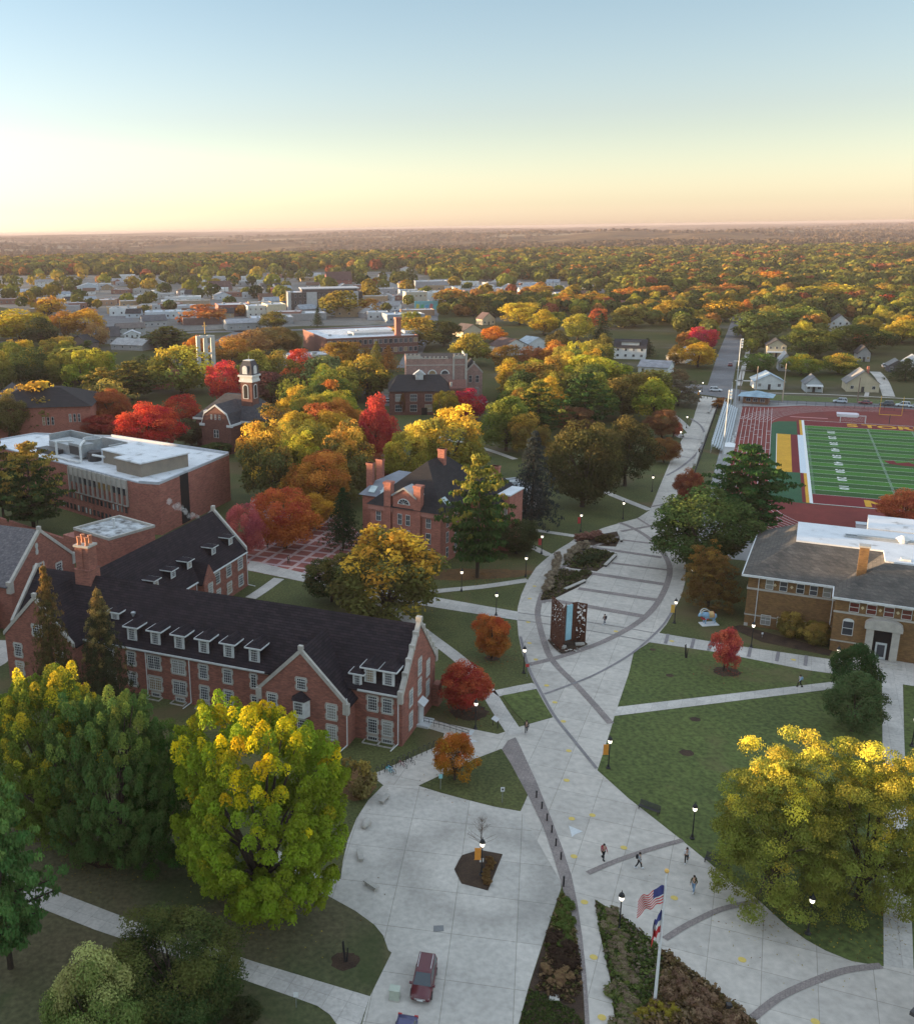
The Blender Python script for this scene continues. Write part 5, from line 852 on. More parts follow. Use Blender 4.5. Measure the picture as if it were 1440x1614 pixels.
BL = [(150, 482, 60, 16, 4.5, 2, (.38, .24, .16), (.55, .57, .6), 'long tan shop row with white roof in the far left town', 8), (205, 494, 70, 14, 5, 12, (.42, .29, .16), (.3, .3, .32), 'tan brick shop building with a dark rounded roof in town', 6),
      (197, 478, 70, 14, 4, 3, (.28, .16, .12), (.5, .5, .52), 'long low brick shop row in the far left town', 0), (300, 484, 62, 14, 5, 6, (.36, .28, .2), (.45, .42, .4), 'plain tan commercial block by the parking lot', 0),
      (335, 465, 36, 22, 6, -8, (.6, .6, .58), (.6, .62, .64), 'white metal warehouse at the edge of the town centre', 3), (250, 503, 40, 14, 5, 10, (.5, .55, .6), (.5, .55, .6), 'pale blue flat-roofed shop in town', 4), (290, 502, 42, 18, 5, 10, (.5, .55, .56), (.55, .6, .62), 'pale teal flat-roofed shop in the middle of town', 4),
      (370, 498, 50, 26, 8, 12, (.24, .1, .08), (.5, .52, .55), 'two-storey brick shop row with white trim in town', 6), (408, 500, 34, 22, 8, 12, (.52, .54, .5), (.5, .52, .55), 'cream two-storey shop building in town', 4), (437, 500, 30, 24, 9, 14, (.5, .45, .32), (.5, .52, .55), 'tan blank-walled building beside the cream shop', 0),
      (441, 468, 26, 14, 8, 5, (.3, .08, .06), (.5, .5, .5), 'red brick shop with painted wall left of the grey block', 3), (395, 466, 40, 14, 7, 5, (.34, .3, .26), (.5, .52, .55), 'taupe flat-roofed store in the far town', 3), (420, 452, 30, 12, 7, 3, (.52, .54, .52), (.5, .5, .5), 'white flat-roofed store behind the brick shops', 0),
      (320, 512, 60, 18, 4.5, 14, (.16, .1, .09), (.55, .57, .6), 'low dark brick building with white roof behind the bell tower', 0), (430, 512, 66, 22, 4.5, 8, (.3, .3, .3), (.55, .58, .62), 'low building with patched white roof below the grey block', 0), (480, 505, 70, 24, 4.5, 8, (.28, .28, .28), (.58, .6, .62), 'wide low white-roofed building in front of the grey block', 0),
      (640, 508, 60, 20, 5, 8, (.24, .28, .32), (.58, .62, .66), 'slate blue building with white roof right of the schoolhouse', 5), (575, 476, 40, 16, 5, 5, (.5, .5, .5), (.55, .57, .6), 'white shop right of the grey block', 4), (656, 480, 34, 18, 10, 4, (.45, .42, .34), (.5, .52, .55), 'cream three-storey corner building beyond the parking lot', 5),
      (660, 498, 50, 14, 4, 6, (.38, .25, .17), (.55, .57, .6), 'tan one-storey store in front of the mural wall', 0), (680, 476, 22, 12, 8, 4, (.6, .64, .66), (.55, .57, .6), 'bright white blank-walled shop in the middle distance', 0), (680, 458, 50, 24, 9, 0, (.3, .3, .32), (.42, .48, .52), 'big grey industrial hall with pale metal roof', 0), (650, 466, 40, 14, 5, 3, (.4, .44, .48), (.5, .54, .58), 'pale blue shed row beside the industrial hall', 4),
      (740, 464, 36, 14, 5, 6, (.42, .46, .5), (.5, .53, .56), 'pale flat warehouse right of the industrial hall', 3), (780, 466, 40, 14, 5, 8, (.5, .54, .58), (.55, .58, .6), 'white warehouse with loading doors in the far middle town', 3), (745, 480, 36, 12, 5, 10, (.45, .45, .45), (.6, .62, .64), 'white-roofed store behind the orange-topped tree', 0), (826, 463, 16, 10, 5, 0, (.56, .58, .6), (.5, .55, .6), 'small white box-like shop in the far middle town', 1),
      (905, 470, 60, 14, 4.5, 0, (.4, .42, .44), (.52, .55, .6), 'long low white-roofed store at the right end of the town', 0), (700, 450, 30, 12, 6, 0, (.3, .3, .33), (.42, .44, .48), 'grey warehouse far behind the industrial hall', 0), (1010, 492, 60, 16, 7, -12, (.25, .09, .07), (.12, .035, .03), 'red-roofed brick school wing at right of centre', 6), (1080, 486, 60, 18, 7, -12, (.25, .09, .07), (.14, .035, .03), 'red-roofed brick school main block near the street end', 6),
      (60, 478, 30, 12, 4, 0, (.5, .54, .58), (.45, .5, .55), 'small pale building at the far left of town', 2), (108, 490, 30, 12, 4, 3, (.38, .36, .36), (.4, .4, .42), 'grey store behind the gold trees at far left', 0), (255, 470, 36, 12, 4, 0, (.42, .42, .42), (.42, .44, .46), 'grey flat store at the back of the left town', 3), (300, 466, 30, 12, 4, 0, (.55, .57, .58), (.5, .52, .54), 'white long store at the back of the town', 5), (230, 462, 40, 12, 4, 0, (.4, .4, .38), (.42, .44, .44), 'row of grey shops in the far left town', 5),
      (390, 440, 24, 10, 5, 0, (.42, .44, .46), (.45, .47, .5), 'pale building on the far rise behind town', 2), (1060, 462, 20, 12, 6, 0, (.3, .1, .08), (.3, .3, .32), 'brick tower-like school block among orange trees', 2), (30, 500, 30, 14, 4, 0, (.4, .42, .44), (.4, .44, .48), 'pale roof glimpsed between yellow trees at far left', 0), (95, 512, 24, 10, 5, 5, (.42, .46, .5), (.3, .3, .3), 'pale blue building between the yellow trees at left', 2), (275, 476, 30, 10, 4, 0, (.56, .57, .58), (.5, .5, .5), 'white tank-fronted store by the large parking lot', 2)]
for u, v, w, d, h, y, wc, rc, lb, n in BL: block(u, v, w, d, h, y, wc, rc, lb, n=n, rows=2 if h > 7 else 1)
t, W = block(672, 489, 36, 4, 6.5, 5, (.18, .42, .45), (.4, .4, .4), 'wall with a colourful blue and green mural in the far town', 'mural_building'); 
for i, c_ in enumerate([(.55, .5, .1), (.1, .4, .2), (.1, .35, .6), (.6, .2, .2), (.15, .5, .5)]): MB().exty([(-W/2+W*(i+.1)/5, 1+.4*(i % 2)), (-W/2+W*(i+.8)/5, .8), (-W/2+W*(i+.95)/5, 4.6), (-W/2+W*(i+.3)/5, 5.2-.6*(i % 3))], -.06, -.01).build('mural_patch', M_wall, t, color=c_)
# more small town buildings, scattered between the streets
rn = random.Random(11); pal = [WH, WH, (.42, .44, .46), TN, (.3, .3, .32), (.5, .54, .58), (.25, .13, .1)]; pn = ['white', 'white', 'grey', 'tan', 'dark grey', 'pale blue', 'brick']
fill_spots = []
for k in range(170):
    u = rn.uniform(-10, 940); v = rn.uniform(436, 505) if u < 640 else rn.uniform(448, 476); 
    if u > 700 and v > 474: continue
    i = rn.randrange(len(pal)); P = G(u, v)
    if any((P-q).length < 15 for q in fill_spots): continue
    fill_spots.append(P); zone = 'left' if u < 240 else 'middle' if u < 560 else 'right'; far = 'far rows' if v < 466 else 'nearer rows'
    if rn.random() < .5: house(u, v, 13/MPP(u, v)*rn.uniform(.8, 1.2), 10, 3.6, 3, rn.uniform(-20, 30), pal[i], random.choice([RG, RD, RB, (.3, .3, .3)]), f'small {pn[i]} gabled house in the {far} of the {zone} side of town', group=f'{pn[i]} houses in the {far}, {zone} side of town', axis=rn.choice('xy'), wins=2)
    else: block(u, v, rn.uniform(14, 24)/MPP(u, v), 14, rn.uniform(4, 6), rn.uniform(-5, 15), pal[i], rn.choice([(.5, .53, .56), (.55, .57, .6), (.3, .3, .3)]), f'low {pn[i]} flat-roofed shop in the {far} of the {zone} side of town', n=3, group=f'{pn[i]} shops in the {far}, {zone} side of town')
# corner of a pale roof at the bottom right edge
t = thing('pale_roofed_shelter', 'corner of a pale metal roof with dark edge in the bottom right corner', 'shelter', G(1432, 1640, 0), R(38)); MB().box(0, 6, -6, 0, 2.6, 2.8).build('roof', M_metal, t); MB().box(-.25, 0, -6, .25, 2.5, 2.85).box(0, 6, 0, .25, 2.5, 2.85).build('roof_edge', M_dkm, t)
for x, y in ((.4, -.4), (5.6, -.4), (.4, -5.6), (5.6, -5.6)): MB().box(x-.08, x+.08, y-.08, y+.08, 0, 2.6).build('post', M_dkm, t)
# ================================================================ TREES
M_bark = mat('bark', (.085, .065, .05), (.045, .035, .028), scale=4, rough=.95, stretch=(1, 1, .3))
M_leaf = leafmat()
def unit(v): return v/np.maximum(np.linalg.norm(v, axis=1, keepdims=True), 1e-9)
def crown_mesh(name, kind, seed, n, leaf, nb=90, br=.15, z0=.22, lump=.2):
    """leaf sprays through a crown; unit tree: height 1, crown width 1. Returns mesh and the blob centres (for limbs)"""
    g = np.random.default_rng(seed); C, Rr, SZ = [], [], []
    def lumpf(d):
        return 1+lump*(np.sin(d[:, 0]*3.1+seed)*np.cos(d[:, 1]*2.7+seed*2)+.6*np.sin(d[:, 2]*4.3+d[:, 0]*2+seed*3))
    if kind in ('round', 'tuft', 'dome', 'oval', 'column', 'shrub'):
        d = unit(g.normal(size=(nb, 3))); 
        if kind == 'dome': d[:, 2] = np.abs(d[:, 2])*1.3-.62; d = unit(d)
        rr = g.uniform(.45, 1, nb)**.6; rr[:nb//2] = g.uniform(.82, 1.0, nb//2)
        hz = (1-z0)/2; p = d*(rr*lumpf(d))[:, None]
        if kind == 'oval': w = .5*(1-.35*np.clip(p[:, 2], -1, 1)); p[:, 0] *= w/.5; p[:, 1] *= w/.5
        if kind == 'column': p[:, :2] *= (1-.45*np.clip(p[:, 2], 0, 1))[:, None]
        C = np.stack([p[:, 0]*(.5-br*.75), p[:, 1]*(.5-br*.75), z0+hz+p[:, 2]*(hz-br*.55)], 1); Rr = br*g.uniform(.6, 1.25, nb); SZ = np.full(nb, {'tuft': 1.0, 'dome': .6}.get(kind, .85))
    elif kind == 'locust':
        d = unit(g.normal(size=(nb, 3))); d[:, 2] = np.abs(d[:, 2])*1.25-.3; d = unit(d); rr = g.uniform(.35, 1, nb)**.7; p = d*(rr*lumpf(d))[:, None]; hz = (1-z0)*.6
        C = np.stack([p[:, 0]*.43, p[:, 1]*.43, z0+(1-z0)*.36+p[:, 2]*hz], 1); Rr = br*g.uniform(.5, 1.3, nb); SZ = np.full(nb, .36)
    elif kind in ('spruce', 'pine'):
        T = 15 if kind == 'spruce' else 9
        for i in range(T):
            f = i/(T-1); zz = z0+(1-z0-.03)*f; rad = .5*(1-f)**.75+.03 if kind == 'spruce' else .5*(math.sin(math.pi*(.25+.68*f)))*g.uniform(.7, 1.1)
            m = int(6+10*(1-f)) if kind == 'spruce' else int(5+5*(1-f))
            for k in range(m):
                a = 2*math.pi*(k/m)+g.uniform(-.3, .3)+i; L = rad*g.uniform(.7, 1.12)
                for s in np.arange(.3, 1.01, .22):
                    zz2 = zz-(.10*s*s*(1-f) if kind == 'spruce' else -.05*s)+g.uniform(-.012, .012)
                    C.append((L*s*math.cos(a), L*s*math.sin(a), zz2)); Rr.append((.055 if kind == 'spruce' else .085)*(1.15-.5*s)*g.uniform(.8, 1.2)); SZ.append(.6 if kind == 'spruce' else .35)
        for s in range(3): C.append((0, 0, .92+.035*s)); Rr.append(.025); SZ.append(1.6)
        C, Rr, SZ = np.array(C), np.array(Rr), np.array(SZ)
    nb = len(C); w = Rr**2; w /= w.sum(); idx = g.choice(nb, n, p=w)
    d = unit(g.normal(size=(n, 3))); cen = np.array([0, 0, z0+(1-z0)*.4]); out = unit((C-cen)[idx]+1e-6); d = unit(d+out*.45+np.array([0, 0, .25]))
    rr = g.uniform(.55, 1.08, n)
    off = d*(Rr[idx]*rr)[:, None]; off[:, 2] *= SZ[idx]
    if kind == 'tuft':
        tq = g.uniform(0, 1, n)**.8; an = g.uniform(0, 2*np.pi, n); rd = Rr[idx]*np.sqrt(np.maximum(1.05-tq**2, .04))*g.uniform(.55, 1.0, n)
        ax_ = unit(out*np.array([1, 1, .3])*.55+np.array([0, 0, 1.0])); off = ax_*(Rr[idx]*1.9*(tq-.35))[:, None]; off[:, 0] += rd*np.cos(an); off[:, 1] += rd*np.sin(an)
        d = unit(np.stack([np.cos(an), np.sin(an), np.full(n, .45)], 1)+out*.4)
    P = C[idx]+off
    zl, zh = np.percentile(P[:, 2], [.1, 99.9]); rq = np.percentile(np.linalg.norm(P[:, :2], axis=1), 98.5); kz = (1-z0)/(zh-zl); kr = .5/rq
    for A in (P, C): A[:, 2] = z0+(A[:, 2]-zl)*kz; A[:, :2] *= kr
    nrm = unit(d*.8+g.normal(size=(n, 3))*.45+np.array([0, 0, .25])); 
    a = unit(np.cross(nrm, g.normal(size=(n, 3)))); b = np.cross(nrm, a); s = leaf*g.uniform(.6, 1.4, n)[:, None]
    if kind == 'spruce': b *= .5
    V = np.stack([P-a*s*.5, P-b*s*.32, P+a*s*.6, P+b*s*.36], 1).reshape(-1, 3)
    me = bpy.data.meshes.new(name); me.vertices.add(4*n); me.vertices.foreach_set('co', V.ravel()); me.loops.add(4*n); me.loops.foreach_set('vertex_index', np.arange(4*n, dtype=np.int32)); me.polygons.add(n); me.polygons.foreach_set('loop_start', np.arange(0, 4*n, 4, dtype=np.int32))
    me.update(calc_edges=True)
    bt = g.normal(size=nb)*.16; tn = me.attributes.new('turn', 'FLOAT', 'FACE'); rad = np.linalg.norm(P[:, :2], axis=1)
    turn = (P[:, 2]-z0)/(1-z0)*.85-{'tuft': .2, 'locust': .1}.get(kind, 0)+rad*.25+bt[idx]+g.normal(size=n)*.04; tn.data.foreach_set('value', turn.astype(np.float32))
    bb = g.uniform(.15, .85, nb); tt = me.attributes.new('tint', 'FLOAT', 'FACE'); tt.data.foreach_set('value', np.clip(bb[idx]*.75+g.uniform(0, .25, n), 0, 1).astype(np.float32))
    me.materials.append(M_leaf); return me, C
def trunk_mesh(name, C, kind, seed, z0=.22, tr=.028, limbs=9):
    m = MB(); rnd = random.Random(seed); n = 7
    if kind in ('spruce', 'pine'):
        m.path([Vector((0, 0, 0)), Vector((0, 0, .5)), Vector((.0, 0, .97))], [tr, tr*.6, .003], n)
        if kind == 'pine':
            for c in [C[i] for i in range(3, len(C), 4)][:26]: m.path([Vector((0, 0, c[2]-.03)), Vector(c)], [tr*.25, .004], 4)
    else:
        top = Vector((rnd.uniform(-.02, .02), rnd.uniform(-.02, .02), z0+.12)); m.path([Vector((0, 0, -.01)), Vector((0, 0, .03)), top], [tr*1.35, tr, tr*.75], 8)
        sel = sorted(range(len(C)), key=lambda i: rnd.random())[:limbs]
        for i in sel:
            c = Vector(C[i]); mid = (top*.55+c*.45)+Vector((0, 0, .04)); m.path([top-Vector((0, 0, rnd.uniform(0, .1))), mid, c], [tr*.5, tr*.3, tr*.1], 5)
    return m.mesh(name, M_bark, True)
PROTO = {}
def proto(key):
    if key in PROTO: return PROTO[key]
    kind, lod, var = key
    N_ = {0: 1, 1: .36, 2: .10, 3: .03}[lod]; base = dict(round=60000, tuft=130000, dome=36000, oval=46000, column=22000, locust=80000, spruce=34000, pine=30000, shrub=16000)[kind]
    n = int(base*N_); lf = dict(round=.0165, tuft=.0125, dome=.021, oval=.019, column=.026, locust=.0125, spruce=.022, pine=.024, shrub=.035)[kind]*{0: 1, 1: 1.5, 2: 2.5, 3: 4.2}[lod]
    nb = dict(round=110, tuft=600, dome=130, oval=90, column=70, locust=420, shrub=60).get(kind, 0); br = dict(round=.13, tuft=.046, dome=.115, oval=.14, column=.13, locust=.078, shrub=.16).get(kind, .1)
    if lod == 2: nb, br = int(nb*.5), br*1.2
    if lod == 3: nb, br = int(nb*.3), br*1.4
    z0 = dict(round=.1, tuft=.03, dome=.08, oval=.08, column=.12, locust=.06, spruce=.05, pine=.16, shrub=.0)[kind]; sd = 10+var*7+{'round': 1, 'tuft': 2, 'dome': 3, 'oval': 4, 'column': 5, 'locust': 6, 'spruce': 7, 'pine': 8, 'shrub': 9}[kind]*31
    me, C = crown_mesh('crown', kind, sd, n, lf, nb, br, z0, lump=.26 if kind in ('locust', 'dome') else .17)
    tm = trunk_mesh('trunk', C, kind, sd, z0, limbs={0: 16, 1: 10, 2: 6, 3: 3}[lod]) if lod < 3 else None
    PROTO[key] = (me, tm); return PROTO[key]
TREES = []
def tree(u, vtop, h, wpx, kind, col, tip=None, label=None, name='tree', lod=None, var=None, group=None, rot=None, cat='tree', w=None, base=None):
    P = G(u, vtop, h); s = MPP(u, vtop, h); W = w or wpx*s*(1.0 if h > 17 and wpx > 110 else 1.14); base_ = Vector((P.x, P.y, 0)) if base is None else G(*base)
    if base is not None: 
        pass
    dist = math.hypot(P.x, P.y)
    if lod is None: lod = 0 if wpx > 95 and dist < 150 else 1 if dist < 330 and wpx > 24 else 2 if dist < 700 else 3
    rn_ = random.Random(int(u*13+vtop*7)); var = rn_.randrange(3 if lod else 2) if var is None else var
    me, tm = proto((kind, lod, var)); t = thing(name, label, cat, base_, rn_.uniform(0, 6.28) if rot is None else rot, group); t.scale = (W, W, h)
    c = ob('crown' if kind != 'shrub' else 'foliage', me, t, color=col); tp = tip or tuple(min(1, x*1.12) for x in col); c['tip'] = [float(x) for x in tp]
    if tm and kind != 'shrub': ob('trunk', tm, t)
    TREES.append((base_, W)); return t
# leaf colours (true reflectances)
GN, DG, OL, YG, YL, GD, OR, RO, RE, CRM, BR, BG = (.060, .105, .022), (.030, .060, .018), (.105, .105, .028), (.17, .20, .020), (.50, .36, .025), (.42, .25, .03), (.48, .17, .025), (.30, .085, .03), (.42, .06, .03), (.30, .025, .045), (.17, .085, .035), (.04, .062, .05)
TR = [
 # foreground
 (403, 1104, 21.7, 325, 'tuft', (.19, .25, .02), (.62, .45, .015), 'huge yellow-green tree with golden top left of the driveway', 0),
 (62, 1048, 20.4, 240, 'tuft', (.13, .18, .03), (.56, .43, .03), 'tree with yellow top at the left edge in front of the hall', 0),
 (162, 1078, 20.5, 215, 'tuft', (.085, .145, .04), (.2, .24, .05), 'deep green tree with yellowing tips between two brighter ones', 1),
 (248, 1140, 16, 130, 'locust', (.045, .10, .02), (.10, .16, .03), 'dark green feathery tree wedged left of the huge yellow-green one', 0),
 (-22, 1215, 20, 190, 'pine', (.08, .16, .045), (.15, .24, .06), 'pine reaching in with long boughs at the lower left edge', 0),
 (140, 1500, 11, 150, 'oval', (.14, .19, .05), (.34, .34, .12), 'pale green young tree near the bottom left corner', 0),
 (268, 1462, 9, 205, 'round', (.045, .07, .022), (.10, .11, .03), 'broad dark green crabapple tree beside the long footpath', 0),
 (1246, 1154, 18.0, 225, 'locust', (.19, .205, .04), (.60, .48, .06), 'golden-topped honey locust over the right lawn, left one', 0),
 (1392, 1162, 17.5, 228, 'locust', (.19, .205, .04), (.60, .48, .06), 'golden-topped honey locust over the right lawn, cut by the edge', 0),
 (1352, 1016, 7.8, 72, 'oval', (.035, .07, .022), None, 'dark green small tree in front of the library entrance path', 0),
 (1355, 1063, 8, 88, 'oval', (.07, .105, .04), None, 'grey-green small tree just below the dark one', 0),
 (1147, 988, 7, 44, 'column', (.42, .07, .06), (.5, .10, .07), 'small bright red tree on the lawn below the library walk', 1),
 (777, 969, 7.4, 57, 'round', (.30, .10, .025), (.42, .10, .03), 'round orange-red tree on the lawn left of the lens-shaped plaza', 1),
 (733, 1043, 7.5, 80, 'round', (.34, .055, .032), (.36, .06, .035), 'round brick-red tree by the hall\'s end path', 1),
 (718, 1154, 6.4, 66, 'oval', (.32, .15, .02), (.45, .14, .03), 'small orange tree on the triangle of grass by the bike racks', 1),
 (612, 830, 16.5, 190, 'dome', (.12, .115, .035), (.52, .30, .04), 'tree with golden crown in front of the Victorian hall', 0),
 (522, 872, 9, 84, 'dome', (.05, .07, .025), (.12, .10, .03), 'dark green tree left of the golden-crowned one', 1),
 (540, 769, 13, 62, 'spruce', (.022, .045, .018), None, 'dark narrow spruce left of the Victorian hall', 1),
 (757, 718, 23.5, 118, 'pine', (.045, .085, .025), (.24, .21, .04), 'tall pine with yellow-lit top in front of the Victorian hall', 0),
 (815, 820, 7, 64, 'round', (.045, .055, .022), None, 'dark round tree right of the tall pine', 1),
 (843, 680, 21.5, 84, 'spruce', (.035, .045, .045), None, 'dark blue spruce behind the lawn lamps', 1),
 (925, 664, 20.3, 132, 'round', (.055, .058, .022), (.10, .085, .03), 'large dark oak on the lawn left of the avenue', 1),
 (992, 655, 18, 90, 'round', (.048, .055, .022), (.12, .09, .03), 'dark oak touching the big one near the avenue', 1),
 (1185, 703, 19, 150, 'pine', (.032, .075, .022), None, 'broad dark pine beside the stadium', 0),
 (1118, 778, 15, 165, 'round', (.055, .085, .026), (.085, .12, .035), 'large green tree overhanging the right edge of the plaza', 0),
 (1125, 855, 12, 78, 'locust', (.15, .09, .03), (.24, .13, .03), 'brownish orange birch left of the library', 1),
 (1089, 738, 9.4, 46, 'round', (.24, .075, .04), None, 'rust red tree beside the avenue below the bleachers', 1),
 (1432, 770, 9, 76, 'round', (.40, .11, .05), None, 'orange-red tree at the right edge below the football field', 1),
 (1438, 950, 8, 52, 'locust', (.16, .16, .03), (.3, .26, .04), 'yellow-green tree at the right edge by the library door', 1),
 (68, 893, 20.5, 74, 'spruce', (.085, .075, .03), (.20, .12, .04), 'bronze-tinged leaning spruce against the hall\'s left gable', 1),
 (152, 930, 18.8, 112, 'spruce', (.045, .052, .026), (.22, .16, .06), 'spruce with sparse golden top in front of the hall', 0),
 (40, 698, 20, 125, 'pine', (.045, .07, .025), (.32, .22, .05), 'golden-tipped pine in front of the modern building', 1),
 (-8, 690, 19, 70, 'pine', (.06, .065, .025), (.30, .2, .05), 'pine cut by the left edge before the modern building', 1),
 # middle campus
 (232, 633, 16, 94, 'round', (.44, .045, .03), (.5, .06, .04), 'big scarlet tree behind the modern building', 1),
 (286, 622, 10, 56, 'round', (.36, .05, .03), None, 'red tree partly hidden left of the chapel', 1),
 (155, 655, 7, 50, 'round', (.25, .04, .03), None, 'dark red shrub-like tree behind the rooftop pipes', 1),
 (185, 664, 6, 44, 'round', (.22, .04, .03), None, 'low maroon tree behind the white flat roof', 1),
 (300, 662, 8, 56, 'round', (.07, .06, .03), None, 'dull brown-green tree in front of the chapel\'s left side', 1),
 (340, 698, 4, 44, 'shrub', (.06, .075, .025), None, 'rounded green shrub at the chapel\'s foot', 1),
 (418, 664, 20.5, 116, 'dome', (.11, .115, .04), (.55, .32, .05), 'golden-crowned tree right of the modern building', 1),
 (440, 636, 17, 108, 'dome', (.07, .075, .028), (.36, .22, .04), 'olive tree with gold rim behind the golden-crowned one', 1),
 (540, 664, 19.5, 112, 'dome', (.13, .12, .04), (.55, .32, .06), 'golden-orange crowned tree left of the Victorian hall roof', 1),
 (593, 621, 20, 63, 'oval', (.40, .05, .045), (.42, .06, .05), 'tall crimson tree standing alone in the campus centre', 1),
 (596, 715, 8, 50, 'round', (.22, .07, .035), None, 'rust-brown tree below the tall crimson one', 1),
 (648, 664, 17, 76, 'dome', (.24, .22, .04), (.55, .40, .06), 'yellow-green tree left half of the bright pair by the hall roof', 1),
 (712, 640, 19, 138, 'dome', (.24, .22, .045), (.62, .40, .05), 'wide bright yellow tree behind the Victorian hall', 1),
 (447, 770, 12.8, 98, 'round', (.44, .13, .035), (.42, .09, .04), 'orange-red tree in the brick court', 1),
 (385, 794, 11.2, 58, 'round', (.40, .09, .09), None, 'pink-red tree at the end of the hall wing', 1),
 (490, 778, 8, 74, 'round', (.40, .2, .03), None, 'orange-gold tree on the right side of the brick court', 1),
 (528, 618, 12, 60, 'pine', (.22, .17, .03), (.42, .30, .04), 'yellowing pine left of the tall crimson tree', 1),
 (505, 560, 16, 84, 'oval', (.10, .12, .05), (.17, .19, .07), 'grey-green tree above the yellowing pine', 1),
 (578, 560, 17, 84, 'oval', (.12, .12, .03), (.42, .26, .04), 'golden-topped tall tree left of the crenellated hall', 1),
 (635, 618, 0.1+8, 10, 'round', BR, None, 'small brown tree by the crenellated hall\'s door', 2),
 (704, 616, 11, 42, 'round', (.14, .13, .03), (.34, .24, .03), 'yellow-olive tree before the crenellated hall', 1),
 (741, 613, 11, 48, 'round', (.34, .025, .05), None, 'crimson tree at the right corner of the crenellated hall', 1),
 (800, 625, 16, 78, 'oval', (.11, .14, .03), (.20, .22, .04), 'light green tree right of the crimson corner tree', 1),
 (845, 570, 15, 104, 'dome', (.20, .14, .03), (.50, .26, .05), 'wide orange-gold tree right of the crenellated hall', 1),
 (850, 602, 18, 88, 'pine', (.045, .075, .022), (.26, .22, .04), 'dark pine with yellow-lit top in the campus wood', 1),
 (938, 560, 17, 112, 'round', (.14, .17, .025), (.42, .38, .04), 'bright yellow-green tree in the campus wood', 1),
 (925, 590, 18, 84, 'pine', (.035, .07, .022), None, 'dark green pine below the yellow-green tree', 1),
 (905, 640, 9, 60, 'round', (.14, .075, .04), None, 'reddish brown tree low in the campus wood', 1),
 (985, 590, 15, 80, 'round', (.09, .085, .03), (.2, .15, .04), 'olive brown tree left of the avenue head', 1),
 (1025, 582, 14, 88, 'oval', (.12, .12, .035), (.24, .2, .05), 'olive tree near the avenue head', 1),
 (1072, 596, 10, 62, 'locust', (.13, .11, .075), None, 'thin grey-brown tree beside the avenue head', 1),
 (1046, 645, 9, 50, 'round', (.16, .08, .04), None, 'brownish tree over the side walk of the avenue', 1),
 (1062, 662, 5.5, 28, 'round', (.32, .08, .05), None, 'small red tree beside the avenue lamps', 1),
 (1048, 690, 7, 46, 'round', (.18, .085, .03), None, 'rusty brown tree at the avenue\'s left edge', 1),
 (1135, 627, 3.4, 24, 'shrub', (.24, .10, .035), None, 'round orange bush above the bleachers', 1),
 (282, 545, 19, 112, 'oval', (.17, .18, .04), (.50, .38, .05), 'big yellow-green tree left of the chapel tower', 1),
 (232, 560, 14, 60, 'round', (.07, .085, .03), None, 'dark green tree beside the big yellow-green one', 1),
 (350, 568, 16, 52, 'round', (.46, .05, .04), (.52, .06, .05), 'scarlet tree just left of the chapel tower', 1),
 (400, 552, 17, 66, 'oval', (.15, .15, .035), (.36, .28, .05), 'yellow-green tree right of the chapel tower', 1),
 (438, 552, 16, 60, 'round', (.13, .12, .03), (.28, .2, .04), 'olive gold tree second from the chapel tower', 1),
 (425, 585, 12, 66, 'round', (.14, .06, .05), None, 'dull red tree behind the chapel roof', 1),
 (472, 550, 12, 42, 'oval', (.46, .07, .035), None, 'bright orange-red tree in front of the low grey building', 1),
 (455, 590, 12, 60, 'round', (.06, .065, .025), None, 'dark olive tree right of the chapel', 1),
 (480, 610, 10, 56, 'oval', (.08, .095, .04), None, 'grey-green tree beside the yellowing pine', 1),
 (108, 548, 14, 138, 'dome', (.11, .13, .03), (.30, .25, .05), 'wide olive green tree at upper left', 1),
 (160, 580, 14, 66, 'pine', (.08, .085, .025), (.26, .19, .04), 'gold-touched pine above the dark hip roof', 1),
 (205, 570, 15, 84, 'pine', (.055, .065, .022), (.16, .13, .03), 'dark olive pine in front of the dark gable roof', 1),
 (170, 598, 14, 82, 'dome', (.10, .115, .045), (.34, .25, .06), 'grey-green tree right of the dark hip roof', 1),
 (48, 600, 17, 100, 'dome', (.14, .125, .035), (.50, .31, .05), 'golden tree covering the dark hip roof\'s left side', 1),
 (8, 620, 15, 60, 'round', (.10, .085, .03), None, 'brown olive tree at the far left below the grey house', 1),
 (28, 487, 19, 100, 'round', (.28, .22, .025), (.55, .40, .04), 'big yellow tree at the far left', 1),
 (62, 500, 17, 62, 'oval', (.045, .055, .022), None, 'dark tree in the shadow of the big yellow one', 1),
 (12, 568, 11, 50, 'round', (.05, .055, .022), None, 'dark round tree at the left edge', 2),
 (92, 530, 12, 58, 'round', (.16, .14, .03), (.3, .22, .04), 'small yellow-olive tree above the wide olive one', 2),
 (132, 488, 17, 70, 'round', (.34, .19, .03), (.52, .30, .04), 'orange-gold tree in the left town', 2),
 (98, 490, 16, 50, 'round', (.30, .15, .03), None, 'orange tree left of the orange-gold one', 2),
 (152, 508, 14, 36, 'round', (.28, .17, .07), None, 'peach-coloured tree beside the steep dark roof', 2),
 (80, 466, 16, 46, 'round', (.42, .24, .03), None, 'gold-orange tree above the left town', 2),
 (262, 515, 12, 84, 'pine', (.06, .07, .025), (.14, .13, .03), 'dark pine left of the bell tower', 2),
 (318, 480, 13, 72, 'dome', (.34, .13, .04), None, 'broad rusty orange tree in the middle of town', 2),
 (309, 530, 12, 40, 'round', (.42, .17, .03), None, 'orange tree touching the bell tower\'s left side', 2),
 (362, 530, 13, 58, 'round', (.22, .13, .03), (.40, .2, .04), 'bronze tree right of the bell tower', 2),
 (392, 520, 14, 68, 'round', (.26, .15, .06), None, 'pinkish orange tree above the chapel', 2),
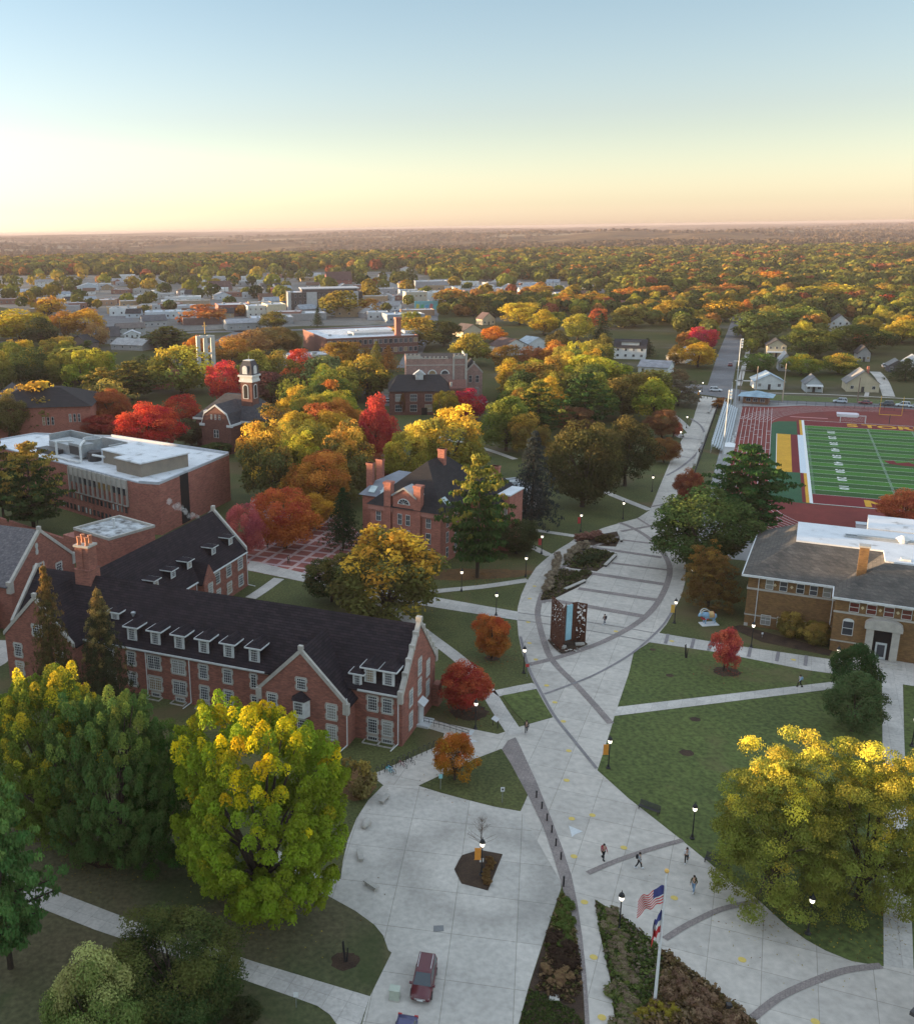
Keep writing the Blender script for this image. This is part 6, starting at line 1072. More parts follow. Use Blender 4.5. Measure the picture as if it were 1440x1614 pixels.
 (432, 515, 14, 62, 'round', (.2, .14, .05), None, 'tan-orange tree left of the schoolhouse', 2),
 (458, 520, 12, 36, 'oval', (.14, .11, .035), None, 'narrow olive tree at the schoolhouse corner', 2),
 (430, 490, 12, 44, 'round', (.10, .10, .03), (.2, .16, .03), 'dark olive tree amid white flat roofs', 2),
 (540, 458, 19, 64, 'oval', (.16, .14, .028), (.24, .17, .03), 'tall bronze-green tree before the black office block', 2),
 (583, 470, 13, 28, 'round', (.36, .19, .04), None, 'small gold-orange tree right of the office block', 2),
 (500, 484, 13, 18, 'spruce', (.025, .045, .025), None, 'little dark spruce before the white flat roofs', 2),
 (593, 538, 14, 34, 'spruce', (.12, .12, .03), None, 'olive larch below the schoolhouse chimney', 2),
 (612, 545, 12, 40, 'spruce', (.24, .12, .04), None, 'orange-brown larch beside the olive one', 2),
 (535, 538, 12, 50, 'round', (.26, .16, .03), None, 'bronze-orange tree in front of the schoolhouse', 2),
 (560, 540, 11, 44, 'round', (.20, .12, .03), None, 'bronze tree right in front of the schoolhouse', 2),
 (655, 500, 17, 78, 'oval', (.14, .12, .03), (.36, .22, .04), 'bronze tree with golden left side right of the schoolhouse', 1),
 (700, 505, 14, 60, 'round', (.055, .062, .022), None, 'dark tree right of the bronze one', 2),
 (742, 525, 15, 70, 'oval', (.16, .15, .03), (.38, .27, .04), 'yellow-olive tree behind the crenellated hall', 1),
 (712, 453, 17, 58, 'dome', (.17, .14, .03), (.56, .27, .05), 'orange-topped tree in the middle distance', 2),
 (745, 465, 15, 46, 'round', (.08, .07, .025), None, 'dark tree fused to the orange-topped one', 2),
 (820, 476, 15, 56, 'round', (.42, .32, .03), (.55, .42, .05), 'bright yellow tree right of the middle', 2),
 (858, 488, 15, 50, 'oval', (.26, .2, .02), (.42, .28, .03), 'golden tree with dark base beside the bright yellow one', 2),
 (912, 494, 15, 56, 'oval', (.17, .18, .03), (.34, .28, .04), 'yellow-green tree right of the golden pair', 2),
 (778, 514, 9, 40, 'round', (.52, .19, .03), None, 'vivid orange round tree beside the brown-roofed house', 2),
 (795, 544, 11, 44, 'round', (.22, .13, .03), None, 'bronze tree in front of the white brown-roofed house', 2),
 (838, 545, 10, 42, 'round', (.30, .12, .05), None, 'dusty orange tree right of the brown-roofed house', 2),
 (765, 470, 15, 30, 'spruce', (.035, .045, .02), None, 'dark evergreen right of the orange-topped tree', 2),
 (790, 455, 13, 44, 'round', (.30, .17, .04), None, 'orange-brown tree above the vivid orange one', 2),
 (848, 447, 12, 46, 'round', (.40, .23, .04), None, 'pale orange tree in the middle distance', 2),
 (893, 462, 12, 42, 'round', (.46, .2, .03), (.5, .2, .03), 'bright orange tree right of the pale orange one', 2),
 (930, 460, 14, 56, 'round', (.22, .13, .025), (.46, .22, .03), 'bronze tree right of the bright orange one', 2),
 (880, 520, 13, 42, 'round', (.10, .085, .03), None, 'dark olive tree below the yellow-green one', 2),
 (948, 494, 19, 42, 'spruce', (.028, .042, .02), None, 'tall dark spruce left of the white two-storey house', 1),
 (952, 525, 12, 26, 'round', (.14, .12, .03), None, 'dark gold tree at the spruce\'s foot', 2),
 (985, 481, 14, 64, 'dome', (.17, .16, .04), (.26, .22, .05), 'grey-gold tree behind the white two-storey house', 2),
 (1060, 473, 15, 60, 'oval', (.24, .18, .03), (.42, .27, .04), 'golden tree in front of the red-roofed school', 2),
 (1020, 533, 9, 30, 'spruce', (.025, .04, .02), None, 'small dark cone-shaped evergreen by the white house', 2),
 (1144, 470, 15, 56, 'round', (.12, .10, .02), (.50, .27, .03), 'dark tree with orange crown at the end of the street', 2),
 (1108, 515, 12, 46, 'round', (.36, .03, .06), None, 'crimson tree beside the street', 1),
 (1102, 541, 11, 58, 'round', (.36, .23, .03), (.46, .28, .03), 'round gold tree in front of the crimson one', 1),
 (1068, 544, 9, 36, 'oval', (.14, .10, .03), None, 'dark bronze tree left of the round gold one', 1),
 (1072, 580, 6, 34, 'locust', (.18, .13, .07), None, 'thin brown tree at the corner of the street', 2),
 (1198, 491, 15, 80, 'dome', (.085, .115, .035), None, 'broad dull green tree right of the street', 1),
 (1196, 556, 8, 48, 'round', (.09, .14, .035), None, 'light green tree left of the small white house', 2),
 (1265, 558, 9, 56, 'round', (.14, .18, .03), (.3, .26, .03), 'yellow-green tree above the pale grey cottage', 2),
 (1325, 556, 9, 56, 'round', (.12, .15, .025), (.52, .34, .05), 'green tree with golden top beside the cream house', 2),
 (1280, 520, 13, 74, 'round', (.05, .075, .02), (.09, .11, .025), 'dark green tree above the cottages', 1),
 (1352, 512, 14, 88, 'round', (.045, .065, .02), None, 'large dark green tree behind the cream house', 1),
 (1425, 505, 12, 66, 'oval', (.26, .22, .03), (.42, .3, .04), 'yellow-green tree at the far right', 2),
 (1430, 565, 9, 56, 'spruce', (.035, .055, .022), None, 'dark evergreen right of the curving driveway', 2),
 (1258, 480, 13, 58, 'round', (.11, .15, .03), (.2, .22, .04), 'green tree behind the small houses right of the street', 2),
 (1215, 428, 17, 52, 'oval', (.40, .19, .03), (.52, .17, .03), 'bright orange tree high at right', 2),
 (1150, 446, 14, 50, 'round', (.36, .15, .04), (.52, .2, .05), 'orange-pink tree beyond the street\'s end', 2),
 (1110, 447, 14, 56, 'round', (.24, .14, .035), None, 'rust-gold tree beyond the red-roofed school', 2),
 (1040, 450, 13, 52, 'round', (.28, .14, .035), (.42, .2, .04), 'rust tree above the red-roofed school', 2),
 (990, 452, 13, 44, 'round', (.42, .17, .035), None, 'orange tree left of the red-roofed school', 2),
 (1310, 446, 15, 84, 'round', (.30, .24, .025), (.52, .36, .04), 'large yellow tree high at right', 2),
 (1290, 405, 14, 54, 'round', (.30, .24, .03), None, 'yellow-green tree above the large yellow one', 2),
 (1305, 428, 12, 48, 'oval', (.40, .26, .04), None, 'pale gold tree between the two yellow ones', 2),
 (1362, 414, 12, 40, 'round', (.22, .16, .03), None, 'bronze-green tree at upper right', 2),
 (1398, 446, 13, 58, 'round', (.26, .16, .03), (.5, .3, .04), 'gold-rimmed tree at upper right', 2),
 (1400, 464, 11, 54, 'round', (.34, .08, .03), None, 'red-orange tree at upper right', 2),
 (1425, 418, 14, 56, 'dome', (.38, .24, .05), None, 'pale orange tree at the far upper right edge', 2),
 (1245, 440, 12, 48, 'round', (.11, .13, .03), None, 'green tree right of the bright orange one', 2),
 (1370, 500, 10, 40, 'round', (.14, .17, .03), (.3, .27, .04), 'bright green tree left of the yellow-green one at far right', 2),
]
for r_ in TR:
    if r_[7] is None: continue
    lod = None
    nm = {'spruce': 'spruce', 'pine': 'pine', 'shrub': 'shrub', 'locust': 'tree'}.get(r_[4], 'tree')
    tree(r_[0], r_[1], r_[2], r_[3], r_[4], r_[5], r_[6], r_[7], nm, cat='shrub' if nm == 'shrub' else 'tree')
# individual trees of the outer streets, each standing where a gap in the town leaves room
PALS = [('golden', (.30, .22, .03), (.46, .3, .04), 16), ('orange', (.32, .15, .03), (.46, .17, .04), 10), ('olive', (.12, .125, .032), (.26, .22, .04), 26), ('dark green', (.055, .078, .026), None, 24), ('green', (.08, .12, .03), (.2, .21, .04), 16), ('yellow-green', (.17, .2, .03), (.36, .31, .04), 20), ('rust red', (.30, .09, .035), None, 8), ('bronze', (.17, .125, .035), (.36, .22, .04), 10)]
wts = [p[3] for p in PALS]; rn = random.Random(21)
def inside_town(u, v):
    return (u < 700 and 436 < v < 512) or (u < 960 and 448 < v < 474)
KEEP = [(295, 560, 440, 720), (612, 560, 775, 668), (0, 655, 375, 860), (540, 720, 800, 900), (590, 520, 650, 560), (455, 498, 640, 568), (316, 520, 342, 580), (965, 515, 1065, 595), (380, 780, 560, 930), (1070, 560, 1180, 660), (770, 525, 850, 560), (800, 700, 1440, 1614), (0, 590, 150, 690), (180, 545, 262, 600), (560, 605, 620, 720), (860, 640, 1080, 800), (200, 625, 300, 700)]
HB = [(965, 515, 1065, 590), (1190, 570, 1395, 618), (1200, 525, 1245, 590), (1300, 490, 1345, 522), (1375, 550, 1440, 590), (795, 525, 850, 560), (725, 500, 790, 530)]
def filler(N_, box, campus):
    cnt = 0; tries = 0
    while cnt < N_ and tries < 9000:
        tries += 1; u = rn.uniform(box[0], box[2]); v = rn.uniform(box[1], box[3])
        if not campus:
            if v > 520 and (u < 960 or u > 1020) and not (1200 < u < 1460 and v < 545): continue
            if inside_town(u, v) and rn.random() > .12: continue
            if 1130 < u < 1172 and v > 480: continue
            if any(x0-16 < u < x1+16 and y0-6 < v < y1+60 for x0, y0, x1, y1 in HB): continue
        h = rn.uniform(12, 17) if campus else rn.uniform(9, 15); P = G(u, v, h if campus else 0); P.z = 0; s = MPP(u, v)
        if campus:
            hh = h/s
            if any(x0-22 < u < x1+22 and v < y1 and v+hh > y0+12 for x0, y0, x1, y1 in KEEP): continue
        if any((P-q).length < (w+11)*(.35 if campus else .40) for q, w in TREES): continue
        if any((P-q).length < 9 for q in fill_spots): continue
        nmc, c1, c2, _ = rn.choices(PALS, wts)[0]; kd = rn.choices(['round', 'oval', 'dome', 'spruce'], [5, 3, 3, .6])[0]
        if kd == 'spruce': nmc, c1, c2 = 'dark evergreen', (.03, .045, .02), None
        W = h*rn.uniform(.75, 1.15)*(.45 if kd == 'spruce' else 1); nm = 'spruce' if kd == 'spruce' else 'tree'
        if campus: zone, zv = ('campus wood left of the chapel' if u < 300 else 'campus wood between chapel and Victorian hall' if u < 620 else 'campus wood left of the avenue'), ''; lb = f'{nmc} tree in the {zone}'; vt = v
        else:
            zone = 'left side of town' if u < 330 else 'middle of town' if u < 640 else 'centre-right streets' if u < 1000 else 'right-hand streets'
            zv = 'far' if v < 462 else 'nearer'; lb = f'{nmc} tree among the {zv} trees of the {zone}'; vt = v-h/s*.9
        tree(u, vt, h, W/s, kd, c1, c2, lb, nm, lod=(1 if v > 600 else 2) if campus else 3 if v < 470 else 2, group=f'{nmc} trees, {zv} {zone}', w=W); cnt += 1
    return cnt
n1 = filler(66, (-10, 535, 1060, 740), True)
filler(44, (985, 438, 1465, 560), False)
filler(max(0, 298-len(TREES)), (-25, 428, 1465, 600), False)
# bushes in the planting beds: individual clumps
def bush(u, v, w, h, col, label, group=None, kind='shrub', tip=None, lod=1):
    P = G(u, v); me, tm = proto((kind, lod, int(u) % 3)); t = thing('shrub', label, 'shrub', P, u, group); t.scale = (w, w, h); c = ob('foliage', me, t, color=col); c['tip'] = [float(x) for x in (tip or col)]; return t
# library front
for (u, v, w, h, lb) in [(1210, 985, 3.6, 3.4, 'yellow-green shrub against the library wall, leftmost'), (1243, 1002, 4.6, 4.0, 'tall yellow-green shrub in the middle of the library wall'), (1284, 1015, 5.0, 3.6, 'wide golden-green shrub near the library corner'), (1270, 995, 4.0, 4.2, 'olive shrub behind the wide golden-green one')]: bush(u, v, w, h, (.16, .13, .035), lb, tip=(.3, .2, .05), lod=0)
bush(563, 1255, 4.5, 4.6, (.17, .13, .05), 'thin yellow-leaved shrub between the great tree and the bike racks', tip=(.26, .19, .05), lod=2)
bush(330, 1600, 4, 2.2, (.035, .06, .02), 'dark low shrub at the bottom edge', lod=1); bush(385, 1606, 3.2, 1.8, (.05, .06, .025), 'grey-green low shrub at the bottom edge', lod=1)
rn = random.Random(5)
for k in range(9): bush(860+k*2.5+rn.uniform(-2, 2), 932-k*6+rn.uniform(-3, 3), 1.9, 1.7, (.30, .24, .17), 'dry tan grass clump in the lens-shaped plaza bed', 'tan grass clumps along the plaza beds', lod=2)
for k in range(8): bush(895+k*4+rn.uniform(-2, 2), 882-k*3+rn.uniform(-3, 3), 2.0, 1.7, (.30, .24, .17), 'pale feathery grass clump in the middle plaza bed', 'feathery grass clumps in the middle plaza bed', lod=2)
for k in range(7): bush(912+k*5, 852-k*1.2+rn.uniform(-2, 2), 2.1, 1.5, (.26, .13, .10), 'reddish grass clump in the upper plaza bed', 'reddish clumps in the upper plaza bed', lod=2)
for k in range(6): bush(895+k*6, 918-k*2+rn.uniform(-5, 3), 1.7, .9, (.07, .08, .03), 'low green shrub in the lower plaza bed', 'low green shrubs in the lower plaza bed', lod=2)
for k in range(8): bush(915+k*5, 893-k*1.6+rn.uniform(-7, 2), 1.9, 1.2, (.05, .065, .03), 'low dark shrub in the middle plaza bed', 'low dark shrubs in the middle plaza bed', lod=2)
for k in range(6): bush(942+k*5, 855+rn.uniform(-5, 3), 1.8, 1.2, (.09, .07, .03), 'olive shrub in the upper plaza bed', 'olive shrubs in the upper plaza bed', lod=2)
pts = [(960+rn.uniform(-8, 30)*(v-1420)/190+rn.uniform(0, 45)*(v-1420)/190, v) for v in np.linspace(1440, 1700, 34)]
for u, v in pts: bush(u, v, rn.uniform(1.2, 1.9), rn.uniform(.5, .8), (.13, .16, .04), 'low green ground-hugging shrub in the flagpole bed', 'green clumps in the flagpole bed', tip=(.2, .15, .1), lod=2)
for k in range(26):
    f = rn.random(); u = 1040+f*140+rn.uniform(-25, 5); v = 1515+f*95+rn.uniform(0, 45); bush(u, v, rn.uniform(1.3, 2.1), rn.uniform(1.0, 1.5), rn.choice([(.17, .10, .05), (.13, .085, .045), (.10, .07, .03)]), 'brown ornamental grass clump along the flagpole bed', 'brown grass clumps along the flagpole bed', tip=(.22, .14, .09), lod=2)
for k in range(5): bush(1010+k*12, 1600+rn.uniform(-6, 8), 1.6, .9, (.24, .19, .03), 'yellowish shrub at the flagpole\'s foot', 'yellowish shrubs at the flagpole\'s foot', lod=2)
for k in range(12): bush(888+rn.uniform(-8, 10)+k*.4, 1425+k*6, 1.2, .6, (.09, .12, .03), 'low green shrub at the tip of the bed by the driveway', 'green shrubs in the driveway bed', lod=2)
for k in range(14): bush(882+rn.uniform(-14, 22), 1475+k*4, 1.3, .7, (.055, .035, .025), 'dark brown mounded shrub in the bed by the driveway', 'dark brown mounds in the driveway bed', lod=2)
for k in range(10): bush(868+rn.uniform(-12, 34), 1528+k*3, .95, .55, (.24, .15, .08), 'tan grass tuft in the bed by the driveway', 'tan tufts in the driveway bed', lod=2)
for k in range(7): bush(772+rn.uniform(-4, 6)-k*1.2, 1358+k*6, .95, .6, (.15, .085, .035), 'small bronze tuft in the driveway island', 'bronze tufts in the driveway island', lod=2)
# bare tree in the island
def bare():
    P = G(757, 1347); t = thing('bare_tree', 'small leafless tree in the driveway island', 'tree', P); m = MB(); tw = MB(); rnd = random.Random(9)
    m.path([Vector((0, 0, 0)), Vector((0, 0, 1.3)), Vector((.05, 0, 2.4)), Vector((0, .05, 4.6))], [.07, .06, .045, .012], 6); m.build('trunk', M_bark, t)
    for i in range(46):
        z = rnd.uniform(1.1, 4.2); a = rnd.uniform(0, 6.28); L = (5.0-z)*.42*rnd.uniform(.7, 1.1); p0 = Vector((0, 0, z)); p1 = p0+Vector((math.cos(a)*L, math.sin(a)*L, L*.75)); tw.tube(p0, p1, .018, .008, 4)
        for j in range(3): q = p0.lerp(p1, rnd.uniform(.4, 1)); tw.tube(q, q+Vector((rnd.uniform(-.4, .4), rnd.uniform(-.4, .4), rnd.uniform(.1, .5))), .009, .005, 3)
    tw.build('branches', mat('twig', (.19, .14, .115), (.12, .09, .07)), t)
bare()
# ---------------------------------------------------------------- distant woods: far too many crowns to count
def woods(name, spots, nleaf, seed, cols, leaf=1.0, flat=.8):
    g = np.random.default_rng(seed); n = len(spots); S = np.array(spots); K = nleaf
    C = np.repeat(S[:, :3], K, 0); r = np.repeat(S[:, 3], K)[:, None]
    d = unit(g.normal(size=(n*K, 3))+np.array([0, 0, .35])); P = C+d*r*np.array([1, 1, flat])*g.uniform(.7, 1.05, (n*K, 1)); P[:, 2] += np.repeat(S[:, 3], K)*flat*.9
    nr = unit(d+g.normal(size=d.shape)*.35); a = unit(np.cross(nr, g.normal(size=d.shape))); b = np.cross(nr, a); s = r*leaf*g.uniform(.6, 1.3, (n*K, 1))
    V = np.stack([P-a*s*.5-b*s*.2, P+a*s*.3-b*s*.45, P+a*s*.5+b*s*.25, P-a*s*.2+b*s*.5], 1).reshape(-1, 3); N_ = n*K
    me = bpy.data.meshes.new(name); me.vertices.add(4*N_); me.vertices.foreach_set('co', V.astype(np.float32).ravel()); me.loops.add(4*N_); me.loops.foreach_set('vertex_index', np.arange(4*N_, dtype=np.int32)); me.polygons.add(N_); me.polygons.foreach_set('loop_start', np.arange(0, 4*N_, 4, dtype=np.int32)); me.update(calc_edges=True)
    ci = g.choice(len(cols), n, p=[c[1] for c in cols]); cc = np.array([c[0] for c in cols])[ci]*g.uniform(.75, 1.25, (n, 1)); fc_ = np.repeat(cc, K, 0)*g.uniform(.8, 1.2, (N_, 1))
    at = me.attributes.new('leafcol', 'FLOAT_COLOR', 'FACE'); at.data.foreach_set('color', np.concatenate([fc_, np.ones((N_, 1))], 1).astype(np.float32).ravel())
    if 'woods' not in MATS:
        m, nn, N2, L = nt('woods'); out = N2.new('ShaderNodeOutputMaterial'); aa = N2.new('ShaderNodeAttribute'); aa.attribute_name = 'leafcol'; dd = N2.new('ShaderNodeBsdfDiffuse'); tt = N2.new('ShaderNodeBsdfTranslucent'); mi = N2.new('ShaderNodeMixShader'); mi.inputs[0].default_value = .3
        L.new(aa.outputs['Color'], dd.inputs[0]); L.new(aa.outputs['Color'], tt.inputs[0]); L.new(dd.outputs[0], mi.inputs[1]); L.new(tt.outputs[0], mi.inputs[2]); L.new(mi.outputs[0], out.inputs[0]); MATS['woods'] = m
    me.materials.append(MATS['woods']); o = ob(name, me); tag(o, kind='stuff'); return o
WCOL = [((.12, .125, .034), .30), ((.27, .20, .035), .17), ((.055, .075, .026), .27), ((.30, .145, .04), .07), ((.18, .19, .035), .16), ((.25, .08, .04), .03)]
g = np.random.default_rng(3); sp = []
def town_gap(u, v): return (u < 690 and 424 < v < 520 and not (v < 434 and u < 380)) or (u < 960 and 444 < v < 478)
def vis(x, y, z=0):
    d = np.array([x, y, z-CH]); zz = d@_F; return CCX+CF*(d@_R)/zz, CCY-CF*(d@_U)/zz
k = 0
while len(sp) < 9000 and k < 90000:
    k += 1; y = 430+1880*g.random()**.85; x = g.uniform(-.42, .72)*y
    u, v = vis(x, y)
    if u < -60 or u > 1500 or v > 570 or (v > 500 and u < 985): continue
    if town_gap(u, v) and g.random() > .07: continue
    if y < 640 and (u < 985 or v > 566 or any(x0-7 < u < x1+7 and y0 < v < y1+26 for x0, y0, x1, y1 in HB) or any((x-q.x)**2+(y-q.y)**2 < (w_*.5+3.5)**2 for q, w_ in TREES)): continue
    if v > 455 and g.random() < .15: continue
    if 1120 < u < 1180 and v > 488: continue
    if any(abs(x-q.x) < 7 and abs(y-q.y) < 9 for q, w in TREES[-1:]): continue
    sp.append((x, y, 1.5, g.uniform(3.8, 6.6) if y < 900 else g.uniform(5, 9.5)*(1 if y < 1500 else 1.15)))
near = [s for s in sp if 640 <= s[1] < 1150]; close = [s for s in sp if s[1] < 640]; tag(woods('wood', close, 420, 7, WCOL, .26), 'dense autumn trees filling the lots beyond the stadium'); farr = [s for s in sp if s[1] >= 1150]
tag(woods('wood', near, 200, 1, WCOL, .38), 'wood of autumn trees surrounding the town'); tag(woods('wood', farr, 80, 2, WCOL, .48), 'far belt of autumn woodland behind the town')
hs = []
for k in range(16000):
    y = 2300+7000*g.random()**1.3; x = g.uniform(-.42, .72)*y; nz = math.sin(x/310+1.3*math.sin(y/500))+math.sin(y/260+x/900)+.7*math.sin(x/120+y/170)
    if nz < -.55: continue
    hs.append((x, y, float(TZ(x, y)), g.uniform(5, 11)))
tag(woods('wood', hs, 18, 3, [((.115, .09, .06), .4), ((.075, .07, .05), .35), ((.15, .11, .07), .25)], .9, .6), 'wooded ridges on the horizon')
# unseen tree belt added west of the frame, sized to shade the lawns
wb = []
for k in range(2600):
    y = g.uniform(-80, 900); e_ = g.uniform(0, 1)**1.5*300; x = -(.345*max(y, 0)+(60 if y > 40 else 150))-e_
    wb.append((x, y, g.uniform(3, 9.5)+(6 if 20 < y < 270 and e_ < 120 else 0), g.uniform(4.0, 6.0)))
tag(woods('wood', wb, 90, 4, WCOL, .6, .85), 'unseen trees added west of the view to shade the campus')
# shade trees close in on the left, beyond the frame edge

# low plants covering the beds, and fallen leaves on the grass: nobody could count them
def inpoly(x, y, P):
    c = False; j = len(P)-1
    for i in range(len(P)):
        if (P[i].y > y) != (P[j].y > y) and x < (P[j].x-P[i].x)*(y-P[i].y)/(P[j].y-P[i].y)+P[i].x: c = not c
        j = i
    return c
def cover(name, P, n, r, cols, seed, label, leaf=.8, z=.05, flat=.7, k=10):
    g = np.random.default_rng(seed); x0, x1, y0, y1 = min(p.x for p in P), max(p.x for p in P), min(p.y for p in P), max(p.y for p in P); S = []
    while len(S) < n:
        x, y = g.uniform(x0, x1), g.uniform(y0, y1)
        if inpoly(x, y, P): S.append((x, y, z, r*g.uniform(.5, 1.2)))
    return tag(woods(name, S, k, seed, cols, leaf, flat), label)
cover('ground_cover', PX([(938, 1424), (984, 1450), (1040, 1498), (1042, 1545), (1010, 1614), (1000, 1700), (980, 1700), (970, 1614), (962, 1542), (948, 1477)]), 1500, .28, [((.10, .13, .035), .5), ((.07, .10, .03), .3), ((.2, .16, .11), .2)], 31, 'low green ground cover in the flagpole bed')
cover('ground_cover', PX([(1042, 1500), (1130, 1566), (1188, 1614), (1240, 1700), (1000, 1700), (1012, 1610), (1044, 1545)]), 1500, .32, [((.19, .12, .06), .4), ((.13, .10, .04), .3), ((.24, .17, .10), .3)], 32, 'brown and olive ground cover in the lower flagpole bed', flat=1.1)
cover('ground_cover', PX([(886, 1408), (901, 1452), (908, 1490), (880, 1475), (858, 1500), (868, 1456)]), 420, .25, [((.10, .12, .03), .7), ((.2, .15, .07), .3)], 33, 'green ground cover at the tip of the driveway bed')
cover('ground_cover', PX([(880, 1480), (910, 1492), (918, 1560), (900, 1585), (845, 1560), (858, 1502)]), 500, .22, [((.07, .045, .03), .5), ((.20, .13, .07), .3), ((.09, .09, .03), .2)], 38, 'brown low plants in the driveway bed')
cover('grass', PX([(834, 1560), (860, 1570), (900, 1590), (920, 1614), (923, 1700), (790, 1700), (818, 1614)]), 2200, .13, [((.06, .085, .025), .7), ((.08, .1, .03), .3)], 34, 'rough grass at the bottom of the driveway bed', flat=.5)
cover('ground_cover', PX([(853, 946), (856, 930), (870, 905), (883, 898), (932, 906), (912, 924), (873, 943)]), 500, .28, [((.16, .13, .08), .5), ((.08, .09, .03), .5)], 35, 'low plants in the lowest plaza bed')
cover('ground_cover', PX([(887, 891), (897, 878), (912, 869), (933, 865), (970, 873), (961, 884), (940, 900), (900, 895)]), 500, .28, [((.12, .13, .05), .6), ((.07, .08, .03), .4)], 36, 'low plants in the middle plaza bed')
for i, (u, v, r, c_) in enumerate([(400, 1420, 9, (.42, .34, .03)), (1250, 1440, 9, (.4, .3, .04)), (1390, 1440, 8, (.4, .3, .04)), (733, 1120, 4.5, (.36, .08, .04)), (720, 1235, 4, (.4, .16, .03)), (777, 1036, 4, (.38, .12, .03)), (610, 975, 8, (.42, .28, .05)), (170, 1345, 8, (.25, .2, .04)), (447, 865, 6, (.4, .12, .04)), (760, 905, 9, (.3, .16, .06)), (560, 1240, 4, (.3, .22, .06)), (1148, 1058, 3, (.4, .08, .06))]):
    g = np.random.default_rng(50+i); P0 = G(u, v); S = []
    for k in range(int(45*r)): a_, q_ = g.uniform(0, 6.28), r*g.normal()*.55; S.append((P0.x+q_*math.cos(a_), P0.y+q_*math.sin(a_), .03, .09))
    tag(woods('fallen_leaves', S, 3, 60+i, [(c_, .6), ((.2, .12, .05), .4)], 1.0, .25), 'fallen leaves scattered on the grass')
# ================================================================ STREET FURNITURE, VEHICLES, PEOPLE
M_lampg = plain('lamp_glass', (.85, .8, .65), .3, emit=((1, .9, .72), .7)); M_red = plain('red_cloth', (.5, .05, .05)); M_orange = plain('orange_cloth', (.7, .28, .04)); M_yel = plain('yellow_cloth', (.72, .42, .08)); M_white = plain('white_paint', (.75, .76, .77), .4); M_blk = plain('black_rubber', (.02, .02, .02), .8)
lamp_meshes = None
def lamp(u, v, label, banner=None, group='black campus lamp posts'):
    global lamp_meshes
    if lamp_meshes is None:
        a = MB(); a.lathe([(.28, 0), (.28, .12), (.16, .25), (.14, .5), (.075, .6), (.06, 3.35), (.1, 3.4)], 10); p = a.mesh('post', M_iron)
        a = MB(); a.lathe([(.12, 3.4), (.2, 3.5), (.25, 3.8), (.22, 3.86)], 10); g_ = a.mesh('lamp_globe', M_lampg)
        a = MB(); a.lathe([(.30, 3.86), (.3, 3.9), (.2, 4.15), (.05, 4.3), (.03, 4.5)], 10); c = a.mesh('lamp_cap', M_iron); lamp_meshes = (p, g_, c)
    t = thing('street_lamp', label, 'lamp post', G(u, v), 0, group); p = ob('post', lamp_meshes[0], t); ob('lamp_globe', lamp_meshes[1], t); ob('lamp_cap', lamp_meshes[2], t)
    if banner: MB().box(-.75, -.12, -.015, .015, 1.9, 3.2).box(-.8, 0, -.02, .02, 3.2, 3.24).box(-.8, 0, -.02, .02, 1.86, 1.9).build('banner', banner, t, (0, 0, 0))
    return t
for u, v, lb, bn in [(1090, 1322, 'black lamp post on the right lawn between the two benches', None), (958, 1211, 'black lamp post with orange banner at the lawn\'s left corner', M_orange), (825, 1061, 'black lamp post at the left rim of the plaza below the sculpture', None), (975, 1468, 'black lamp post at the edge of the flagpole bed', None), (1272, 1472, 'black lamp post under the honey locusts', None), (1062, 982, 'black lamp post with yellow banner near the bull statue', M_yel), (1183, 1020.5, 'black lamp post in front of the library\'s left corner', None), (758.5, 1380, 'black lamp post with orange banner in the driveway island', M_orange), (1316, 1062, 'black lamp post beside the dark green small tree', None), (727, 932, 'black lamp post by the path right of the golden-crowned tree', None), (781.5, 970, 'black lamp post just above the round orange-red tree', None), (749, 1149, 'black lamp post at the ramp\'s end beside the brick-red tree', None),
                     (981, 818, 'lit lamp post at the top rim of the plaza', None), (914.5, 838, 'lit lamp post with red banner above the plaza beds', M_red), (853, 873, 'lit lamp post with red banner left of the plaza beds', M_red), (828, 909, 'lit lamp post left of the plaza, on the lawn', None), (817, 836, 'lit lamp post under the dark blue spruce', None), (1088, 928, 'lit lamp post under the large green overhanging tree', None), (1071, 700, 'lit lamp post by the small red tree on the avenue', None), (1081, 675, 'lit lamp post at the avenue side walk', None), (1106, 618, 'lit lamp post at the street corner', None), (61, 836, 'lit lamp post in front of the modern building', None), (1027, 775, 'lamp post on the dark lawn beside the avenue', None), (1436, 1176, 'lamp post at the right edge of the lawn', None), (1101, 632, 'lit lamp post at the head of the avenue', M_orange)]: lamp(u, v, lb, bn)
# bollards
bm_ = MB(); bm_.lathe([(.09, 0), (.09, .82), (.1, .84), (.1, .92), (.06, .98)], 10); bme = bm_.mesh('bollard', M_iron)
for i, (u, v) in enumerate([(845, 1258), (853.5, 1275.4), (861.6, 1294.4), (869, 1313), (875.5, 1334), (883.5, 1355.6)]):
    o = ob('bollard', bme, None, G(u, v)); tag(o, ['first', 'second', 'third', 'fourth', 'fifth', 'sixth'][i]+' black bollard from the top along the paver strip', 'bollard', 'bollards along the driveway edge')
o = ob('bollard', bme, None, G(887.5, 1398)); o.scale = (1.1, 1.1, 1.3); tag(o, 'black bollard on a white base at the tip of the driveway bed', 'bollard')
for i, u in enumerate((1108.5, 1114, 1122, 1129)): tag(ob('bollard', bme, None, G(u, 628+i*.6)), 'small bollard in the row closing the head of the avenue', 'bollard', 'bollards at the head of the avenue')
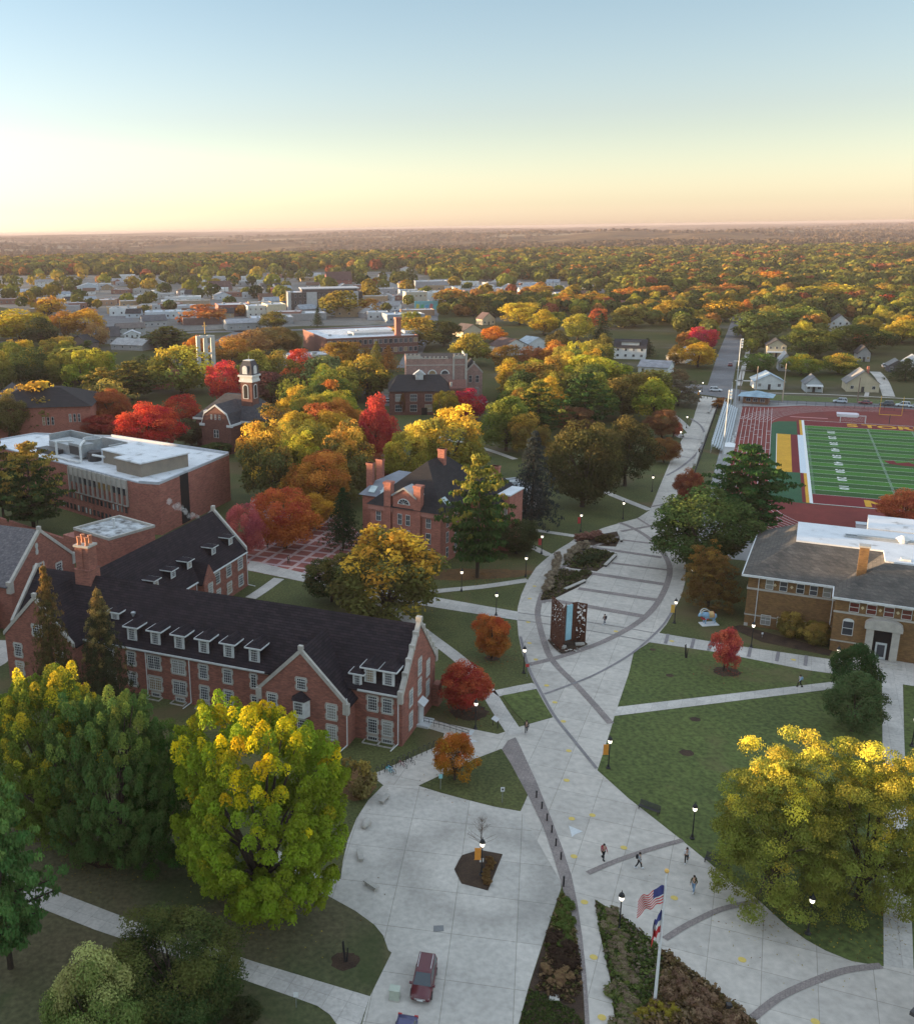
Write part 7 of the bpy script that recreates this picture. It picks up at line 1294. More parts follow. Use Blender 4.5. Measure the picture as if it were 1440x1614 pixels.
# stone benches round the driveway
def slab_bench(u, v, rot, label, L=1.8, rock=False):
    t = thing('stone_bench', label, 'bench', G(u, v), R(rot), 'benches round the driveway')
    if rock:
        bm = bmesh.new(); bmesh.ops.create_icosphere(bm, subdivisions=3, radius=1); rnd = random.Random(3)
        for q in bm.verts: q.co = Vector((q.co.x*1.0, q.co.y*.45, q.co.z*.35+.3))*(1+.06*math.sin(q.co.x*5+q.co.y*7)); 
        me = bpy.data.meshes.new('boulder'); bm.to_mesh(me); bm.free(); me.materials.append(M_stone); me.polygons.foreach_set('use_smooth', [True]*len(me.polygons)); ob('seat', me, t)
    else:
        MB().box(-L/2, L/2, -.28, .28, .38, .52).build('seat', M_stone, t)
        for s in (-1, 1): MB().box(s*L*.33-.12, s*L*.33+.12, -.22, .22, 0, .38).build('leg', M_stone, t)
slab_bench(606, 1263, 60, 'pale stone bench nearest the bike racks'); slab_bench(577, 1301, 70, 'rounded grey boulder bench at the driveway edge', rock=True); slab_bench(567.5, 1352, 97, 'pale stone bench beside the great yellow-green tree'); slab_bench(585, 1399, 132, 'pale stone bench lowest on the driveway curve')
def long_bench(pa, pb, label):
    a, b = G(*pa), G(*pb); t = thing('wall_bench', label, 'bench', (a+b)/2, yaw_of(a, b), 'long stone benches along the plaza beds'); L = (b-a).length
    MB().box(-L/2, L/2, -.3, .3, .4, .55).build('seat', M_stone, t); MB().box(-L/2+.15, L/2-.15, -.22, .22, 0, .4).build('base', M_dkm, t)
long_bench((890, 932), (922, 918), 'long pale bench along the lowest plaza bed'); long_bench((953, 894), (970, 877), 'pale bench along the middle plaza bed'); long_bench((979, 855), (976, 842), 'pale bench along the upper plaza bed')
def park_bench(u, v, rot, label):
    t = thing('park_bench', label, 'bench', G(u, v), R(rot), 'dark benches along the right lawn'); m = MB()
    for k in range(5): m.box(-1.2, 1.2, -.25+k*.11, -.17+k*.11, .42, .46)
    m.build('seat', M_dkm, t); m = MB()
    for k in range(5): m.box(-1.2, 1.2, .3+.02*k, .33+.02*k, .5+k*.1, .57+k*.1)
    m.build('backrest', M_dkm, t)
    for s in (-1, 1): MB().box(s*1.1-.04, s*1.1+.04, -.25, -.17, 0, .42).box(s*1.1-.04, s*1.1+.04, .25, .33, 0, .5).box(s*1.1-.04, s*1.1+.04, -.3, .3, .36, .42).build('leg', M_iron, t)
park_bench(1128, 1364, -40, 'dark slatted bench at the lawn edge, the lower one'); park_bench(1022, 1279, -40, 'dark slatted bench at the lawn edge, the upper one')
# bike racks and bicycles
a, b = G(598, 1222), G(688, 1180)
def bike(P, rot, col, label):
    t = thing('bicycle', label, 'bicycle', P, rot); 
    for x in (-.5, .5):
        m = MB(); n = 16; r = .33
        for i in range(n): A, B2 = 2*math.pi*i/n, 2*math.pi*(i+1)/n; m.tube((x+r*math.cos(A), 0, r+r*math.sin(A)), (x+r*math.cos(B2), 0, r+r*math.sin(B2)), .022, n=5)
        for i in range(6): A = math.pi*i/6; m.tube((x-r*math.cos(A), 0, r-r*math.sin(A)), (x+r*math.cos(A), 0, r+r*math.sin(A)), .005, n=3)
        m.build('wheel', M_blk, t)
    m = MB(); m.tube((-.5, 0, .33), (-.12, 0, .33), .02); m.tube((-.12, 0, .33), (-.25, 0, .85), .025); m.tube((-.2, 0, .75), (.35, 0, .8), .03); m.tube((-.12, 0, .33), (.35, 0, .75), .03); m.tube((-.5, 0, .33), (-.22, 0, .75), .018); m.tube((.33, 0, .95), (.5, 0, .33), .025); m.build('frame', M_wall, t, color=col)
    MB().box(-.38, -.12, -.07, .07, .86, .92).build('saddle', M_blk, t); MB().tube((.3, -.28, .98), (.3, .28, .98), .02).build('handlebar', M_iron, t)
for k in range(12):
    P = a.lerp(b, k/11); t = thing('bike_rack', ('leftmost' if k == 0 else 'rightmost' if k == 11 else 'inner')+' curved dark metal hoop of the bike rack row', 'bike rack', P, yaw_of(a, b)+math.pi/2, 'bike rack hoops' ); m = MB(); pts = [Vector((-.0, 0, 0)), Vector((0, 0, .75)), Vector((.1, 0, .95)), Vector((.3, 0, 1.02)), Vector((.5, 0, .9)), Vector((.58, 0, .7)), Vector((.58, 0, 0))]; m.path(pts, .045, 6); m.build('hoop', M_dkm, t)
for k, c_, lb in ((1.2, (.12, .5, .55), 'turquoise bicycle parked in the bike racks'), (1.6, (.2, .5, .7), 'pale blue bicycle leaning in the bike racks'), (3.7, (.3, .12, .14), 'dark red bicycle in the bike racks'), (5.2, (.05, .05, .06), 'black bicycle in the bike racks')): bike(a.lerp(b, k/11)+Vector((.3, -.3, 0)), yaw_of(a, b)+math.pi/2+.15, c_, lb)
# small signs
def sign(u, v, h, w, hh, mt, label, rot=0, name='sign', pm=None):
    t = thing(name, label, 'sign', G(u, v), R(rot)); MB().tube((0, 0, 0), (0, 0, h), .03).build('post', pm or M_galv, t); MB().box(-w/2, w/2, -.05, -.03, h-hh, h).build('panel', mt, t); return t
t = sign(791, 1266, 2.1, .45, .55, M_white, 'white sign with dark symbol on the grass triangle'); MB().box(-.1, .1, -.07, -.055, 1.7, 1.95).build('symbol', M_dkm, t)
t = sign(694, 1245, 2.1, .42, .55, plain('teal_paint', (.25, .55, .58)), 'pale teal sign beside the small orange tree'); sign(758, 1375, 1.7, .4, .45, M_white, 'white notice on a post in the driveway island')
sign(467, 1588, 1.6, .4, .5, M_white, 'small white sign beside the long footpath'); t = sign(830, 1067, 2.1, .5, .5, M_red, 'small red sign at the left rim of the plaza'); sign(1200, 1005, 0.9, .3, .3, M_white, 'little white marker near the library wall')
for u, v, lb in ((544, 1516, 'thin dark abstract metal sculpture on the lower left lawn'), (1080, 1037, 'slim dark metal sculpture below the library walk')):
    t = thing('lawn_sculpture', lb, 'sculpture', G(u, v)); m = MB(); m.add([(-.1, -.1, 0), (.1, -.1, 0), (.1, .1, 0), (-.1, .1, 0), (-.28, -.05, 2.1), (-.1, -.05, 2.3), (-.1, .05, 2.3), (-.28, .05, 2.1)], [(0, 1, 2, 3), (4, 5, 6, 7), (0, 1, 5, 4), (1, 2, 6, 5), (2, 3, 7, 6), (3, 0, 4, 7)]); m.build('blade', M_iron, t); m = MB(); m.tube((.15, 0, 0), (.25, .05, 1.5), .09, .05); m.build('blade', M_iron, t)
t = thing('information_board', 'angled white information board on black posts below the brick-red tree', 'sign', G(780, 1146), R(-60)); MB().slab([(-.55, -.25, 1.05), (.55, -.25, 1.05), (.55, .25, 1.4), (-.55, .25, 1.4)], .05).build('panel', M_white, t)
for s in (-1, 1): MB().box(s*.5-.04, s*.5+.04, -.04, .04, 0, 1.2).build('post', M_iron, t)
t = thing('utility_cabinet', 'pale green utility cabinet beside the driveway left of the maroon car', 'cabinet', G(622, 1574), R(-14)); MB().box(-.42, .42, -.35, .35, .08, 1.05).build('box', plain('pale_green_paint', (.42, .46, .38), .5), t); MB().box(-.46, .46, -.39, .39, 1.05, 1.1).build('lid', plain('pale_green_paint', (.42, .46, .38)), t); MB().box(-.5, .5, -.45, .45, 0, .08).build('pad', M_stone, t)
t = thing('marker_post', 'short dark post at the edge of the brown grasses at bottom right', 'post', G(1147, 1596)); MB().box(-.2, .2, -.2, .2, 0, .9).build('base', M_dkm, t)
t = thing('stepping_stone', 'flat pale stone slab in the bed by the driveway', 'stone', G(873, 1574)); MB().prism([(-.5, -.3), (.35, -.4), (.5, .3), (-.3, .4)], 0.05, .15).build('slab', M_stone, t)
t = thing('stepping_stone', 'flat pale stone near the flagpole base', 'stone', G(977, 1588)); MB().prism([(-.5, -.25), (.4, -.3), (.45, .25), (-.3, .3)], 0.05, .13).build('slab', M_stone, t)
# ---------------------------------------------------------------- flagpole with two flags
def flagpole():
    P = G(1031, 1582); t = thing('flagpole', 'tall white flagpole with gold ball in the planting bed', 'flagpole', P); H = 12.9
    m = MB(); m.path([Vector((0, 0, 0)), Vector((0, 0, 6)), Vector((0, 0, H))], [.14, .11, .06], 10); m.build('pole', M_white, t); m = MB(); m.lathe([(.02, H), (.14, H+.06), (.2, H+.2), (.14, H+.34), (.02, H+.4)], 10); m.build('finial', plain('gold', (.7, .42, .12), .4), t)
    dirv = Vector((-.96, -.25, 0))
    def flag(name, top, L, Hh, droop, stripes, label, fold):
        nx, nz = 24, 26; v = []; mi = []; f = []
        for i in range(nx+1):
            s = i/nx
            for j in range(nz+1):
                q = j/nz; d = dirv*(L*s*(1-fold)); wv = .14*math.sin(s*9+q*1.2)*min(1, s*3)+.08*math.sin(s*17+q*3)
                p = P+Vector((0, 0, top))+d+Vector((.25*wv*2, wv*1.5, 0))-Vector((0, 0, Hh*q*(1-.35*fold)+droop*s*s))+Vector((-.09, 0, 0)); v.append(p)
        for i in range(nx):
            for j in range(nz):
                a = i*(nz+1)+j; f.append((a, a+1, a+nz+2, a+nz+1)); mi.append(stripes((i+.5)/nx, (j+.5)/nz, j))
        me = bpy.data.meshes.new(name); me.from_pydata([tuple(q) for q in v], [], f)
        for m_ in (M_fr, M_fw, M_fb): me.materials.append(m_)
        me.polygons.foreach_set('material_index', mi); me.polygons.foreach_set('use_smooth', [True]*len(f)); tag(ob(name, me), label, 'flag')
    flag('flag', 11.7, 2.6, 1.7, 1.0, lambda s, q, j: 2 if (s < .4 and q < .54) else (0 if (j//2) % 2 == 0 else 1), 'american flag with red and white stripes flying from the pole', 0.1)
    flag('flag', 9.3, 1.5, 2.5, 1.4, lambda s, q, j: 2 if q+.25*s < .48 else (1 if q+.2*s < .72 else 0), 'state flag of blue, white and red hanging limp below the american one', .5)
M_fr, M_fw, M_fb = plain('flag_red', (.6, .04, .05), .8), plain('flag_white', (.75, .74, .72), .8), plain('flag_blue', (.05, .06, .22), .8)
flagpole()
# ---------------------------------------------------------------- rust steel sculpture: two pierced screens and a glass slab
def monument():
    rust = mat('corten_steel', (.12, .045, .025), (.065, .026, .016), scale=3, rough=.85)
    t = thing('steel_monument', 'tall rust-brown pierced steel screens with a pale blue glass strip on the plaza', 'sculpture', G(897, 1015)); o = G(897, 1015)
    A, Bp, Cc, D, E_, F_ = G(867, 1010), G(883, 1026), G(887, 1020), G(896, 1013), G(905, 1010), G(921, 1013)
    def panel(nm, p, q, z1, holes, seed, thick=.09, z0=.05):
        p = p-o; q = q-o; L = (q-p).length; yaw = yaw_of(p, q); nx, nz = max(3, int(L/.14)), int(z1/.14); rnd = random.Random(seed); m = MB(); dx, dz = L/nx, (z1-z0)/nz
        import mathutils
        solid = lambda i, j: not (holes and 0 < i < nx-1 and 0 < j < nz-1 and mathutils.noise.noise(Vector((i*.42+seed*9, j*.36, 0)))*1.2+mathutils.noise.noise(Vector((i*1.1, j*1.0, seed)))*.8 > (.10 if j > nz*.5 else .45))
        for i in range(nx):
            j = 0
            while j < nz:
                if solid(i, j):
                    k = j
                    while k < nz and solid(i, k): k += 1
                    m.box(i*dx, (i+1)*dx, -thick/2, thick/2, z0+j*dz, z0+k*dz); j = k
                else: j += 1
        m.build(nm, rust, t, p, yaw)
    panel('pierced_screen', A, Bp, 7.6, True, 1); panel('pierced_screen', E_, F_, 6.6, True, 2); panel('rib', Bp, Cc, 6.9, True, 3); panel('rib', Cc, G(889, 1014), 6.8, False, 4)
    p, q = G(889.5, 1014)-o, G(898.5, 1011.5)-o; L = (q-p).length; MB().box(0, L, -.12, 0, .5, 6.4).build('glass_slab', plain('pale_blue_glass', (.35, .62, .72), .15, spec=.8), t, p, yaw_of(p, q))
    p2 = G(898.5, 1011.5)-o; q2 = E_-o; MB().box(0, (q2-p2).length, -.06, .06, .1, 6.6).build('rib', rust, t, p2, yaw_of(p2, q2))
    fr = MB(); 
    for a_, z in ((A-o, 7.6), (F_-o, 6.6)): fr.box(a_.x-.07, a_.x+.07, a_.y-.07, a_.y+.07, 0, z)
    fr.build('edge_post', rust, t)
    for i, (u, v, sx, r_, lb) in enumerate([(872, 1011, 1.3, -35, 'leftmost'), (888, 1023, 1.0, 50, 'middle'), (913, 1018, 1.5, 5, 'rightmost')]):
        tag(MB().prism([(-sx/2, -.28), (sx/2, -.22), (sx/2-.05, .28), (-sx/2+.1, .25)], .08, .5).build('stone_block', M_stone, None, G(u, v), R(r_)), lb+' of three pale stone blocks at the foot of the steel screens', 'stone')
    rnd = random.Random(8); fill('gravel_bed', [PX([(862, 1010), (872, 1022), (884, 1032), (905, 1026), (926, 1017), (915, 1008), (890, 1004)])], M_soil, .19)
    for i in range(22):
        bm = bmesh.new(); bmesh.ops.create_icosphere(bm, subdivisions=1, radius=rnd.uniform(.1, .28)); me = bpy.data.meshes.new('rock'); bm.to_mesh(me); bm.free(); me.materials.append(M_stone if i % 3 else rust)
        f = rnd.random(); p = G(866+f*56, 1014+14*math.sin(f*3)+rnd.uniform(-3, 3)); q = ob('rock', me, None, p+Vector((0, 0, .15)), rnd.uniform(0, 6)); q.scale = (1.3, 1, .6); tag(q, 'small rough rock in the ring at the foot of the steel screens', 'rock', 'rocks around the steel monument')
monument()
# ---------------------------------------------------------------- skinned figures
def skin_mesh(name, verts, edges, radii, mt, sub=1, root=0):
    me = bpy.data.meshes.new(name); me.from_pydata(verts, edges, []); o = bpy.data.objects.new(name, me); COL.objects.link(o)
    md = o.modifiers.new('s', 'SKIN'); sv = me.skin_vertices[0].data
    for i, r in enumerate(radii): sv[i].radius = (r, r) if not hasattr(r, '__len__') else r
    sv[root].use_root = True; md.use_smooth_shade = True; s = o.modifiers.new('b', 'SUBSURF'); s.levels = sub; s.render_levels = sub
    dg = bpy.context.evaluated_depsgraph_get(); dg.update(); out = bpy.data.meshes.new_from_object(o.evaluated_get(dg)); out.name = name; bpy.data.objects.remove(o); out.materials.clear(); out.materials.append(mt); out.polygons.foreach_set('use_smooth', [True]*len(out.polygons)); return out
M_skin = objcol('skin_tone', rough=.6, var=.05); M_cloth = objcol('cloth', rough=.9, var=.15, scale=6)
def person_meshes(st):
    """walking pose; st = stride sign"""
    J = dict(pel=(0, 0, .95), chest=(0, .03, 1.32), neck=(0, .03, 1.50), head=(0, .05, 1.62), crown=(0, .04, 1.74))
    s = st
    legL = [(.10, 0, .90), (.11, .16*s+.05, .50), (.11, .26*s-.06, .09), (.11, .26*s+.12, .04)]; legR = [(-.10, 0, .90), (-.11, -.10*s+.06, .50), (-.11, -.30*s-.05, .11), (-.11, -.30*s+.12, .05)]
    armL = [(.19, .02, 1.42), (.25, -.10*s, 1.16), (.24, -.14*s+.10, .92), (.23, -.14*s+.17, .84)]; armR = [(-.19, .02, 1.42), (-.25, .12*s, 1.16), (-.24, .18*s+.10, .94), (-.23, .18*s+.18, .86)]
    V = [J['pel'], J['chest'], J['neck'], J['head'], J['crown']]+legL+legR+armL+armR
    E_ = [(0, 1), (1, 2), (2, 3), (3, 4), (0, 5), (5, 6), (6, 7), (7, 8), (0, 9), (9, 10), (10, 11), (11, 12), (1, 13), (13, 14), (14, 15), (15, 16), (1, 17), (17, 18), (18, 19), (19, 20)]
    # fingers: five short unequal chains at each hand
    Rd = [.13, .15, .06, .095, .06]+[.085, .06, .04, .035]*2+[.055, .042, .032, .036]*2
    for base, wr, sg in ((16, armL[3], 1), (20, armR[3], -1)):
        for k, (dy, L) in enumerate(((-.03, .07), (-.01, .085), (.012, .09), (.034, .08), (.045, .055))):
            i = len(V); V.append((wr[0]-.004*sg*k, wr[1]+dy+(.02 if k == 4 else 0), wr[2]-L)); E_.append((base, i)); Rd.append(.009)
    body = skin_mesh('body', V, E_, Rd, M_skin)
    top = skin_mesh('jacket', [J['pel'], J['chest'], (0, .03, 1.47)]+armL[:3]+armR[:3], [(0, 1), (1, 2), (1, 3), (3, 4), (4, 5), (1, 6), (6, 7), (7, 8)], [(.165, .13), (.19, .15), .07, .075, .06, .05, .075, .06, .05], M_cloth)
    leg = skin_mesh('trousers', [(0, 0, .98)]+legL[:3]+legR[:3], [(0, 1), (1, 2), (2, 3), (0, 4), (4, 5), (5, 6)], [(.15, .12), .105, .08, .062, .105, .08, .062], M_cloth)
    sh = MB(); 
    for l in (legL, legR): sh.box(l[2][0]-.05, l[2][0]+.05, l[2][1]-.08, l[2][1]+.2, max(0, l[3][2]-.045), l[2][2]+.02)
    shoe = sh.mesh('shoes', M_cloth)
    bm = bmesh.new(); bmesh.ops.create_icosphere(bm, subdivisions=2, radius=.118, matrix=Matrix.Translation((0, .0, 1.70)))
    for q in bm.verts: q.co.y = .02+(q.co.y)*1.05
    hair = bpy.data.meshes.new('hair'); bm.to_mesh(hair); bm.free(); hair.materials.append(M_cloth)
    f = MB(); f.box(-.02, .02, .13, .17, 1.585, 1.63).box(-.05, -.025, .135, .15, 1.64, 1.655).box(.025, .05, .135, .15, 1.64, 1.655).box(-.03, .03, .13, .145, 1.545, 1.555); face = f.mesh('face', M_skin)
    bp = MB(); bp.box(-.16, .16, -.34, -.13, 1.0, 1.45); pk = bp.mesh('backpack', M_cloth)
    bm = bmesh.new(); bm.from_mesh(pk); bmesh.ops.bevel(bm, geom=bm.edges, offset=.06, segments=2, affect='EDGES'); bm.to_mesh(pk); bm.free()
    return body, top, leg, shoe, hair, face, pk
PM = {1: person_meshes(1), -1: person_meshes(-1)}
def person(u, v, rot, top, legs, pack, shoes, label, st=1, hair=(.03, .02, .015), s=1.04):
    t = thing('person', label, 'person', G(u, v)+Vector((0, 0, .06)), R(rot)); t.scale = (s, s, s); b, tp, lg, sh, hr, fc2, pk = PM[st]
    ob('body', b, t, color=(.45, .28, .2)); ob('jacket', tp, t, color=top); ob('trousers', lg, t, color=legs); ob('shoes', sh, t, color=shoes); ob('hair', hr, t, color=hair)
    if pack: ob('backpack', pk, t, color=pack)
K_, W_ = (.02, .02, .022), (.6, .62, .64)
for a_ in [(950, 1355, 200, (.35, .1, .11), K_, (.3, .03, .04), K_, 'person in maroon and white shirt with red backpack walking on the plaza', 1), (1006, 1369, 235, (.3, .33, .36), K_, K_, W_, 'person striding with grey sleeves, black backpack and black trousers', -1), (1080.5, 1361, 160, W_, K_, (.22, .03, .05), W_, 'person in white shirt with maroon backpack walking near the upper bench', 1), (1091.6, 1406, 140, (.06, .06, .03), (.16, .26, .38), (.05, .055, .03), W_, 'person in dark green jacket and jeans walking below the lower bench', -1),
           (829, 1156, 170, (.03, .03, .035), (.05, .05, .055), K_, (.4, .4, .4), 'person in dark clothes standing where the hall path meets the plaza', 1), (952, 985, 110, (.05, .04, .05), (.1, .12, .16), (.04, .03, .03), W_, 'person in dark jacket walking beside the steel screens', -1), (1259, 1083, 95, (.35, .5, .65), K_, (.3, .45, .6), K_, 'person in light blue hooded top on the diagonal footpath', 1), (1315, 1060, 185, (.22, .2, .2), (.1, .1, .12), (.2, .18, .18), K_, 'person in grey clothes on the walk before the library', -1),
           (422, 864, 10, (.06, .04, .04), K_, None, K_, 'person in dark clothes in the brick court, the left one', 1), (455, 889, 190, (.06, .04, .06), K_, (.04, .03, .04), K_, 'person in dark jacket in the brick court, the right one', -1), (1101, 716, 0, (.05, .05, .05), K_, None, K_, 'person in black at the avenue\'s right edge', 1)]:
    person(*a_[:7], a_[7], a_[8])
# ---------------------------------------------------------------- painted bull statue
def bull():
    P = G(1116, 984); t = thing('bull_statue', 'painted light blue bull statue with curled horns and yellow blanket on a white slab', 'statue', P, R(8)); Mb = mat('painted_blue', (.30, .48, .62), (.22, .36, .52), scale=2.5, rough=.5)
    V = [(0, 0, 1.55), (.75, 0, 1.5), (-.75, 0, 1.6), (-1.25, 0, 1.75), (-1.6, 0, 1.75), (-1.95, 0, 1.4)]; E_ = [(0, 1), (0, 2), (2, 3), (3, 4), (4, 5)]; Rd = [(.46, .5), (.46, .5), (.5, .56), (.34, .38), (.26, .27), (.16, .17)]
    for sy in (-1, 1):
        i = len(V); V += [(-.75, sy*.28, 1.1), (-.78, sy*.3, .62), (-.74, sy*.3, .1)]; E_ += [(2, i), (i, i+1), (i+1, i+2)]; Rd += [.2, .12, .12]
        i = len(V); V += [(.8, sy*.28, 1.15), (.66, sy*.3, .8), (.95, sy*.3, .55), (.86, sy*.3, .1)]; E_ += [(1, i), (i, i+1), (i+1, i+2), (i+2, i+3)]; Rd += [.25, .16, .11, .12]
        i = len(V); V += [(-1.5, sy*.3, 2.0)]; E_ += [(4, i)]; Rd += [.07]
    i = len(V); V += [(1.22, 0, 1.6), (1.32, 0, 1.0)]; E_ += [(1, i), (i, i+1)]; Rd += [.06, .07]
    ob('body', skin_mesh('body', V, E_, Rd, Mb), t, (0, 0, .12))
    for sy in (-1, 1):
        m = MB(); pts = [Vector((-1.55+.75*(1-math.cos(a_)), sy*(.16+.16*math.sin(a_)), 2.1+.62*math.sin(a_))) for a_ in [math.pi*k/9*.95 for k in range(10)]]; m.path(pts, [.12*(1-k/11) for k in range(10)], 8); m.build('horn', mat('horn_cream', (.6, .58, .5), (.48, .5, .48)), t, smooth=True)
        m = MB(); m.lathe([(.02, -.02), (.2, 0), (.19, .03), (.02, .03)], 12); q = m.build('mane_medal', Mb, t)
        q.location = (-.8, sy*.58, 1.6); q.rotation_euler = (math.pi/2, 0, 0)
    m = MB(); n = 14; prof = [(.57*math.cos(a_), 1.68+.60*math.sin(a_)) for a_ in [R(-35+250*k/n) for k in range(n+1)]]
    for k in range(n): (y0, z0), (y1, z1) = prof[k], prof[k+1]; m.add([(-.28, y0, z0), (.55, y0, z0), (.55, y1, z1), (-.28, y1, z1)], [(0, 1, 2, 3)])
    m.build('blanket', mat('yellow_blanket', (.62, .42, .2), (.5, .32, .14), scale=4), t)
    m = MB()
    for k in range(n): (y0, z0), (y1, z1) = prof[k], prof[k+1]; m.add([(.56, y0, z0), (.64, y0, z0), (.64, y1, z1), (.56, y1, z1)], [(0, 1, 2, 3)])
    m.build('blanket_trim', M_red, t); MB().box(-1.25, -.3, -.42, .42, 1.0, 1.18).build('red_bib', M_red, t); MB().prism([(-1.5, -.8), (1.4, -.85), (1.5, .75), (-1.35, .85)], 0.02, .16).build('base', M_white, t)
bull()
# ---------------------------------------------------------------- vehicles
M_paint = objcol('car_paint', rough=.28, var=.04, spec=.6); M_cg = plain('car_glass', (.03, .045, .055), .08, spec=.9); M_chrome = plain('chrome', (.6, .6, .6), .2, metal=.9); M_head = plain('headlight', (.7, .72, .72), .15); M_tail = plain('tail_light', (.4, .02, .02), .3)
def car_meshes(L, W, H, suv):
    hl, hw = L/2, W/2; zb = .28; zs = .95 if suv else .85
    st = [(-hl, .45, zs-.1, .86), (-hl+.25, zb, zs+.02, .95), (-hl+1.2, zb, zs+.04, 1), (0, zb, zs+.02, 1), (hl-1.25, zb, zs, .99), (hl-.3, zb, zs-.12, .93), (hl, .42, zs-.28, .82)]
    v = []; f = []
    for x, z0, z1, k in st: w = hw*k; v += [(x, -w*.97, z0), (x, -w, (z0+z1)/2), (x, -w*.92, z1), (x, w*.92, z1), (x, w, (z0+z1)/2), (x, w*.97, z0)]
    n = 6
    for i in range(len(st)-1):
        for j in range(n): f.append((i*n+j, i*n+(j+1) % n, (i+1)*n+(j+1) % n, (i+1)*n+j))
    f += [tuple(range(n)), tuple(range(len(v)-1, len(v)-1-n, -1))]
    b = MB(); b.add(v, f); body = b.mesh('body', M_paint, True)
    xb, xr0, xr1, xf = (-hl+.12, -hl+.45, hl-1.95, hl-1.2) if suv else (-hl+.5, -hl+1.2, hl-1.95, hl-1.2)
    z0, z1 = zs-.02, H; wb, wt = hw*.90, hw*.72
    c = MB(); c.add([(xb, -wb, z0), (xf, -wb, z0), (xf, wb, z0), (xb, wb, z0), (xr0, -wt, z1), (xr1, -wt, z1), (xr1, wt, z1), (xr0, wt, z1)], [(0, 1, 5, 4), (1, 2, 6, 5), (2, 3, 7, 6), (3, 0, 4, 7), (3, 2, 1, 0), (4, 5, 6, 7)]); glass = c.mesh('windows', M_cg)
    r = MB(); r.add([(xr0-.05, -wt-.03, z1), (xr1+.03, -wt-.03, z1), (xr1+.03, wt+.03, z1), (xr0-.05, wt+.03, z1), (xr0+.1, -wt+.1, z1+.07), (xr1-.12, -wt+.1, z1+.06), (xr1-.12, wt-.1, z1+.06), (xr0+.1, wt-.1, z1+.07)], [(0, 1, 5, 4), (1, 2, 6, 5), (2, 3, 7, 6), (3, 0, 4, 7), (4, 5, 6, 7), (3, 2, 1, 0)])
    for s in (-1, 1):
        for xa, xb2 in ((xr1, xf), (xr0, xb), ((xr0+xr1)/2, (xr0+xr1)/2), (xr0+.8, xr0+.7)):
            r.add([(xa-.05, s*(wt+.012), z1), (xa+.05, s*(wt+.012), z1), (xb2+.05, s*(wb+.012), z0), (xb2-.05, s*(wb+.012), z0), (xa-.05, s*(wt-.05), z1), (xa+.05, s*(wt-.05), z1), (xb2+.05, s*(wb-.05), z0), (xb2-.05, s*(wb-.05), z0)], [(0, 1, 2, 3), (4, 5, 6, 7), (0, 3, 7, 4), (1, 2, 6, 5)])
    roof = r.mesh('roof', M_paint)
    w = MB(); n = 16; t = 0
    for z in (0,): w.exty([(.34*math.cos(2*math.pi*i/n), .34*math.sin(2*math.pi*i/n)) for i in range(n)], -.11, .11)
    wheel = w.mesh('wheel', M_blk); w = MB(); w.exty([(.2*math.cos(2*math.pi*i/n), .2*math.sin(2*math.pi*i/n)) for i in range(n)], -.125, .125); rim = w.mesh('rim', M_chrome)
    h = MB(); h.add([(hl-.36, -.25, zs-.14), (hl-.36, .2, zs-.14), (hl-.02, .16, zs-.3), (hl-.02, -.12, zs-.3), (hl-.3, -.25, zs-.34), (hl-.3, .2, zs-.34)], [(0, 1, 2, 3), (0, 3, 4), (1, 5, 2), (3, 2, 5, 4)]); head = h.mesh('headlight', M_head)
    h = MB(); h.box(-hl-.02, -hl+.12, -.16, .16, zs-.22, zs+.0); tail = h.mesh('tail_light', M_tail)
    g_ = MB(); g_.box(hl-.1, hl+.03, -.48, .48, zs-.42, zs-.3); grille = g_.mesh('grille', M_chrome); g_ = MB(); g_.box(hl-.03, hl+.04, -.26, .26, .42, .55); plate = g_.mesh('number_plate', M_head)
    rr = MB(); 
    for s in (-1, 1): rr.box(xr0+.2, xr1-.4, s*(wt-.1)-.025, s*(wt-.1)+.025, z1+.08, z1+.13)
    rail = rr.mesh('roof_rail', M_chrome); mm = MB(); mm.box(-.1, .1, -.12, .12, 0, .14); mir = mm.mesh('mirror', M_paint)
    return dict(body=body, glass=glass, roof=roof, wheel=wheel, rim=rim, head=head, tail=tail, grille=grille, plate=plate, rail=rail, mirror=mir, L=L, W=W, H=H, xf=xf, zs=zs, suv=suv)
CM = {True: car_meshes(4.8, 1.86, 1.72, True), False: car_meshes(4.6, 1.8, 1.45, False)}
def car(P, rot, col, label, suv=True, small=False, group=None):
    m = CM[suv]; t = thing('parked_car', label, 'car', P, R(rot), group); ob('body', m['body'], t, color=col); ob('windows', m['glass'], t); ob('roof', m['roof'], t, color=col)
    for x in (-m['L']/2+.95, m['L']/2-.95):
        for s in (-1, 1): w = ob('wheel', m['wheel'], t, (x, s*(m['W']/2-.1), .34)); ob('rim', m['rim'], w)
    for s in (-1, 1): h = ob('headlight', m['head'], t, (0, s*.58, .02)); h.scale = (1, s, 1); ob('tail_light', m['tail'], t, (0, s*.68, 0)); ob('mirror', m['mirror'], t, (m['xf']-.1, s*(m['W']/2+.06), m['zs']), color=col)
    ob('grille', m['grille'], t); ob('number_plate', m['plate'], t)
    if suv: ob('roof_rail', m['rail'], t)
    return t
a, b = G(676, 1512), G(662, 1580); d_ = (b-a); car(G(668, 1553)+Vector((0, 0, .05)), math.degrees(math.atan2(d_.y, d_.x)), (.10, .018, .024), 'maroon family car with roof rails parked on the driveway', True)
car(G(636, 1646)+Vector((0, 0, .05)), math.degrees(math.atan2(d_.y, d_.x)), (.06, .06, .14), 'dark purple-blue car just entering at the bottom edge', False)
def road_rot(p, q): a, b = G(*p), G(*q); return math.degrees(math.atan2(b.y-a.y, b.x-a.x))
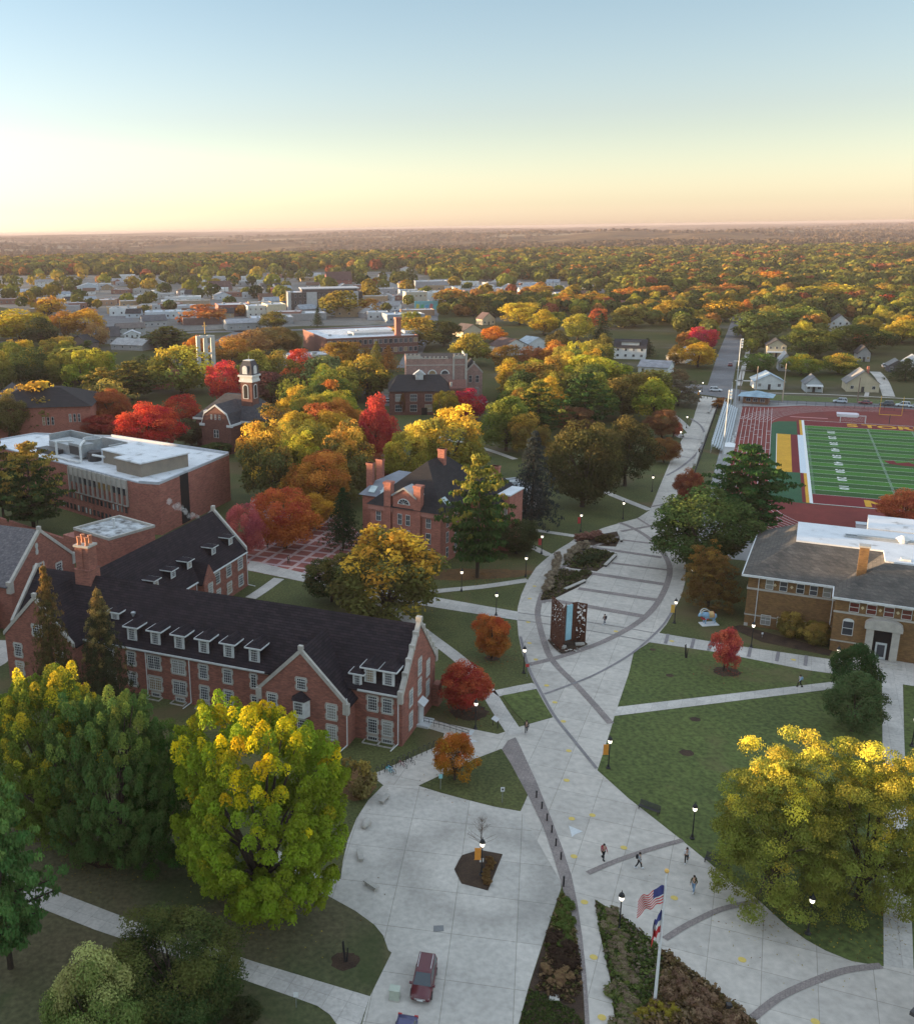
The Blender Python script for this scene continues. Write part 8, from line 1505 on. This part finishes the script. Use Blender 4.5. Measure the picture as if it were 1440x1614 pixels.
rr_ = road_rot((1206, 628), (1440, 641)); sr = road_rot((1132, 612), (1158, 520))
car(G(1127, 617)+Vector((0, 0, .06)), rr_+4, (.6, .62, .64), 'white sport utility car crossing at the head of the avenue', True)
for u, v, c_, lb, sv in [(1323, 635, (.45, .5, .55), 'silver-blue car parked on the road behind the stadium, leftmost', True), (1362, 637, (.18, .03, .04), 'maroon car parked on the road behind the stadium', False), (1396, 639.5, (.05, .06, .07), 'black car parked on the road behind the goalpost', True), (1422, 641, (.55, .6, .62), 'white car parked behind the goalpost, right of the black one', True), (1441, 643, (.4, .46, .48), 'pale car at the right edge behind the stadium', False)]: car(G(u, v)+Vector((0, 0, .06)), rr_+180, c_, lb, sv)
car(G(1150, 577)+Vector((0, 0, .06)), sr, (.22, .02, .03), 'dark red car parked on the street going up', False); car(G(1121, 518)+Vector((0, 0, .06)), sr, (.62, .64, .66), 'white van-like car left of the street', True); car(G(1098, 519)+Vector((0, 0, .06)), sr, (.3, .32, .34), 'grey car beside the white van-like one', False); car(G(1392, 579)+Vector((0, 0, .06)), sr, (.55, .58, .6), 'white car by the dark grey garage-house', True)
car(G(38, 574)+Vector((0, 0, .06)), 30, (.6, .62, .62), 'white car in the lot at the far left', False); car(G(622, 628)+Vector((0, 0, .06)), 5, (.15, .03, .04), 'maroon car left of the crenellated hall', True); car(G(612, 634)+Vector((0, 0, .06)), 5, (.5, .52, .55), 'silver car left of the crenellated hall', False); car(G(762, 637)+Vector((0, 0, .06)), 60, (.55, .6, .62), 'white car right of the crenellated hall', True)
rn = random.Random(14); cpal = [('white', (.6, .62, .64)), ('black', (.03, .03, .035)), ('silver', (.4, .42, .44)), ('red', (.3, .03, .03)), ('blue', (.06, .1, .22))]
def small_car(P, rot, cn, c_, where):
    m = CM[False]; t = thing('parked_car', f'{cn} car parked in {where}', 'car', P, R(rot), f'{cn} cars in {where}'); ob('body', m['body'], t, color=c_); ob('windows', m['glass'], t); ob('roof', m['roof'], t, color=c_)
for r in range(4):
    for k in range(9):
        if rn.random() < .25: continue
        cn, c_ = rn.choice(cpal); small_car(G(594+k*4.6+r*1.2, 478+r*4.6)+Vector((0, 0, .07)), 80, cn, c_, 'the lot right of the office block')
for r in range(2):
    for k in range(12):
        if rn.random() < .3: continue
        cn, c_ = rn.choice(cpal); small_car(G(244+k*7, 482+r*6)+Vector((0, 0, .07)), 85, cn, c_, 'the large lot in the left town')
# ---------------------------------------------------------------- stadium furniture
def bleachers():
    for (b0, b1, lb) in ((-52, 24, 'long silver aluminium bleachers beside the running track'),):
        t = thing('bleachers', lb, 'bleachers', FW(-25.3, (b0+b1)/2), AX); L = (b1-b0)/2
        for k in range(7):
            x = 4.3-k*.66; z = .5+k*.34; MB().box(x-.17, x+.17, -L, L, z, z+.06).build('seat_plank', M_galv2, t); MB().box(x-.45, x-.18, -L, L, z-.36, z-.3).build('foot_plank', M_galv2, t)
        m = MB(); 
        for j in range(20): y = -L+2*L*j/19; m.tube((4.6, y, 0), (0, y, 2.7), .05, n=4); m.tube((0, y, 0), (0, y, 3.6), .05, n=4)
        m.tube((0, -L, 3.6), (0, L, 3.6), .04, n=4); m.tube((0, -L, 3.1), (0, L, 3.1), .04, n=4); m.build('frame', M_galv2, t)
M_galv2 = plain('aluminium', (.55, .6, .64), .4, metal=.3)
bleachers()
def light_pole(u, v, H, n, label, m=None):
    t = thing('light_pole', label, 'light pole', G(u, v), AX); MB().path([Vector((0, 0, 0)), Vector((0, 0, H))], [.24, .12], 8).build('pole', m or M_galv2, t)
    for k in range(n): MB().box(.3, .8, -1.4, 1.4, H-.9*k-.35, H-.9*k).build('lamp_bank', M_head, t)
light_pole(1136, 745, 22, 3, 'tall pole with lamp banks rising from behind the bleachers, near one'); light_pole(1157, 640, 24, 4, 'tall pole with lamp banks beyond the bleachers, far one'); light_pole(1150, 642, 9, 0, 'short blue-grey post by the far end of the bleachers'); light_pole(1232, 633, 14, 0, 'bare pole right of the ticket kiosk', plain('pale_wood', (.45, .36, .28))); light_pole(1190, 618, 10, 0, 'thin pole above the ticket kiosk', plain('pale_wood', (.45, .36, .28))); light_pole(1164, 632, 11, 0, 'wooden utility pole left of the kiosk', plain('dark_wood', (.18, .13, .1))); light_pole(1350, 634, 9, 0, 'utility pole on the road behind the soccer goal', plain('dark_wood', (.18, .13, .1)))
t = thing('ticket_kiosk', 'square brown kiosk with pale blue pyramid roof beside the track', 'kiosk', G(1189, 637), AX-.1); MB().box(-4.2, 4.2, 0, 6, 0, 2.8).build('wall', mat('kiosk_brick', (.25, .13, .08)), t); m = MB(); m.add([(-6, -1.6, 2.8), (6, -1.6, 2.8), (6, 7.6, 2.8), (-6, 7.6, 2.8), (0, 3, 4.6)], [(0, 1, 4), (1, 2, 4), (2, 3, 4), (3, 0, 4), (3, 2, 1, 0)]); m.build('roof', M_roofc, t, color=(.3, .42, .5)); windows(t, [(-2.4, .9), (0, .9), (2.4, .9)], -.03, w=1.6, h=1.2, nx=2, ny=1, surround=False)
def fence(name, pts, h, label, mesh_=False, m=None, step=3):
    W = PX(pts) if not isinstance(pts[0], Vector) else pts; o0 = W[0]; t = thing(name, label, 'fence', o0); r = MB(); p = MB()
    for a, b in zip(W[:-1], W[1:]):
        a2, b2 = a-o0, b-o0; r.tube(a2+Vector((0, 0, h)), b2+Vector((0, 0, h)), .04, n=4); r.tube(a2+Vector((0, 0, .1)), b2+Vector((0, 0, .1)), .03, n=4); n = max(1, int((b-a).length/step))
        if mesh_:
            L_ = (b-a).length; q = int(L_/.35)
            for i in range(q): f = i/q; c = a2.lerp(b2, f); r.tube(c+Vector((0, 0, .1)), c+Vector((0, 0, h)), .008, n=3)
        for i in range(n): c = a2.lerp(b2, i/n); p.tube(c, c+Vector((0, 0, h+.1)), .05, n=5)
    r.build('rail', m or M_galv, t); q_ = p.build('posts', m or M_galv, t)
fence('chain_link_fence', [(1170, 641), (1240, 638), (1330, 643), (1440, 650), (1560, 660)], 1.6, 'chain link fence along the road behind the track', True, M_dkm); fence('chain_link_fence', [FW(-20.4, 28), FW(-20.4, -100)], 1.1, 'low fence between bleachers and running track', True, M_galv); fence('chain_link_fence', [FW(-27.5, 24), FW(-27.5, -95)], 1.8, 'dark fence behind the bleachers along the avenue', True, M_dkm)
fence('chain_link_fence', [FW(-22, -108), FW(10, -147), FW(60, -147)], 1.6, 'fence between the track and the library', True, M_dkm)
t = thing('goalpost', 'yellow football goalpost behind the far end zone', 'goalpost', FW(25.2, 11.2), AX); MB().tube((0, 0, 0), (0, 0, 3.05), .12).build('post', M_dkm, t); gy = plain('goal_yellow', (.75, .42, .04)); MB().tube((-3.2, 0, 3.05), (3.2, 0, 3.05), .1).build('crossbar', gy, t)
for s in (-1, 1): MB().tube((s*3.2, 0, 3.05), (s*3.2, 0, 9.1), .07).build('upright', gy, t)
def goal(a, b, rot, label):
    t = thing('soccer_goal', label, 'goal', FW(a, b), AX+rot); m = MB(); m.tube((-3.66, 0, 0), (-3.66, 0, 2.44), .08); m.tube((3.66, 0, 0), (3.66, 0, 2.44), .08); m.tube((-3.66, 0, 2.44), (3.66, 0, 2.44), .08); m.tube((-3.66, 0, 2.44), (-3.66, .8, 2.44), .05); m.tube((3.66, 0, 2.44), (3.66, .8, 2.44), .05); m.tube((-3.66, .8, 2.44), (-3.66, 2, 0), .05); m.tube((3.66, .8, 2.44), (3.66, 2, 0), .05); m.build('frame', M_white, t)
    n = MB()
    for i in range(30): x = -3.6+7.2*i/29; n.tube((x, .8, 2.44), (x, 2, 0), .01, n=3)
    for j in range(9): f = j/8; n.tube((-3.66, .8+1.2*f, 2.44*(1-f)), (3.66, .8+1.2*f, 2.44*(1-f)), .01, n=3)
    n.build('net', M_white, t)
goal(14.6, 9.8, 0, 'white soccer goal behind the far end zone'); goal(22.2, -101.3, math.pi, 'white soccer goal at the near end of the field')
t = thing('landing_mat', 'white covered landing mat behind the far end zone', 'mat', FW(13.5, 22), AX); MB().prism([(-3, -2), (3, -2), (3.6, 0), (3, 2), (-3, 2)], .1, .9).build('cushion', M_white, t); MB().prism([(-3.1, -2.1), (3.1, -2.1), (3.7, 0), (3.1, 2.1), (-3.1, 2.1)], .9, 1.0).build('cover', plain('white_cover', (.66, .6, .64)), t)
t = thing('team_bench', 'white equipment pile on the near end of the track', 'equipment', FW(11, -118), AX); MB().box(-3, 3, -1, 1, .1, 1.0).build('cover', M_white, t); MB().box(-3.1, 3.1, -1.1, 1.1, 1.0, 1.06).build('lid', M_galv2, t)
t = thing('equipment_tent', 'white tented stand beside the track below the bleachers', 'tent', FW(-20.6, -50), AX); MB().box(-1.4, 1.4, -2.5, 2.5, 0, 2.2).build('wall', M_white, t); m = MB(); m.add([(-1.6, -2.7, 2.2), (1.6, -2.7, 2.2), (1.6, 2.7, 2.2), (-1.6, 2.7, 2.2), (0, 0, 3.1)], [(0, 1, 4), (1, 2, 4), (2, 3, 4), (3, 0, 4), (3, 2, 1, 0)]); m.build('roof', M_white, t)
for i in range(9):
    o = MB().box(-.3, .3, -.25, .25, .07, .85).build('track_hurdle', M_white, None, FW(-20.0+rn.uniform(-.3, .3), -22-i*3.2+rn.uniform(-1, 1)), AX); tag(o, 'small white box stand along the outer lane of the track', 'equipment', 'white boxes along the outer lane')
# concrete retaining walls beside the avenue
for i, (p, q, lb) in enumerate([((1116, 652), (1121, 640), 'uppermost'), ((1106, 700), (1110, 684), 'upper middle'), ((1094, 734), (1101, 712), 'lower middle')]):
    a, b = G(*p), G(*q); o = MB().box(0, (b-a).length, -.35, .35, 0, .6).build('seat_wall', M_stone, None, a, yaw_of(a, b)); tag(o, lb+' of three pale seat walls on the avenue\'s right edge', 'seat wall')
# tall town poles and a water tower on the horizon
t = thing('water_tower', 'tiny water tower on the horizon', 'water tower', Vector((1230, 6900, float(TZ(1230, 6900))))); MB().tube((0, 0, 0), (0, 0, 16), 2.2, 2.0, 8).build('stem', M_wall, t, color=(.4, .35, .34)); MB().lathe([(2, 14), (8, 17), (9, 20), (7, 23), (1, 24)], 12).build('tank', M_wall, t, color=(.4, .35, .34))
for k, (u, v, h) in enumerate([(157, 460, 22), (288, 456, 20), (292, 458, 20), (312, 462, 22), (355, 470, 18), (640, 470, 14), (870, 466, 14), (905, 470, 14), (935, 468, 12), (1090, 478, 12), (97, 540, 16), (765, 480, 14), (925, 560, 8)]):
    zn = 'left' if u < 360 else 'right'; t = thing('utility_pole', f'thin dark pole standing up among the roofs of the {zn} town', 'pole', G(u, v), 0, f'thin poles among the {zn} town roofs'); MB().tube((0, 0, 0), (0, 0, h), .22, .14, 6).build('pole', M_dkm, t); MB().box(-1.2, 1.2, -.08, .08, h-1.4, h-1.2).build('crossarm', M_dkm, t)
# ================================================================ LIGHT, AIR, CAMERA SETTINGS
SUN_AZ, SUN_EL = R(76), R(3.0)      # degrees left of the view axis; height
sv = Vector((-math.sin(SUN_AZ)*math.cos(SUN_EL), math.cos(SUN_AZ)*math.cos(SUN_EL), math.sin(SUN_EL)))
ld = bpy.data.lights.new('sun', 'SUN'); ld.energy = 4.4; ld.angle = R(.6); ld.color = (1, .68, .38); lo = bpy.data.objects.new('sun', ld); COL.objects.link(lo); lo.rotation_euler = (-sv).to_track_quat('-Z', 'Y').to_euler()
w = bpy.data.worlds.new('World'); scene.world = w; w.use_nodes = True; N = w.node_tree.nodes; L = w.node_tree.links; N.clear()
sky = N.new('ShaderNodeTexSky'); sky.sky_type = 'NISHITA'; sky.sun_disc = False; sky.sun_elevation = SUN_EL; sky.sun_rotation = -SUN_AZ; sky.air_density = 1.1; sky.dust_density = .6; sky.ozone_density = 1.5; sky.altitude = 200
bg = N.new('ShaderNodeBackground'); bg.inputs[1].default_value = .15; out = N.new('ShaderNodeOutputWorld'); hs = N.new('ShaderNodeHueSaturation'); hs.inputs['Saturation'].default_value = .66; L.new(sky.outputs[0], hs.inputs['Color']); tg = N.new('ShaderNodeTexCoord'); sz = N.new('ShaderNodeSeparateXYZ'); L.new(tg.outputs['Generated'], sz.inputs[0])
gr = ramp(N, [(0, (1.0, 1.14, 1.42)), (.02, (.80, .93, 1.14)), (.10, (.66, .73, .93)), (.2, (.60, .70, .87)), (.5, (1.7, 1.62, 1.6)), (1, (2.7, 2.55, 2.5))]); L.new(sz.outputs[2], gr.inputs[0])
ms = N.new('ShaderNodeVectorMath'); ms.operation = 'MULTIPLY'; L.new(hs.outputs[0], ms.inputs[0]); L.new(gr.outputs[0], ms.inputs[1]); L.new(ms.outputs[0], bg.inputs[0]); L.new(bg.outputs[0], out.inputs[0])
HAZE = 8e-5
m, n_, N, L = nt('haze'); out = N.new('ShaderNodeOutputMaterial'); v = N.new('ShaderNodeVolumePrincipled'); L.new(v.outputs[0], out.inputs['Volume']); v.inputs['Color'].default_value = (.46, .42, .46, 1); v.inputs['Density'].default_value = HAZE; v.inputs['Anisotropy'].default_value = 0
if HAZE: tag(MB().box(-15500, 17500, -450, 17500, -62, 66.5).build('haze', m), kind='stuff')
scene.view_settings.view_transform = 'Standard'; scene.view_settings.look = 'None'; scene.view_settings.exposure = 2.15; scene.view_settings.gamma = 1
scene.render.engine = 'CYCLES'; c = scene.cycles; c.max_bounces = 5; c.diffuse_bounces = 2; c.glossy_bounces = 2; c.transmission_bounces = 3; c.volume_bounces = 0; c.transparent_max_bounces = 8; c.use_denoising = True; c.sample_clamp_indirect = 3
